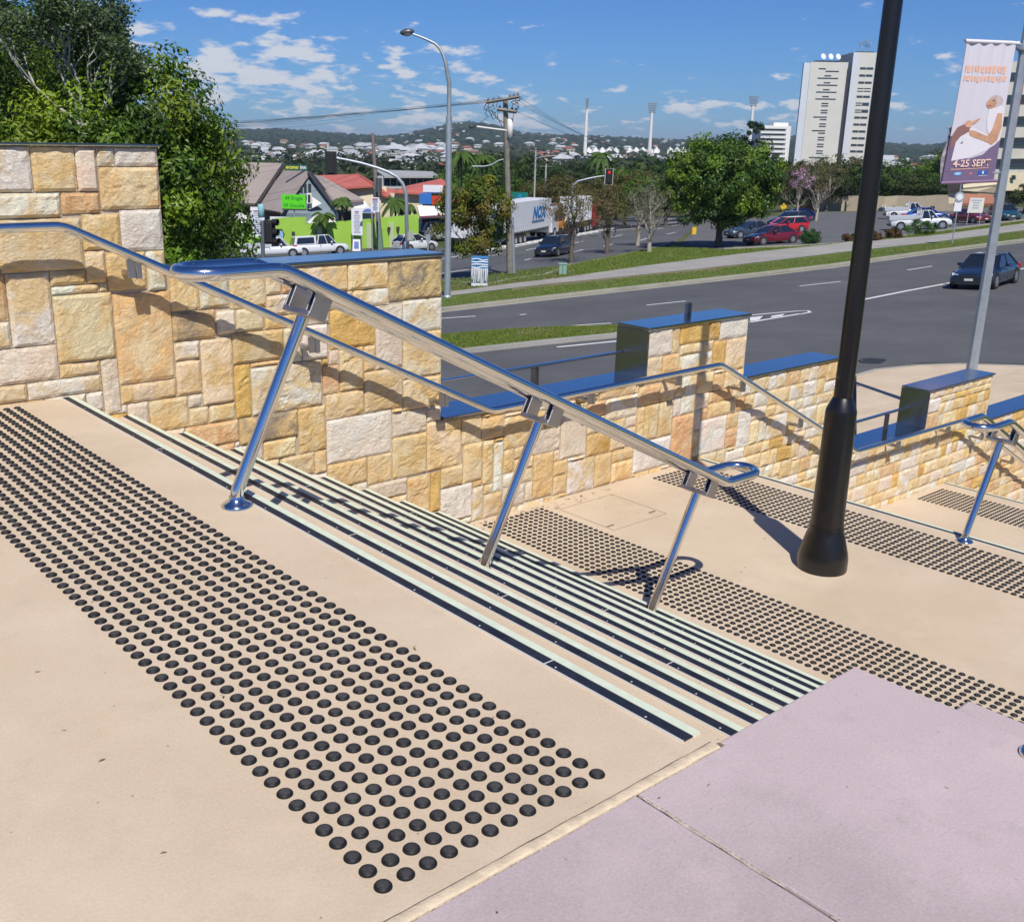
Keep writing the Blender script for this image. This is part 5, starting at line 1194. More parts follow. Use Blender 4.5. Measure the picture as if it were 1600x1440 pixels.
# ---- twin tower block
def tower(name, u0, u1, vt, vb, d, depth, label, wins, strips, m=m_towerw, side=0.0):
    a, b_ = P_(u0, vb, d), P_(u1, vb, d); zt = P_((u0+u1)/2, vt, d).z; zb = min(a.z, terr(a.x, a.y))-3; w = (b_-a).length
    t = empty(name, (a.x, a.y, 0), rz=math.atan2((b_-a).y, (b_-a).x), label=label, cat='tower block')
    return t, w, zb, zt
d = 560
t, w, zb, zt = tower('tower_block', 1251, 1308, 97, 250, d, 26, 'left and lower slab of the white twin tower, with staggered slit windows', 0, 0)
k = 1599.4/d/math.cos(.0)
def zt_at(v, u=1290): return P_(u, v, d).z
MB().box(0, w, 0, 9, zb, zt).build('wall', m_towerw, t); MB().box(-3.4, .0, .3, 2.0, zb, zt-.4).build('side_fin', m_towerb, t); MB().box(w-.2, w+.9, -.5, 8, zb, zt-3).build('dark_recess', mat('dark_gap', (.03, .03, .035), .6), t)
H = zt-zb_ if (zb_ := zb) is None else zt-zt_at(250)
rows = [(.03, 0, .35), (.055, .35, 1.0), (.10, .32, .65), (.125, 0, 1.0), (.17, .32, .65), (.195, 0, 1.0), (.24, .32, .65), (.265, 0, 1.0), (.31, .32, .65), (.335, 0, 1.0), (.38, .33, .66), (.405, .33, .66), (.45, .33, .66), (.475, .33, .66), (.52, 0, .66), (.545, .33, .66), (.59, .33, .66), (.615, .33, .66), (.66, 0, .66), (.685, .33, .66), (.73, .33, .66), (.755, .33, .66), (.80, .33, .66), (.825, .33, .66), (.87, .33, .66), (.895, .33, .66), (.94, 0, 1.0)]
for (f, x0, x1) in rows:
    z = zt-1.5-f*H*1.0; xa = w*(.22+.55*x0); xb = w*(.22+.55*x1); MB().box(xa, xb, -.12, .02, z-.55, z).build('window', m_glass, t)
MB().box(w*.2, w*.95, 4, 22, zt, zt+1.0).build('roof_slab', m_fascia, t)
for i in range(3): 
    dsh = MB().lathe([(.1, 0), (1.0, .3), (1.5, .8)], n=16).build('satellite_dish', m_white, t); dsh.location = (w*(.34+.2*i), 3, zt+2.6); dsh.rotation_euler = (R(70), 0, R(20))
t, w, zb, zt = tower('tower_block', 1315, 1358, 82, 250, d+4, 22, 'taller right slab of the white twin tower with antennas on its roof', 0, 0)
MB().box(0, w, 0, 22, zb, zt).build('wall', m_towerw, t); MB().box(w*.80, w*.835, -.25, .2, zb, zt-3).build('dark_recess', MATS['dark_gap'], t); MB().box(w*.845, w+3.0, -.3, 20, zb, zt+.4).build('side_fin', m_towerb, t); MB().box(-.3, w*.20, -.25, .2, zb, zt).build('left_fin', m_towerb, t)
H = zt-zt_at(250, 1340)
for f in (.135, .20, .265, .325, .35, .395, .46, .48, .525, .545, .59, .655, .72, .785, .85, .91, .975):
    z = zt-f*H; hh = 1.05 if f not in (.325, .35, .46, .48, .525, .545) else .45
    for xa, xb in ((.27, .48), (.50, .74)): MB().box(w*xa, w*xb, -.12, .02, z-hh, z).build('window', m_glass, t)
    if f in (.46, .525): MB().box(w*.50, w*.74, -.16, -.125, z-1.1, z).build('window', m_glass, t)
MB().box(w*.2, w*.8, 4, 18, zt, zt+.8).build('roof_slab', m_fascia, t)
an = MB()
for x_ in (.35, .45, .55, .65): an.cyl((w*x_, 6, zt), (w*x_, 6, zt+5.5), .12, n=5)
an.cyl((w*.3, 6, zt+3), (w*.75, 6, zt+4), .1, n=5); an.cyl((w*.35, 6, zt+5), (w*.65, 6, zt+3), .1, n=5); an.cyl((w*.78, 6, zt), (w*.8, 6, zt+8), .06, n=5); an.build('antenna_mast', m_galv, t)
for x_, z_ in ((.3, 4.6), (.62, 4.2), (.5, 5.4)): MB().lathe([(.2, 0), (1.1, .25), (1.2, .5)], n=14).build('satellite_dish', m_white, t).location = (w*x_, 5, zt+z_); t.children[-1].rotation_euler = (R(80), 0, 0)
MB().box(w*1.02, w*1.9, 0, 10, zb, zt_at(242, 1350)).build('low_wing', m_towerb, t)
# small stepped white office
t, w, zb, zt = tower('office_block', 1186, 1232, 196, 246, 480, 16, 'small white office block with stepped floors left of the twin tower', 0, 0); H = zt-P_(1210, 244, 480).z
MB().box(0, w, .5, 16, zb, zt-.2).build('wall', m_white, t); MB().box(w*.45, w*.95, 3, 12, zt-.2, zt+1.3).build('roof_plant', m_white, t)
for i in range(7):
    z = zt-H*(.06+.155*i); MB().box(-.6+.15*i, w*.85+.1*i, -.5, .48, z-.65, z+.3).build('balcony_band', m_white, t); MB().box(.3, w*.8, .38, .52, z-1.4, z-.66).build('window', m_glass, t)
# ---- striped office at the right edge with red brace
O = empty('striped_office', on_ground(1600, 150), label='pale office building with dark window bands and a red diagonal brace', cat='building'); Ol = Vector(O.location)
def os_(name, pts, th, m): o = slab(name, pts, th, m, O); o.location = -Ol; return o
d0, d1 = 150, 165
os_('wall', [P_(1556, 98, d0+6), P_(1760, 90, d1+8), P_(1740, 300, d1+8), P_(1530, 300, d0+6)], 1.0, mat('office_concrete', (.58, .55, .48), .85, var=.05, vscale=.4))
for i, v in enumerate((114, 149, 183, 216, 249)):
    h = 11-i*.0; os_('window_band', [P_(1555-i*4.5, v, d0+5.6), P_(1755, v-4, d1+7.6), P_(1755, v+h-4, d1+7.6), P_(1553-i*4.5, v+h, d0+5.6)], .3, m_glass)
a, b_ = P_(1601, 92, d0+3), P_(1571, 268, d0+3); b = MB(); b.tube([a, b_], .42, 6, smooth=False); o = b.build('red_brace', mat('red_oxide', (.42, .07, .03), .6), O); o.location = -Ol
# low cream buildings beneath it
C2 = empty('cream_building', on_ground(1540, 118), label='low cream rendered building under the banner', cat='building'); Cl = Vector(C2.location)
def cs(name, pts, th, m): o = slab(name, pts, th, m, C2); o.location = -Cl; return o
cs('wall', [P_(1482, 296, 118), P_(1600, 284, 118), P_(1680, 284, 120), P_(1680, 320, 120), P_(1482, 318, 118)], .4, m_cream); cs('wall', [P_(1572, 270, 117), P_(1640, 268, 118), P_(1640, 298, 118), P_(1572, 298, 117)], .4, m_cream)
cs('window', [P_(1581, 274, 116.8), P_(1587, 274, 116.8), P_(1587, 281, 116.8), P_(1581, 281, 116.8)], .1, m_glass); cs('dark_opening', [P_(1480, 287, 117.8), P_(1505, 286, 117.8), P_(1505, 296, 117.8), P_(1480, 297, 117.8)], .1, m_fascia)
cs('roof', [P_(1496, 302, 113), P_(1550, 304, 114), P_(1560, 318, 111), P_(1490, 318, 111)], .3, mat('terracotta_roof', (.36, .15, .09), .8)); cs('eave', [P_(1470, 295.5, 117.5), P_(1572, 303, 117.5), P_(1572, 305, 117.5), P_(1470, 297.5, 117.5)], .6, m_fascia)
# car park retaining wall
rw = empty('retaining_wall', ground(1380, 331), label='long low beige retaining wall along the back of the car park', cat='wall'); rl = Vector(rw.location)
def rs(name, pts, th, m): o = slab(name, pts, th, m, rw); o.location = -rl; return o
tops = [(1272, 309), (1318, 308.5), (1322, 306.5), (1352, 306), (1380, 307.5), (1400, 306), (1430, 307), (1460, 305), (1495, 305)]
for (u0, v0), (u1, v1) in zip(tops, tops[1:]):
    g0, g1 = ground(u0, 330), ground(u1, 329.5); k0, k1 = ppm(g0), ppm(g1)
    rs('wall_panel', [g0, g1, g1+Vector((0, 0, (329-v1)/k1)), g0+Vector((0, 0, (329.5-v0)/k0))], .4, mat('beige_render', (.50, .42, .30), .85, var=.06, vscale=1))
g0, g1 = ground(1248, 330), ground(1272, 330); rs('timber_panel', [g0, g1, g1+Vector((0, 0, 1.3)), g0+Vector((0, 0, .7))], .3, mat('brown_timber', (.22, .12, .05), .8))
# ---- stadium roof and floodlights
st = empty('stadium', on_ground(1020, 1450), label='white peaked tent-like stadium roof in the distance', cat='stadium'); sl0 = Vector(st.location)
for i in range(17):
    u = 915+i*10.6
    if i in (5, 11): continue
    a, b_, c_ = P_(u, 239, 1450), P_(u+10.2, 239.5, 1450), P_(u+5.1, 229.5, 1470)
    e1, e2 = P_(u, 234, 1500), P_(u+10.2, 234.5, 1500)
    o = MB(); o.add([a, b_, e2, e1, c_], [(0, 1, 4), (1, 2, 4), (2, 3, 4), (3, 0, 4), (3, 2, 1, 0)]); o = o.build('roof_peak', m_white, st); o.location = -sl0
    o = slab('fascia', [P_(u, 239, 1449), P_(u+10.2, 239.5, 1449), P_(u+10.2, 242, 1449), P_(u, 241.5, 1449)], 2, m_white, st); o.location = -sl0
o = slab('stand', [P_(915, 242, 1460), P_(1098, 243, 1460), P_(1098, 252, 1460), P_(915, 251, 1460)], 20, mat('stand_shade', (.10, .11, .14), .9), st); o.location = -sl0
def flood(u, vt, vb, d, label, side):
    q = on_ground(u-1.5, d); zt = P_(u, vt, d).z-q.z; t = empty('floodlight_tower', q, label=label, cat='floodlight')
    k = 1599.4/d; MB().cyl((0, 0, 0), (0, 0, zt), 3.3/k, 2.0/k, n=12).build('mast', m_white, t)
    hw = 6/k; hh = 13/k; b = MB(); X = RH if not side else (RH*.3+FH*.7)
    for r_i in range(5):
        z = zt+hh*r_i/4; w = hw*(.75+.3*r_i/4)
        b.tube([X*-w+Vector((0, 0, z)), X*w+Vector((0, 0, z))], .45/k, 4, smooth=False)
        for c_i in range(5): p = X*(w*(-1+.5*c_i))+Vector((0, 0, z)); b.hexa([p+v for v in (RH*-1.0/k+FH*-.7/k, RH*1.0/k+FH*-.7/k, RH*1.0/k+FH*.7/k, RH*-1.0/k+FH*.7/k, RH*-1.0/k+FH*-.7/k+Vector((0, 0, 1.5/k)), RH*1.0/k+FH*-.7/k+Vector((0, 0, 1.5/k)), RH*1.0/k+FH*.7/k+Vector((0, 0, 1.5/k)), RH*-1.0/k+FH*.7/k+Vector((0, 0, 1.5/k)))])
    for s in (-.7, 0, .7): b.tube([X*hw*s*.6+Vector((0, 0, zt-1/k)), X*hw*s*1.2+Vector((0, 0, zt+hh))], .4/k, 4)
    b.build('lamp_bank', mat('lamp_bank_grey', (.22, .24, .27), .6), t)
flood(914.5, 167, 250, 900, 'tall white stadium floodlight mast on the left with lamps seen edge-on', True); flood(1015.5, 174, 232, 1250, 'middle white stadium floodlight mast with square lamp bank', False); flood(1170, 163, 215, 1150, 'stadium floodlight mast rising behind the tall pine', False)
# ---- houses of the suburb, each its own thing
HC = {'white': (mat('house_white', (.46, .45, .42), .7), mat('house_roof_white', (.52, .53, .54), .5)), 'red': (mat('house_cream', (.55, .47, .36), .8), mat('house_roof_red', (.28, .10, .07), .8)), 'grey': (mat('house_pale', (.55, .54, .50), .8), mat('house_roof_grey', (.36, .38, .40), .6)), 'brown': (mat('house_tan', (.45, .36, .26), .8), mat('house_roof_brown', (.25, .16, .11), .8))}
hp = {}
for kind, (mw, mr_) in HC.items():
    t = empty('house', (0, 0, 0)); MB().box(-6, 6, -4, 4, 0, 3.6).build('wall', mw, t)
    rb = MB(); rb.add([(-6.6, -4.6, 3.4), (6.6, -4.6, 3.4), (6.6, 4.6, 3.4), (-6.6, 4.6, 3.4), (-3.6, 0, 5.6), (3.6, 0, 5.6)], [(0, 1, 5, 4), (1, 2, 5), (2, 3, 4, 5), (3, 0, 4), (3, 2, 1, 0)]); rb.build('roof', mr_, t)
    for x in (-3.6, 0, 3.6): MB().box(x-.8, x+.8, -4.08, -3.98, 1.2, 2.4).build('window', m_glass, t)
    hp[kind] = t
hused = set(); hr = random.Random(77); n_h = 0
HL = {'white': 'small white-roofed house', 'red': 'small red-roofed house', 'grey': 'small grey-roofed house', 'brown': 'small brown-roofed house'}
def house(u, dist, kind, s=1.0, lift=0):
    q = on_ground(u, dist); pr = hp[kind]
    if kind not in hused: hused.add(kind); o = pr
    else:
        o = pr.copy(); COL.objects.link(o)
        for ch in pr.children:
            if ch.name.startswith('window') and dist > 700: continue
            c_ = ch.copy(); COL.objects.link(c_); c_.parent = o
    o.location = (q.x, q.y, q.z+lift); o.rotation_euler = (0, 0, hr.uniform(0, 3.14)); o.scale = (s, s, s)
    tag(o, HL[kind]+(' low down' if dist < 900 else ' on the middle slope' if dist < 1700 else ' high on the hill')+(' left of the street lamp' if u < 690 else ' between the power pole and the tower block' if u < 1240 else ' between the black lamp post and the banner'), 'house', kind+'-roofed houses of the suburb'+(' on the left' if u < 690 else ' in the middle' if u < 1240 else ' on the right'))
kinds = ['white']*6+['grey']*3+['red']*2+['brown']
for (u0, u1, da, db, n, s) in ((350, 700, 520, 800, 22, .75), (350, 720, 800, 1600, 78, .85), (600, 1250, 1500, 2900, 90, .82), (560, 700, 900, 1400, 18, 1.1), (880, 1190, 700, 1300, 24, 1.1), (1380, 1500, 500, 1500, 34, .9), (700, 900, 900, 1700, 24, .95)):
    for _ in range(n):
        dd = da*(db/da)**hr.random(); house(hr.uniform(u0, u1), dd, hr.choice(kinds), s*hr.uniform(.8, 1.35), lift=1.2*(1+dd/600))
for u in (612, 640, 660, 684): house(u, hr.uniform(1000, 1200), 'white', 1.5, lift=3)
# ================================================================== VEHICLES
m_tyre = mat('tyre', (.015, .015, .016), .85); m_rim = mat('alloy_rim', (.62, .63, .65), .3, .8); m_carglass = mat('car_glass', (.012, .016, .022), .05, spec=.9, coat=.4)
m_lamp = mat('headlamp', (.75, .78, .82), .1, spec=.9); m_tail = mat('tail_lamp', (.45, .02, .015), .2); m_plate = mat('number_plate', (.62, .62, .60), .5); m_trim = mat('black_trim', (.02, .02, .022), .6)
def paint(name, col, rough=.28): return mat(name, col, rough, .15, coat=1.0, spec=.5)
def sec_ring(hw, z0, zm, zb, zt, crown_=.02):
    return [(-hw*.90, z0), (-hw*.985, z0+.08), (-hw, zm), (-hw*.985, (zm+zb)/2), (-hw*.93, zb), (-hw*.80, zt-.01), (-hw*.4, zt+crown_), (0, zt+crown_*1.4), (hw*.4, zt+crown_), (hw*.80, zt-.01), (hw*.93, zb), (hw*.985, (zm+zb)/2), (hw, zm), (hw*.985, z0+.08), (hw*.90, z0)]
def car(name, label, loc, heading, kind, m, L=4.5, W=1.78, H=1.43, wheel_r=.32, group='cars', rack=False, stripe=None, cat='car'):
    """heading: world direction the front faces"""
    t = empty(name, loc, rz=math.atan2(heading[1], heading[0]), label=label, cat=cat)
    # lean with the ground
    n = Vector((terr(loc[0]-1, loc[1])-terr(loc[0]+1, loc[1]), terr(loc[0], loc[1]-1)-terr(loc[0], loc[1]+1), 2)).normalized()
    X = Vector((heading[0], heading[1], 0)).normalized(); Y = n.cross(X).normalized(); X = Y.cross(n)
    t.rotation_euler = Matrix(((X.x, Y.x, n.x), (X.y, Y.y, n.y), (X.z, Y.z, n.z))).to_euler()
    hw = W/2; h = L/2
    zb = .60*H; z0 = .20
    if kind == 'sedan': st_ = [(-h, .40, .55, .62, .70, .82), (-h+.08, .26, .5, .70, .74, .95), (-h+.55, z0, .5, zb, zb+.08, 1), (-h+1.0, z0, .5, zb+.02, zb+.08, 1), (0, z0, .5, zb, zb+.06, 1), (h-1.35, z0, .5, zb-.02, zb+.05, 1), (h-.9, z0, .5, zb-.08, zb-.03, 1), (h-.3, z0, .48, .62*1, .70, .95), (h-.06, .24, .45, .56, .62, .86), (h, .34, .45, .50, .55, .78)]; cab = (-h+.55, -h+1.30, h-2.05, h-1.25)
    elif kind == 'hatch': st_ = [(-h, .36, .6, .78, .86, .88), (-h+.1, .24, .5, zb, zb+.04, .97), (-h+.6, z0, .5, zb, zb+.06, 1), (0, z0, .5, zb, zb+.06, 1), (h-1.1, z0, .5, zb-.02, zb+.04, 1), (h-.3, z0, .48, .68, .76, .95), (h-.05, .24, .45, .56, .64, .86), (h, .34, .45, .50, .55, .78)]; cab = (-h+.06, -h+.50, h-1.95, h-1.0)
    elif kind == 'wagon': st_ = [(-h, .36, .6, .78, .86, .88), (-h+.1, .24, .5, zb, zb+.04, .97), (-h+.6, z0, .5, zb, zb+.06, 1), (0, z0, .5, zb, zb+.06, 1), (h-1.3, z0, .5, zb-.02, zb+.04, 1), (h-.3, z0, .48, .66, .73, .95), (h-.05, .24, .45, .56, .62, .86), (h, .34, .45, .50, .55, .78)]; cab = (-h+.04, -h+.32, h-2.1, h-1.25)
    else: st_ = [(-h, .45, .7, .95, 1.0, .93), (-h+.05, .35, .6, .98, 1.02, 1), (-h+.6, .32, .6, .98, 1.02, 1), (0, .32, .6, .98, 1.02, 1), (h-1.4, .32, .6, .98, 1.02, 1), (h-.3, .32, .6, .88, .94, .97), (h-.05, .34, .55, .72, .8, .9), (h, .42, .55, .66, .72, .85)]; cab = None
    b = MB(); rings = []
    for (x, a, zm, zbb, zt, k) in st_:
        r_ = sec_ring(hw*k, a, zm, zbb, zt); i0 = len(b.v); b.v += [(x, y, z) for y, z in r_]; rings.append(i0)
    nn = 15
    for a_, c_ in zip(rings, rings[1:]):
        for j in range(nn): b.f.append((a_+j, a_+(j+1) % nn, c_+(j+1) % nn, c_+j)); b.sm.append(True)
    b.f.append(tuple(range(rings[0], rings[0]+nn))); b.f.append(tuple(range(rings[-1], rings[-1]+nn))[::-1]); b.sm += [False, False]
    body = b.build('body', m, t)
    def greenhouse(x0, x1, x2, x3, zb_, zt_, hb=.90, ht=.70, canopy=False):
        y0, y1 = hw*hb, hw*ht
        B4 = [(x0, -y0, zb_), (x3, -y0, zb_), (x3, y0, zb_), (x0, y0, zb_)]; T4 = [(x1, -y1, zt_), (x2, -y1, zt_), (x2, y1, zt_), (x1, y1, zt_)]
        b = MB(); b.hexa(B4+T4); g = b.build('windows', m_carglass, t)
        r = MB(); e = .05; r.hexa([(x1-e, -y1-.02, zt_-.01), (x2+e, -y1-.02, zt_-.01), (x2+e, y1+.02, zt_-.01), (x1-e, y1+.02, zt_-.01), (x1+.08, -y1+.06, zt_+.045), (x2-.1, -y1+.06, zt_+.045), (x2-.1, y1-.06, zt_+.045), (x1+.08, y1-.06, zt_+.045)])
        for s in (-1, 1):
            for (a, c_, w) in (((x0, s*y0, zb_), (x1, s*y1, zt_), .05), ((x3, s*y0, zb_), (x2, s*y1, zt_), .035), ((.5*(x0+x3)+.05, s*(y0+.005), zb_), (.5*(x1+x2)+.05, s*(y1+.005), zt_), .03)): r.tube([a, c_], w, 6)
        r.build('roof', m, t, smooth=True)
    if cab: greenhouse(cab[0], cab[1], cab[2], cab[3], zb+.02, H-.05)
    if kind == 'canopy_ute':
        greenhouse(-.35, -.15, .75, 1.35, 1.0, H-.05, .92, .78)
        x0 = -h+.03; MB().hexa([(x0, -hw*.95, 1.0), (-.42, -hw*.95, 1.0), (-.42, hw*.95, 1.0), (x0, hw*.95, 1.0), (x0+.22, -hw*.82, H-.03), (-.42, -hw*.82, H-.03), (-.42, hw*.82, H-.03), (x0+.22, hw*.82, H-.03)]).build('canopy', m, t, bevel=.04, seg=2)
        MB().hexa([(x0+.25, -hw*.955, 1.10), (-.6, -hw*.955, 1.10), (-.6, -hw*.94, 1.10), (x0+.25, -hw*.94, 1.10), (x0+.38, -hw*.865, H-.16), (-.6, -hw*.865, H-.16), (-.6, -hw*.85, H-.16), (x0+.38, -hw*.85, H-.16)]).build('side_window', m_carglass, t)
        MB().hexa([(x0-.012, -hw*.8, 1.08), (x0+.02, -hw*.8, 1.08), (x0+.02, hw*.8, 1.08), (x0-.012, hw*.8, 1.08), (x0+.12, -hw*.72, H-.15), (x0+.17, -hw*.72, H-.15), (x0+.17, hw*.72, H-.15), (x0+.12, hw*.72, H-.15)]).build('rear_window', m_carglass, t)
    if kind == 'pickup':
        greenhouse(-.55, -.35, .75, 1.35, 1.0, H-.05, .92, .78); MB().box(-h+.1, -.75, -hw*.85, hw*.85, 1.0, 1.06).build('tonneau_cover', m_trim, t)
        MB().tube([(-.8, -hw*.8, 1.0), (-1.0, -hw*.75, 1.4), (-1.0, hw*.75, 1.4), (-.8, hw*.8, 1.0)], .04, 6).build('sports_bar', m_trim, t)
    if kind == 'tray_ute':
        greenhouse(.0, .12, .85, 1.4, 1.0, H-.05, .92, .78)
        MB().box(-h-.15, -.12, -hw*1.02, hw*1.02, .92, 1.02).box(-h-.15, -.12, -hw*1.02, -hw*.98, 1.02, 1.28).box(-h-.15, -.12, hw*.98, hw*1.02, 1.02, 1.28).box(-h-.15, -h-.10, -hw, hw, 1.02, 1.28).build('tray', mat('tray_aluminium', (.62, .64, .66), .4, .4), t)
        hb = MB()
        for y in (-hw*.9, -hw*.3, hw*.3, hw*.9): hb.box(-.12, -.06, y-.03, y+.03, 1.0, H+.1)
        for z in (H-.35, H+.07): hb.box(-.12, -.06, -hw*.9, hw*.9, z, z+.05)
        for s in (-1, 1): hb.box(-h-.14, -h-.08, s*hw*.95-.03, s*hw*.95+.03, 1.28, H-.1)
        hb.build('headboard', m_white, t)
    # wheels
    for sx in (-1, 1):
        xw = (h-.82) if sx > 0 else -(h-.85)
        for s in (-1, 1):
            arch = MB().cyl((xw, s*(hw-.16), wheel_r+.01), (xw, s*(hw+.004), wheel_r+.01), wheel_r+.065, n=20).build('wheel_arch', m_trim, t)
            w = MB().cyl((xw, s*(hw-.20), wheel_r), (xw, s*(hw+.012), wheel_r), wheel_r, n=24).build('wheel', m_tyre, t)
            rb = MB().cyl((xw, s*(hw+.0), wheel_r), (xw, s*(hw+.018), wheel_r), wheel_r*.66, n=20)
            rb.build('rim', m_rim, w); hbm = MB()
            for q in range(5):
                a = q*1.2566+.3; hbm.cyl((xw+math.cos(a)*wheel_r*.42, s*(hw+.01), wheel_r+math.sin(a)*wheel_r*.42), (xw+math.cos(a)*wheel_r*.42, s*(hw+.020), wheel_r+math.sin(a)*wheel_r*.42), wheel_r*.12, n=8)
            hbm.build('rim_openings', m_trim, w)
    zl = .62 if kind in ('sedan', 'hatch', 'wagon') else .78
    for s in (-1, 1):
        MB().hexa([(h-.34, s*hw*.62, zl-.09), (h-.06, s*hw*.50, zl-.10), (h-.16, s*hw*.84, zl-.10), (h-.40, s*hw*.93, zl-.07), (h-.36, s*hw*.62, zl+.07), (h-.10, s*hw*.52, zl+.03), (h-.20, s*hw*.84, zl+.04), (h-.42, s*hw*.92, zl+.08)]).build('headlight', m_lamp, t)
        MB().box(-h+.02-.03, -h+.30, s*hw*.70 if s > 0 else -hw*.955, hw*.955 if s > 0 else -hw*.70, zl+.04, zl+.24).build('tail_light', m_tail, t)
        MB().lathe([(.0, -.09), (.09, -.05), (.11, .02), (.08, .09)], (h-1.85 if cab else .9, s*(hw+.10), (zb if cab else 1.0)+.12), 8).build('mirror', m, t)
        MB().box(-.15, .03, s*(hw*.972)-.02, s*(hw*.972)+.02, zb-.07 if cab else .86, zb-.035 if cab else .90).build('door_handle', m_rim, t)
        MB().tube([(h-1.3, s*(hw*.999), .34), (h-1.30, s*(hw*.975), zb)], .008, 4).tube([(-.1, s*(hw*.999), .34), (-.1, s*(hw*.975), zb)], .008, 4).build('door_gap', m_trim, t)
    MB().box(h-.03, h+.012, -hw*.42, hw*.42, .50, .62).build('grille', m_trim, t); MB().box(h-.10, h+.004, -hw*.60, hw*.60, .24, .38).build('air_intake', m_trim, t)
    MB().box(h+.010, h+.022, -.18, .18, .40, .50).build('number_plate', m_plate, t); MB().box(-h-.022, -h-.0, -.18, .18, .55 if cab else .50, .66 if cab else .61).build('number_plate', m_plate, t)
    if kind in ('canopy_ute', 'pickup', 'tray_ute'): MB().box(-h-.08, -h+.02, -hw*.9, hw*.9, .42, .56).build('rear_bumper', m_trim if kind != 'canopy_ute' else m_rim, t)
    if stripe: MB().box(-h+.3, h-2.0, -hw*.74, hw*.74, H-.012, H+.012).build('roof_stripe', stripe, t)
    if rack: MB().box(-1.0, .1, -hw*.7, -hw*.66, H, H+.05).box(-1.0, .1, hw*.66, hw*.7, H, H+.05).build('roof_rails', m_rim, t)
    return t
def dirpx(a, b_): v = ground(*b_)-ground(*a); v.z = 0; return v.normalized()
def mid(u, v, L): return ground(u, v)
rdA = dirpx((1480, 443), (1355, 467)); rdB = dirpx((1000, 360), (860, 388))
g = ground(1538, 446); car('dark_saloon', 'dark blue saloon car driving along the near road behind the grey banner pole', g, (FH*-.74+RH*-.67).normalized(), 'sedan', paint('midnight_blue', (.012, .022, .045)), 4.5, 1.82, 1.42, .33)
g = ground(866, 399); car('dark_wagon', 'near-black estate car coming along the far road behind the bare street tree', g, (rdB*.75-FH*.42-RH*.2).normalized(), 'wagon', paint('ink_blue', (.008, .014, .030)), 4.6, 1.75, 1.45, .32)
rdC = dirpx((500, 398), (640, 392))
g = ground(500, 399); car('white_pickup', 'white double-cab pickup with a canopy and dark windows driving right', g, (RH*.93+FH*.38).normalized(), 'canopy_ute', paint('car_white', (.72, .73, .75)), 4.9, 1.78, 1.78, .36, cat='pickup')
g = ground(650, 392); car('white_hatchback', 'white hatchback waiting by the signal mast with black rear window', g, (RH*.82+FH*.57).normalized(), 'hatch', MATS['car_white'], 3.9, 1.7, 1.5, .30)
g = ground(630, 378); car('dark_pickup', 'dark grey pickup parked at the green wall behind the white hatchback', g, (RH*.80+FH*.55).normalized(), 'pickup', paint('gunmetal', (.045, .048, .058)), 5.1, 1.85, 1.75, .38, cat='pickup')
g = ground(680, 376); car('silver_van', 'silver-grey van facing left half hidden by the olive tree', g, (FH*-.80+RH*.45).normalized(), 'wagon', paint('silver', (.40, .42, .44)), 4.8, 1.85, 1.95, .34, cat='van')
g = ground(426, 403); car('white_tray_truck', 'white flat-tray truck at the far left mostly hidden by the wall coping', g, (RH*.99+FH*.12).normalized(), 'tray_ute', MATS['car_white'], 5.3, 1.8, 1.75, .36, cat='tray truck')
g = ground(1205, 381); car('maroon_saloon', 'maroon saloon parked at the front of the car park next to the round bush', g, (RH*-.92-FH*.38).normalized(), 'sedan', paint('maroon', (.16, .008, .018)), 4.5, 1.78, 1.43, .32)
g = ground(1170, 371); car('blue_grey_coupe', 'dark blue-grey car parked between the maroon saloon and the round tree', g, (RH*-.95-FH*.3).normalized(), 'sedan', paint('slate_blue', (.04, .06, .085)), 4.4, 1.75, 1.4, .32)
g = ground(1226, 364); car('red_striped_hatch', 'bright red hatchback with a white roof stripe in the parked row', g, (RH*-.95-FH*.3).normalized(), 'hatch', paint('signal_red_paint', (.50, .015, .015)), 4.2, 1.75, 1.45, .32, stripe=m_white)
g = ground(1232, 353); car('navy_wagon', 'navy estate car with pale roof rails parked behind the red hatchback', g, (RH*-.93-FH*.35).normalized(), 'wagon', paint('navy', (.02, .035, .10)), 4.6, 1.75, 1.5, .32, rack=True)
g = ground(1246, 345); car('royal_blue_car', 'royal blue car at the back of the parked row beneath the retaining wall', g, (RH*-.93-FH*.35).normalized(), 'sedan', paint('royal_blue', (.02, .04, .22)), 4.5, 1.75, 1.42, .32)
g = ground(1436, 358.5); car('silver_tray_ute', 'white and silver tray truck parked behind the low green bush', g, (RH*.97+FH*-.2).normalized(), 'tray_ute', MATS['car_white'], 5.2, 1.8, 1.72, .36, cat='tray truck')
g = ground(1447, 346); car('bright_blue_saloon', 'bright blue saloon parked beyond the white and silver tray truck', g, (RH*.97+FH*-.2).normalized(), 'sedan', paint('bright_blue_paint', (.01, .07, .34)), 4.7, 1.82, 1.45, .33)
g = ground(1418, 341); car('white_tray_ute', 'white tray truck at the back beside the bright blue saloon', g, (RH*.97+FH*-.2).normalized(), 'tray_ute', MATS['car_white'], 5.0, 1.8, 1.72, .36, cat='tray truck')
g = ground(1517, 348.5); car('maroon_hatch', 'dark red car facing the road under the white notice board', g, (FH*-.97+RH*.22).normalized(), 'sedan', paint('wine_red', (.20, .008, .015)), 4.4, 1.74, 1.42, .31)
g = ground(1569, 344); car('teal_car', 'teal blue car facing the road right of the dark red one', g, (FH*-.97-RH*.1).normalized(), 'wagon', paint('teal_paint', (.015, .075, .12)), 4.5, 1.76, 1.6, .32)
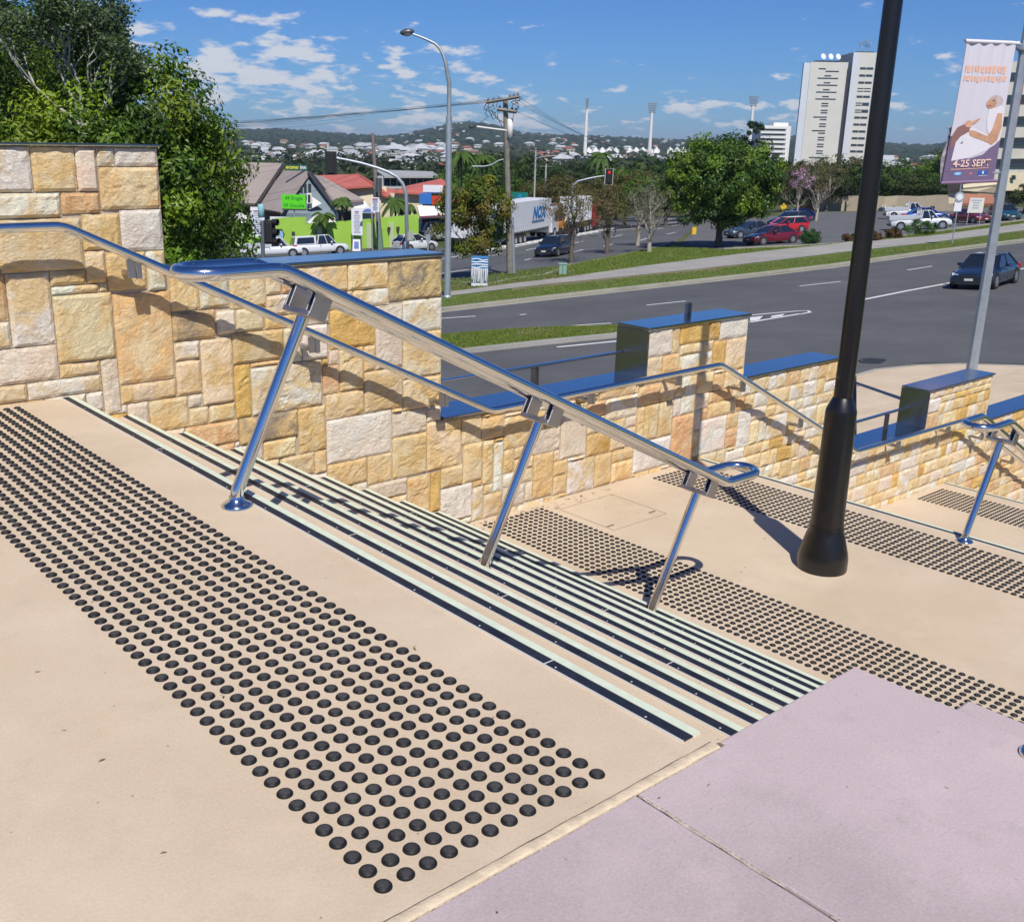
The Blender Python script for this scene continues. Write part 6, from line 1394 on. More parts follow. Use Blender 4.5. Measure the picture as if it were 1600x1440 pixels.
# ---- trucks on the far road
def truck_box(name, label, g, head, Lb, Wb, Hb, zf, mbox, cabm, cab_at_front=True, ribs=True, wheels=(0,), text=None, group=None):
    t = empty(name, g, rz=math.atan2(head[1], head[0]), label=label, cat='truck')
    MB().box(-Lb/2, Lb/2, -Wb/2, Wb/2, zf, Hb).build('trailer_box', mbox, t, bevel=.03)
    fr = MB().box(-Lb/2, Lb/2, -Wb/2+.3, Wb/2-.3, zf-.3, zf-.002); fr.build('chassis', m_trim, t)
    for i in range(22):
        x = -Lb/2+.4+i*(Lb-.8)/21; MB().box(x-.03, x+.03, -Wb/2-.025, -Wb/2, zf-.12, zf+.55).build('curtain_strap', mat('strap_grey', (.35, .36, .38), .7), t) if ribs else None
    for x in wheels:
        for s in (-1, 1):
            w = MB().cyl((x, s*(Wb/2-.3), .5), (x, s*(Wb/2-.01), .5), .5, n=20).build('wheel', m_tyre, t); MB().cyl((x, s*(Wb/2-.01), .5), (x, s*(Wb/2+.02), .5), .27, n=14).build('rim', m_rim, w)
    if cab_at_front:
        x0 = Lb/2+.5; MB().hexa([(x0, -Wb/2, .5), (x0+2.2, -Wb/2, .5), (x0+2.2, Wb/2, .5), (x0, Wb/2, .5), (x0, -Wb/2+.05, 3.1), (x0+1.75, -Wb/2+.05, 3.1), (x0+1.75, Wb/2-.05, 3.1), (x0, Wb/2-.05, 3.1)]).build('cab', cabm, t, bevel=.08, seg=2)
        MB().hexa([(x0+2.16, -Wb/2+.15, 1.6), (x0+2.2, -Wb/2+.15, 1.6), (x0+2.2, Wb/2-.15, 1.6), (x0+2.16, Wb/2-.15, 1.6), (x0+1.8, -Wb/2+.2, 2.8), (x0+1.92, -Wb/2+.2, 2.8), (x0+1.92, Wb/2-.2, 2.8), (x0+1.8, Wb/2-.2, 2.8)]).build('windscreen', m_carglass, t)
        MB().box(x0+.9, x0+1.75, -Wb/2-.02, -Wb/2+.02, 1.7, 2.6).build('side_window', m_carglass, t)
        for x in (x0+.9,):
            for s in (-1, 1):
                w = MB().cyl((x, s*(Wb/2-.3), .5), (x, s*(Wb/2+.02), .5), .5, n=20).build('wheel', m_tyre, t); MB().cyl((x, s*(Wb/2+.02), .5), (x, s*(Wb/2+.04), .5), .27, n=14).build('rim', m_rim, w)
    if text:
        text_obj(text, 1.55, mat('sign_blue', (.01, .16, .42), .5), t, (.2, -Wb/2-.035, zf+1.0), (1, 0, 0), (0, 0, 1), ext=.01, shear=.25, bold=.06)
        MB().box(.0, 3.6, -Wb/2-.04, -Wb/2-.02, zf+.62, zf+.80).build('underline', mat('grey_blue_print', (.10, .18, .24), .6), t)
    return t
hd = (ground(905, 360)-ground(800, 378)); hd.z = 0; hd.normalize()
m_twhite = mat('trailer_white', (.68, .69, .71), .5, var=.05, vscale=.6)
g = ground(818, 377); k = ppm(g); g = g-hd*1.3; g.z = terr(g.x, g.y)
truck_box('semi_trailer', 'white curtain-sided semi trailer lettered NOX on the far road', g, hd, 11.4, 2.5, 3.95, 1.25, m_twhite, paint('truck_cab_white', (.66, .68, .72)), True, True, (-4.2, -3.0, -1.8), 'NOX')
g2 = g-hd*12.2; truck_box('box_truck', 'second white box truck half hidden behind the olive tree', Vector((g2.x, g2.y, terr(g2.x, g2.y))), hd, 4.8, 2.5, 3.5, 1.2, m_twhite, paint('truck_blue', (.02, .10, .30)), True, True, (-1.6,))
g3 = g+hd*10.2; g3.z = terr(g3.x, g3.y); t = empty('loader', g3, rz=math.atan2(hd.y, hd.x), label='orange and brown loader machine on the truck in front of the NOX trailer', cat='loader')
mo_ = mat('machine_orange', (.60, .24, .03), .5, var=.15, vscale=2); mb_ = mat('machine_brown', (.12, .07, .05), .7, var=.2, vscale=2)
MB().box(-1.4, 1.0, -1.1, 1.1, .6, 1.6).build('engine_body', mo_, t, bevel=.06); MB().box(-.9, .5, -.9, .9, 1.6, 3.4).build('cab', mb_, t, bevel=.08); MB().box(-.8, .4, -.92, -.90, 2.1, 3.1).build('cab_window', m_carglass, t); MB().tube([(.6, -.5, 1.5), (1.9, -.5, 2.2), (2.6, -.5, .9)], .14, 6).tube([(.6, .5, 1.5), (1.9, .5, 2.2), (2.6, .5, .9)], .14, 6).build('boom', mo_, t)
for x in (-1.0, .7):
    for s in (-1, 1): MB().cyl((x, s*1.0, .5), (x, s*1.3, .5), .5, n=16).build('wheel', m_tyre, t)
g4 = g+hd*17.6; g4.z = terr(g4.x, g4.y); t = empty('stake_truck', g4, rz=math.atan2(hd.y, hd.x), label='long truck with white upright load sections and a red cab', cat='truck')
MB().box(-4.2, 3.4, -1.2, 1.2, 1.0, 1.25).build('deck', m_trim, t)
for i in range(5): MB().box(-1.9+i*1.05, -1.9+i*1.05+.75, -1.15, 1.15, 1.3, 3.9-.12*(i % 2)).build('load_section', m_twhite, t, bevel=.04)
for x in (-3.4, -2.3, .4, 1.5, 2.6):
    for s in (-1, 1): w = MB().cyl((x, s*.9, .5), (x, s*1.22, .5), .5, n=18).build('wheel', m_tyre, t); MB().cyl((x, s*1.22, .5), (x, s*1.25, .5), .27, n=12).build('rim', m_rim, w)
MB().hexa([(4.0, -1.2, .5), (6.4, -1.2, .5), (6.4, 1.2, .5), (4.0, 1.2, .5), (4.0, -1.15, 3.0), (5.9, -1.15, 3.0), (5.9, 1.15, 3.0), (4.0, 1.15, 3.0)]).build('cab', paint('cab_red', (.32, .02, .02)), t, bevel=.08, seg=2); MB().box(4.9, 5.8, -1.215, -1.18, 1.7, 2.6).build('side_window', m_carglass, t)
for s in (-1, 1): MB().cyl((5.2, s*.9, .5), (5.2, s*1.24, .5), .5, n=18).build('wheel', m_tyre, t)

# ================================================================== STREET FURNITURE
Zv = Vector((0, 0, 1))
def top_h(u, v, q): return P_(u, v, (Vector(q)-EYE).dot(FW)).z-q[2]
# street lamp with a curved outreach
q = ground(699, 468); k = ppm(q); H = top_h(698, 182, q); t = empty('street_lamp', q, label='tall galvanised street lamp with curved arm and cobra-head lantern', cat='street lamp')
MB().cyl((0, 0, .11), (0, 0, H), 5.2/k, 4.6/k, n=12).build('lower_pole', m_galv, t)
Ht = top_h(698, 130, q); pts = [(0, 0, H), (0, 0, Ht)]
arm = [(698, 110), (696, 97), (692, 85), (687, 76), (680, 68.5), (668, 62.5), (656, 57.5), (645, 53.5)]
d_ = (Vector(q)-EYE).dot(FW); A_ = [Vector((0, 0, H)), Vector((0, 0, Ht))]+[P_(u, v, d_)-Vector(q) for u, v in arm]
MB().tube(A_, [3.4/k, 3.2/k]+[2.9/k, 2.6/k, 2.3/k, 2.1/k, 2/k, 1.8/k, 1.7/k, 1.6/k], 10).build('arm', m_galv, t)
hc = P_(636, 50, d_)-Vector(q); hb = MB().lathe([(.02, -.16), (.17, -.12), (.25, -.02), (.21, .07), (.08, .13)], n=14); hb.xform(Matrix.Diagonal((1.35, .8, 1, 1))); o = hb.build('lantern', mat('lantern_grey', (.12, .13, .14), .35, .4), t); o.location = hc; o.rotation_euler = (0, R(-8), math.atan2(RH.y, RH.x))
MB().lathe([(.0, -.20), (.15, -.17), (.19, -.10)], n=12).build('lens', mat('lens_glass', (.5, .5, .5), .15), o)
MB().lathe([(7/k, 0.11), (7/k, .16), (5.5/k, .22)], n=12).build('base_flange', m_galv, t)
# banner pole and its banner
q = at_z(1506, 650, -3.8); gp = terr(q.x, q.y)+lowz; q = Vector((q.x, q.y, gp)); dq = (q-EYE).dot(FW); k = ppm(q)
t = empty('banner_pole', q, label='thick octagonal galvanised pole carrying the festival banner', cat='pole')
H = P_(1603, 0, dq).z-q.z
tp = P_(1597, 30, dq)-q
MB().tube([(0, 0, 0), Vector((0, 0, H*1.1))], [.115, .07], 8, smooth=False).build('shaft', m_galv, t); MB().lathe([(.17, 0), (.17, .03), (.125, .08)], n=8, smooth=False).build('base_plate', m_galv, t)
# banner hangs to the left of the pole
db = dq*1.0
def ax(v, r=.115):   # point on pole axis at photo row v
    lo, hi = 0.0, 14.0
    for _ in range(40):
        m_ = (lo+hi)/2; w = q+Zv*m_-EYE; vv = CY-F_PX*w.dot(UP)/w.dot(FW)
        if vv > v: lo = m_
        else: hi = m_
    return lo
zt_, zb_ = ax(68), ax(283)
X = -(RH*.985+FH*.17); X.normalize()
off0, wd = .19, 1.00
bn = empty('banner', q, label='tall pale festival banner printed with an embracing figure and 4-25 SEPT', cat='banner')
NXb, NZb = 26, 40; b = MB(); Nn = X.cross(Zv).normalized()
if Nn.dot(EYE-q) < 0: Nn = -Nn
def bpt(s, w, lift=0.0):        # s 0..1 from pole outwards, w 0..1 from top down
    amp = .018*math.sin(s*26+1)*max(0, 1-w)**1.5 + .05*math.sin(w*3.0+s)*.6
    bow = .06*math.sin(w*math.pi)
    return X*(off0+bow*(1-s)*.3+wd*s+.04*w*(s)) + Zv*(zt_+(zb_-zt_)*w - .05*s*w) + Nn*(amp+lift)
vs = []
for i in range(NXb+1):
    for j in range(NZb+1): vs.append(bpt(i/NXb, j/NZb))
fs = [(i*(NZb+1)+j, (i+1)*(NZb+1)+j, (i+1)*(NZb+1)+j+1, i*(NZb+1)+j+1) for i in range(NXb) for j in range(NZb)]
n0 = len(vs); vs2 = [v-Nn*.012 for v in vs]; b.add(vs+vs2, fs+[tuple(n0+x for x in f[::-1]) for f in fs], True)
m_ban = mat('banner_cloth', (.60, .57, .64), .8); b.build('cloth', m_ban, bn, fix=False)
def decal(pts, m, lift=.006, name='print'):
    """flat print that follows the hanging cloth; pts in banner units (0..1 from the outer edge rightwards, 0..1 down)"""
    bm = bmesh.new(); vsd = [bm.verts.new((x, y, 0)) for x, y in pts]; bm.faces.new(vsd)
    bmesh.ops.triangulate(bm, faces=bm.faces[:]); 
    for _ in range(3): bmesh.ops.subdivide_edges(bm, edges=[e for e in bm.edges if e.calc_length() > .07], cuts=1)
    bmesh.ops.triangulate(bm, faces=bm.faces[:])
    for v in bm.verts: v.co = bpt(1-v.co.x, v.co.y, lift)
    me = bpy.data.meshes.new(name); bm.to_mesh(me); bm.free(); me.materials.append(m); o = bpy.data.objects.new(name, me); COL.objects.link(o); o.parent = bn; return o
def ell(cx_, cy_, rx, ry, n=20, a0=0): return [(cx_+rx*math.cos(6.283*i/n)*math.cos(a0)-ry*math.sin(6.283*i/n)*math.sin(a0), cy_+(rx*math.cos(6.283*i/n)*math.sin(a0)*.4+ry*math.sin(6.283*i/n)*math.cos(a0))) for i in range(n)]
m_skin = mat('printed_skin', (.58, .32, .20), .7, var=.25, vscale=3); m_skin2 = mat('printed_skin_shadow', (.26, .13, .12), .7); m_hair = mat('printed_hair', (.50, .40, .40), .7, var=.2, vscale=9); m_dress = mat('printed_dress', (.70, .67, .72), .7); m_vio = mat('printed_violet', (.17, .12, .22), .7, var=.1, vscale=2); m_or = mat('printed_orange', (.75, .42, .30), .7)
decal([(0, .66), (.2, .66), (.42, .83), (.7, .80), (.95, .70), (1, .70), (1, 1), (0, 1)], m_vio, .004)
decal([(.13, .68), (.22, .62), (.42, .60), (.75, .66), (.95, .64), (.93, .72), (.75, .77), (.45, .82), (.10, .84)], m_dress, .006)
decal([(.68, .46), (.80, .44), (.97, .45), (1.0, .60), (.97, .70), (.88, .74), (.70, .62), (.66, .54)], m_dress, .007)
decal(ell(.78, .415, .15, .045), m_hair, .008); decal(ell(.70, .43, .095, .036), m_skin, .010)
decal(ell(.735, .408, .035, .006), m_skin2, .012); decal(ell(.665, .446, .035, .005), mat('printed_lips', (.40, .08, .10), .7), .012)
decal([(.86, .50), (.95, .50), (.98, .60), (.93, .70), (.84, .73), (.74, .71), (.38, .66), (.34, .62), (.45, .625), (.72, .665), (.80, .62)], m_skin, .011)
decal([(.02, .66), (.10, .60), (.26, .57), (.36, .60), (.34, .63), (.20, .66), (.08, .73), (.02, .76)], m_skin2, .012)
for i in range(4): decal([(.28+.015*i, .575-.008*i), (.50-.03*i, .535+.013*i), (.52-.03*i, .541+.013*i), (.34+.01*i, .590-.006*i)], m_skin, .013)
decal(ell(.31, .575, .075, .025), m_skin, .0135)
for r_i, (y, h) in enumerate(((.165, .055), (.235, .045))):
    x = .06
    while x < .86:
        w = rnd.uniform(.03, .08); decal([(x, y+rnd.uniform(0, .01)), (x+w, y), (x+w*.9, y+h*rnd.uniform(.6, 1)), (x+.005, y+h*rnd.uniform(.7, 1.1))], m_or, .007); x += w+.02
def cloth_text(s, size, m, x, y):
    tx = text_obj(s, size, m, None, (0, 0, 0), (1, 0, 0), (0, 0, 1), ext=.0, bold=.004)
    for v in tx.data.vertices:
        sx = x+v.co.x/wd; sy = y-v.co.z/(zt_-zb_); v.co = bpt(1-sx, sy, .02)
    tx.parent = bn; return tx
cloth_text('4-25 SEPT', .175, mat('printed_pale_orange', (.80, .55, .48), .7), .14, .885)
decal([(.12, .900), (.86, .896), (.86, .901), (.12, .906)], m_or, .009)
decal(ell(.27, .935, .075, .013), mat('printed_sky_blue', (.15, .42, .75), .6), .008); decal([(.23, .932), (.31, .932), (.31, .938), (.23, .938)], m_offw, .010); decal(ell(.52, .937, .035, .010), mat('printed_rust', (.45, .18, .16), .6), .008)
decal([(.66, .918), (.86, .918), (.86, .950), (.66, .952)], mat('printed_navy', (.04, .10, .40), .6), .008); decal([(.745, .922), (.775, .922), (.775, .944), (.745, .944)], m_offw, .010); decal([(.68, .955), (.85, .954), (.85, .957), (.68, .959)], m_offw, .010)
for w in (0.0, 1.0):
    a, c_ = bpt(-.08, w), bpt(1.03, w); MB().tube([a, c_], .035 if w == 0 else .028, 8).build('banner_rod', mat('rod_white', (.70, .68, .74), .5) if w == 0 else mat('rod_violet', (.22, .14, .24), .5), bn)
br = MB().tube([(0, 0, zt_-.02), X*(off0+.05)+Zv*(zt_-.02)], .022, 6).tube([(0, 0, zt_-.35), X*(off0)+Zv*(zt_+.05)], .014, 6).tube([(0, 0, zb_+.15), X*(off0+.05)+Zv*(zb_+.15)], .018, 6); br.build('bracket', m_galv, t)
MB().lathe([(.13, zt_-.12), (.135, zt_-.1), (.13, zt_-.04)], n=10).build('collar', m_galv, t)
# second banner seen edge-on behind it
b2 = empty('banner', q+RH*-.0, label='dark banner behind the pale one, only its patterned edge showing', cat='banner')
bb = MB()
for i in range(16):
    w = .60+.41*i/15; e = .07+.03*math.sin(w*17); a = bpt(1.0, w, -.05)-X*.03; c_ = a+X*e; i0 = len(bb.v); bb.v += [tuple(a), tuple(c_), tuple(c_-Nn*.012), tuple(a-Nn*.012)]
    if i: bb.f += [(i0-4, i0-3, i0+1, i0), (i0-2, i0-1, i0+3, i0+2), (i0-3, i0-2, i0+2, i0+1)]; bb.sm += [True]*3
bb.build('cloth', mat('banner_black_white', (.02, .02, .03), .7, col2=(.5, .45, .5), vscale=9), b2, fix=False); MB().tube([bpt(1.0, .60, -.06)-X*.1, bpt(1.0, .60, -.06)+X*.08], .012, 6).build('banner_rod', m_galv, b2)
# speed sign on its post by the car park
q = ground(1487, 384); t = empty('sign_post', q, label='galvanised post with a round parking sign and a small white plate', cat='sign'); H = top_h(1499, 288, q)
MB().cyl((0, 0, .1), (0, 0, H), .045, n=8).build('post', m_galv, t); zz = top_h(1493, 309, q); f = MB().cyl(FH*-.05+Zv*zz, FH*-.09+Zv*zz, .34, n=20); f.build('round_face', mat('sign_grey_blue', (.30, .36, .42), .5), t); MB().cyl(FH*-.092+Zv*zz, FH*-.10+Zv*zz, .22, n=20).build('inner_ring', m_offw, t)
zz = top_h(1492, 332, q); MB().prism([RH*-.26+Zv*zz-FH*.05, RH*.26+Zv*zz-FH*.05, RH*.26+Zv*(zz+.75)-FH*.05, RH*-.26+Zv*(zz+.75)-FH*.05], FH*.02).build('plate', m_offw, t)
q = ground(1520, 352); t = empty('notice_board', q, label='white notice board with faint print in front of the dark red car', cat='sign'); z0_, z1_ = top_h(1518, 335, q), top_h(1520, 311, q); k = ppm(q); w = 12/k
MB().prism([RH*-w+Zv*z0_, RH*w+Zv*z0_, RH*w*1.0+Zv*z1_, RH*-w*.9+Zv*z1_], FH*.1).build('board', mat('notice_cream', (.66, .64, .58), .6), t)
for i in range(4): zz = z1_-(z1_-z0_)*(.2+.17*i); ww = w*rnd.uniform(.3, .7); MB().prism([RH*-ww+Zv*zz-FH*.01, RH*ww+Zv*zz-FH*.01, RH*ww+Zv*(zz+.10)-FH*.01, RH*-ww+Zv*(zz+.10)-FH*.01], FH*.008).build('print', MATS['faint_print'], t)
for s in (-.8, .8): MB().cyl(RH*w*s+FH*.05, RH*w*s+FH*.05+Zv*z0_, .05, n=6).build('post', m_galv, t)
# graffitied junction box
q = ground(749, 450); k = ppm(q); w, h = 13.5/k, 46/k
t = empty('junction_box', q, rz=math.atan2(RH.y, RH.x), label='roadside service cabinet painted with white drips under a blue and white top', cat='cabinet')
MB().box(-w, w, 0, .5, .10, h).build('cabinet', mat('cabinet_dark', (.10, .14, .17), .6, var=.3, vscale=4), t, bevel=.02)
MB().hexa([(-w-.02, -.03, h), (w+.02, -.03, h), (w+.02, .53, h), (-w-.02, .53, h), (-w*.9, .05, h+.08), (w*.9, .05, h+.08), (w*.9, .45, h+.08), (-w*.9, .45, h+.08)]).build('lid', mat('lid_blue', (.03, .16, .36), .4), t)
MB().box(-w+.01, w-.01, -.012, -.001, h*.66, h-.005).build('blue_band', mat('graffiti_blue', (.02, .15, .36), .5, var=.3, vscale=6), t)
gw = mat('graffiti_white', (.70, .73, .76), .5)
for i in range(4): z = h*(.70+.085*i); MB().tube([(-w+.02, -.014, z), (-w*.3, -.014, z+rnd.uniform(-.06, .06)), (w*.3, -.014, z+rnd.uniform(-.05, .05)), (w-.03, -.014, z+rnd.uniform(-.04, .04))], .025+.012*rnd.random(), 4).build('paint_stroke', gw, t)
for i in range(9):
    x = -w+.06+i*(2*w-.12)/8; MB().tube([(x, -.012, h*.66), (x+rnd.uniform(-.03, .03), -.012, h*.45), (x+rnd.uniform(-.03, .03), -.012, h*rnd.uniform(.13, .3))], [.055, rnd.uniform(.025, .05), rnd.uniform(.015, .04)], 5).build('paint_drip', gw, t)
MB().box(-w+.03, w-.03, -.012, -.001, .10, h*.16).build('paint_foot', gw, t)
# small green service pillar
q = ground(879, 432); k = ppm(q); t = empty('service_pillar', q, rz=math.atan2(RH.y, RH.x), label='small pale green service pillar in the grass verge', cat='service pillar')
mg = mat('pale_green_paint', (.22, .36, .28), .55, var=.12, vscale=5); MB().box(-6/k, 6/k, 0, .35, .10, 18/k).build('body', mg, t, bevel=.02); MB().box(-7/k, 7/k, -.03, .38, 18/k, 20/k).build('cap', mg, t, bevel=.015); MB().box(-.012, .012, -.006, -.001, .15, 17/k).build('door_gap', m_trim, t)
# yellow boards by the car park
for (u, v, w_, h_, label) in ((1084, 371, 3.2, 11, 'small yellow board standing in the grass left of the round tree trunk'), (1222, 352, 5.5, 12, 'yellow diamond-shaped sign above the parked cars')):
    q = ground(u, v) if u < 1100 else ground(1222, 346); k = ppm(q); z0_ = top_h(u, v-2, q) if u < 1100 else top_h(u, 332, q)
    t = empty('yellow_sign', q, label=label, cat='sign')
    pts = [RH*-w_/k+Zv*z0_, RH*w_/k+Zv*z0_, RH*w_/k+Zv*(z0_+h_/k), RH*-w_/k+Zv*(z0_+h_/k)] if u < 1100 else [Zv*(z0_), RH*w_/k+Zv*(z0_+h_*.5/k), Zv*(z0_+h_/k), RH*-w_/k+Zv*(z0_+h_*.5/k)]
    MB().prism(pts, FH*.06).build('board', mat('sign_yellow', (.72, .46, .02), .5), t); MB().cyl(FH*.08, FH*.08+Zv*(z0_+h_*.5/k), .04, n=6).build('post', m_galv, t)
# ---- timber power poles
def tube_w(b, a, c_, sag, r, n=10): b.tube([a.lerp(c_, i/n)-Zv*(sag*4*(i/n)*(1-i/n)) for i in range(n+1)], r, 4, cap=False)
q = ground(797, 430); k = ppm(q); t = empty('power_pole', q, label='big weathered timber power pole with two crossarms and hanging cables', cat='power pole'); H = top_h(788.5, 153, q); dpole = (q-EYE).dot(FW)
lean_ = (P_(789.5, 155, dpole)-q); lean_.z = 0
def pp(z): return lean_*(z/H)+Zv*z
MB().tube([pp(.1), pp(H*.5), pp(H)], [5.2/k, 4.4/k, 3.6/k], 10).build('pole', m_wood, t)
MB().tube([P_(759.5, 160.5, dpole)-q, P_(811, 151.5, dpole-.6)-q], .085, 4, smooth=False).build('crossarm', m_wood, t); MB().tube([P_(777, 171, dpole)-q, P_(807, 175, dpole-.5)-q], .095, 4, smooth=False).build('crossarm', m_wood, t)
ins = MB()
for (u, v) in ((763, 158), (771, 157), (779, 155.5), (797, 152.5), (803, 151), (809, 150), (781, 170), (800, 172), (806, 173.5)): c_ = P_(u, v, dpole)-q; ins.lathe([(.05, -.08), (.09, 0), (.05, .12), (.03, .18)], c_, 7)
ins.build('insulators', mat('porcelain', (.16, .12, .11), .3), t)['kind'] = 'stuff'
MB().lathe([(.0, 0), (.17, .03), (.17, 1.05), (.0, 1.1)], P_(796.5, 216, dpole)-q, 12).build('white_canister', m_white, t)
MB().tube([pp(.1)+RH*.24-FH*.05, pp(3.4)+RH*.2-FH*.05], .10, 8).build('cable_guard', m_galv, t)
MB().tube([P_(787, 249, dpole)-q, P_(779, 251, dpole)-q, P_(767, 258, dpole)-q, P_(757, 260, dpole)-q, P_(738, 260, dpole)-q], .035, 6).build('bracket_arm', m_galv, t)
MB().tube([P_(792, 204, dpole)-q, P_(775, 202, dpole)-q, P_(745, 198, dpole)-q], .05, 6).build('lamp_arm', m_white, t); MB().lathe([(.02, -.12), (.2, -.05), (.16, .08)], P_(737, 198, dpole)-q, 10).build('lamp_head', mat('lantern_grey', (.12, .13, .14)), t)
cb = MB(); rc = random.Random(5)
for (u0, v0, u1, v1) in ((757, 161, 768, 188), (762, 160, 786, 196), (768, 160, 776, 187), (776, 158, 786, 200), (766, 162, 758, 184), (800, 153, 806, 172), (808, 152, 800, 178), (798, 176, 800, 214), (810, 152, 806, 170)):
    a, c_ = P_(u0, v0, dpole)-q, P_(u1, v1, dpole)-q; pts = [a.lerp(c_, i/6)+RH*.18*math.sin(i*1.2+rc.random()*3)+Zv*.05*math.cos(i*2) for i in range(7)]; cb.tube(pts, .022, 4, cap=False)
cb.build('dropper_cables', m_trim, t)
wires = MB()
W0 = [P_(u, v, dpole) for (u, v) in ((759, 161), (768, 160), (777, 158), (809, 151), (802, 153), (796, 154))]
for i, a in enumerate(W0): tube_w(wires, a, P_(-500, 200+7*i, 90), .9, .008, 16)
for i, a in enumerate(W0[3:]+[P_(806, 174, dpole)]): tube_w(wires, a, P_(1010+14*i, 236+2*i, 150), 1.0, .010, 12)
tube_w(wires, P_(781, 171, dpole), P_(589, 262, 99), .6, .014)
for i in range(2): tube_w(wires, P_(586+5*i, 216, 100), P_(330, 262+12*i, 115), .9, .010)
for i in range(3): tube_w(wires, P_(829+4*i, 233, 122), P_(1060, 243+i*2, 190), .8, .02)
for i in range(2): tube_w(wires, P_(586+4*i, 262+6*i, 99), P_(280, 316+14*i, 100), .7, .010)
for i in range(3): tube_w(wires, P_(570, 176+5*i, 110), P_(200, 190+6*i, 120), .6, .009)
o = wires.build('overhead_wires', m_trim, fix=False); tag(o, 'thin overhead wires strung between the timber power poles', 'wires')
q = ground(594, 390); k = ppm(q); t = empty('power_pole', q, label='older timber power pole with a green-painted foot before the green wall', cat='power pole'); H = top_h(583, 208, q); ln_ = P_(582, 210, (q-EYE).dot(FW))-q; ln_.z = 0
MB().tube([Vector((0, 0, 0)), ln_+Zv*H], [.26, .15], 9).build('pole', m_wood, t); MB().cyl((0, 0, 0), Vector((0, 0, 1.9))+ln_*.15, .30, .28, n=9).build('painted_foot', mat('foot_green', (.16, .28, .18), .7), t); MB().lathe([(.28, 0), (.28, 1.2)], P_(592, 300, (q-EYE).dot(FW))-q, 8).build('switch_box', mat('lantern_grey', (.12, .13, .14)), t)
MB().box(-.04, .04, -.9, .9, H-.5, H-.38).build('crossarm', m_wood, t)
for (u, d, vt, label, arm_) in ((833, 122, 231, 'pale power pole with a short street light arm beyond the big pole', 1), (850, 150, 257, 'stubby far power pole right of the pale one', 0), (1098, 128, 236, 'thin far light pole beside the round tree', 0)):
    q = on_ground(u, d); t = empty('power_pole', q, label=label, cat='power pole'); H = P_(u, vt, d).z-q.z; k = 1599.4/d; MB().cyl((0, 0, 0), (0, 0, H), 1.7/k, 1.3/k, n=8).build('pole', mat('pale_timber', (.38, .38, .36), .8), t)
    if u < 1090: a, c_ = RH*-9/k+Zv*(H-.35), RH*10/k+Zv*(H-.35); MB().tube([a, c_], .05, 4).build('crossarm', m_wood, t)
    if arm_: MB().tube([Zv*(H-1.2), Zv*(H-.95)+RH*1.0, Zv*(H-.85)+RH*2.4], .035, 6).build('lamp_arm', m_galv, t)
# ---- traffic signals
def signal_head(parent, c_, facing_away, s=1.0, red=False):
    h, w = 1.05*s, .20*s; Xs = RH
    MB().prism([c_+Xs*-w*1.75-Zv*h*.65, c_+Xs*w*1.75-Zv*h*.65, c_+Xs*w*1.75+Zv*h*.65, c_+Xs*-w*1.75+Zv*h*.65], FH*.04).build('backboard', mat('signal_black', (.012, .012, .014), .6), parent)
    o = MB().prism([c_+Xs*-w-Zv*h*.55-FH*.14, c_+Xs*w-Zv*h*.55-FH*.14, c_+Xs*w+Zv*h*.55-FH*.14, c_+Xs*-w+Zv*h*.55-FH*.14], FH*.30).build('housing', MATS['signal_black'], parent, bevel=.02)
    if red:
        MB().cyl(c_+Zv*h*.35-FH*.17, c_+Zv*h*.35-FH*.141, .13*s, n=14).build('red_lamp', mat('signal_red_lit', (.6, .02, .02), .4, emit=(1, .02, .01), estr=.25), parent)
        for z in (0, -.35): MB().cyl(c_+Zv*h*z-FH*.16, c_+Zv*h*z-FH*.141, .13*s, n=14).build('unlit_lamp', mat('lens_dark', (.03, .03, .03), .3), parent)
        MB().tube([c_+Xs*-w*1.8-Zv*h*.67-FH*.01, c_+Xs*w*1.8-Zv*h*.67-FH*.01, c_+Xs*w*1.8+Zv*h*.67-FH*.01, c_+Xs*-w*1.8+Zv*h*.67-FH*.01], .03, 4, closed=True, smooth=False).build('white_border', m_white, parent)
q = ground(637, 396); d_ = (q-EYE).dot(FW); k = ppm(q); t = empty('signal_mast', q, label='tall traffic signal mast whose curved arm reaches left over the road', cat='traffic signal')
pa = [(635, 340), (635.5, 320), (634, 300), (629, 287), (621, 277), (607, 269), (590, 262.5), (565, 255), (540, 249.5), (513, 245)]
MB().tube([Vector((0, 0, 0))]+[P_(u, v, d_)-q for u, v in pa], [.17, .16, .155, .15, .145, .14, .13, .12, .11, .10, .09], 10).build('mast', m_galv, t)
signal_head(t, P_(517, 255, d_-.3)-q, True, 1.35); MB().lathe([(.10, 0), (.10, .65)], P_(512.5, 236, d_)-q, 10).build('detector', mat('pale_blue_paint', (.40, .52, .56), .5), t)
c_ = P_(641, 368, d_)-q; MB().box(c_.x-.25, c_.x+.25, c_.y-.1, c_.y+.1, c_.z-.4, c_.z+.35).build('control_box', mat('box_grey_green', (.42, .46, .40), .6), t)
dn = 38.0; q = on_ground(413, dn); t = empty('traffic_signal', q, label='small traffic signal post with pale blue cap beyond the wall coping', cat='traffic signal'); H = P_(409, 340, dn).z-q.z
MB().tube([Vector((0, 0, 0)), P_(410, 345, dn)-q-Vector((0, 0, 0))], .075, 10).build('post', mat('signal_post_grey', (.14, .17, .20), .45, .4), t); MB().lathe([(.06, 0), (.115, .02), (.115, .44), (.09, .47)], P_(408.5, 340, dn)-q, 14).build('cap', mat('pale_blue_cap', (.26, .52, .58), .45), t)
signal_head(t, P_(421, 363, dn)-q, True, .62)
vz = MB()
for z in (.30, .0, -.28): c_ = P_(426, 363, dn)-q+Zv*z*1.2; vz.tube([c_, c_+RH*.22-FH*.08], [.11, .12], 8, cap=False)
vz.build('visors', MATS['signal_black'], t)
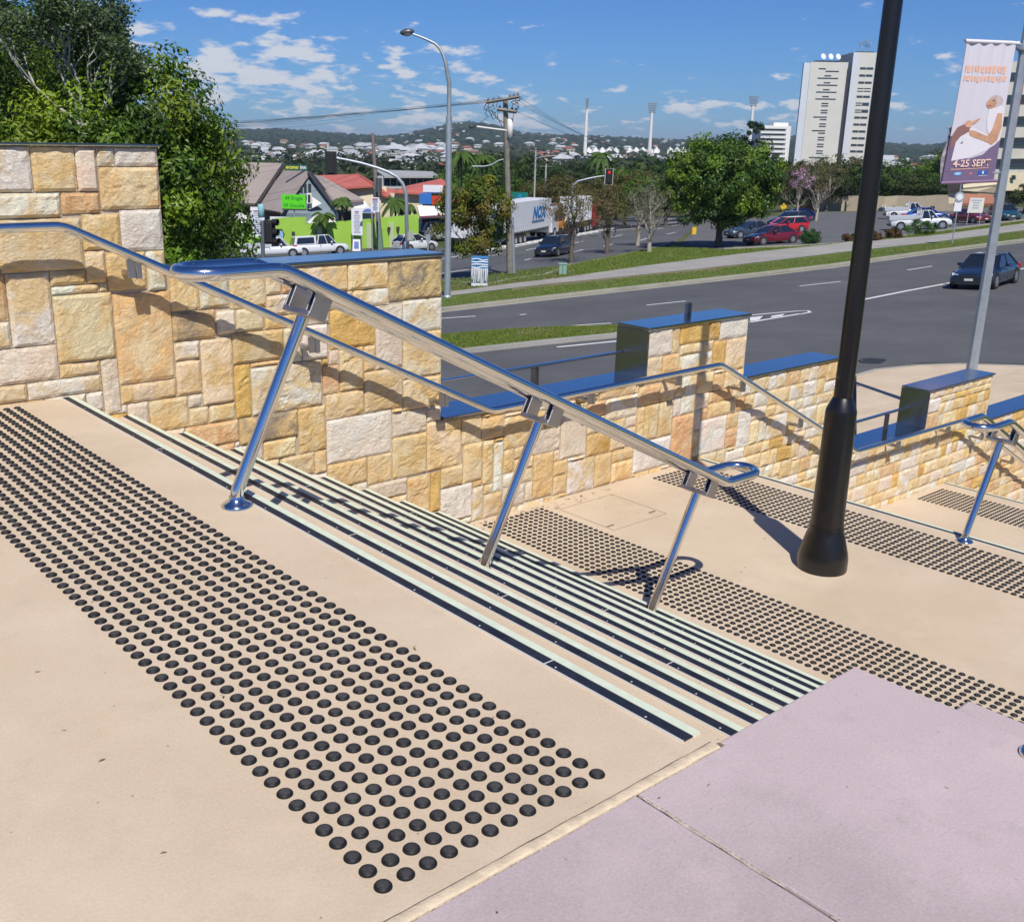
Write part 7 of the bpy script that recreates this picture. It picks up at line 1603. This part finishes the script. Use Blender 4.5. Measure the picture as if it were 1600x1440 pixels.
q = ground(897, 372); d_ = (q-EYE).dot(FW); t = empty('signal_mast', q, label='far traffic signal mast with a red light showing on its arm', cat='traffic signal')
MB().tube([Vector((0, 0, 0))]+[P_(u, v, d_)-q for u, v in ((894, 320), (893.5, 298), (896, 289), (903, 283), (920, 279), (935, 276), (950, 274.5))], [.13, .12, .11, .10, .09, .08, .07, .06], 8).build('mast', m_galv, t); signal_head(t, P_(951.5, 276, d_-.2)-q, False, 1.05, True)
q = ground(669, 397); t = empty('bollard', q, label='short grey post sign beside the white hatchback', cat='bollard'); MB().cyl((0, 0, 0), (0, 0, 1.0), .07, n=8).build('post', m_galv, t); MB().prism([RH*-.18+Zv*1.0, RH*.18+Zv*1.0, RH*.18+Zv*1.6, RH*-.18+Zv*1.6], FH*.05).build('plate', m_galv, t)
# big green direction sign beyond the trucks
t, a, b_, c, e, n = signboard('direction_sign', 799, 300, 825, 313, 124, mat('direction_green', (.0, .16, .13), .5), 'dark green road direction sign above the NOX trailer', posts=(.1, .9))
MB().prism([a.lerp(e, .3).lerp(b_.lerp(c, .3), .4)+n*.02, a.lerp(e, .3).lerp(b_.lerp(c, .3), .6)+n*.02, a.lerp(e, .75).lerp(b_.lerp(c, .75), .6)+n*.02, a.lerp(e, .75).lerp(b_.lerp(c, .75), .4)+n*.02], -n*.02).build('blue_shield', mat('shield_blue', (.02, .2, .5), .5), t)
# prototypes were placed; drop any tree or house kind never used
for pr in [p for v in PR.values() for p in v]:
    if pr.name not in used:
        for ch in list(pr.children): bpy.data.objects.remove(ch)
        bpy.data.objects.remove(pr)
# ================================================================== HAZE
hm = bpy.data.materials.new('haze_air'); hm.use_nodes = True; t = hm.node_tree; t.nodes.remove(t.nodes['Principled BSDF'])
pv = N(t, 'ShaderNodeVolumePrincipled'); pv.inputs['Color'].default_value = (.70, .83, 1, 1); pv.inputs['Density'].default_value = 0.00012; pv.inputs['Anisotropy'].default_value = 0.1
t.links.new(pv.outputs[0], t.nodes['Material Output'].inputs['Volume'])
zmin = min((v[2] for v in tb.v)); zmax = max((v[2] for v in tb.v))
o = MB().box(-9600, 9600, -9600, 9600, zmin-1, zmax+30).build('haze', hm); tag(o, 'thin summer haze over the far suburb and hills', 'haze', kind='stuff')
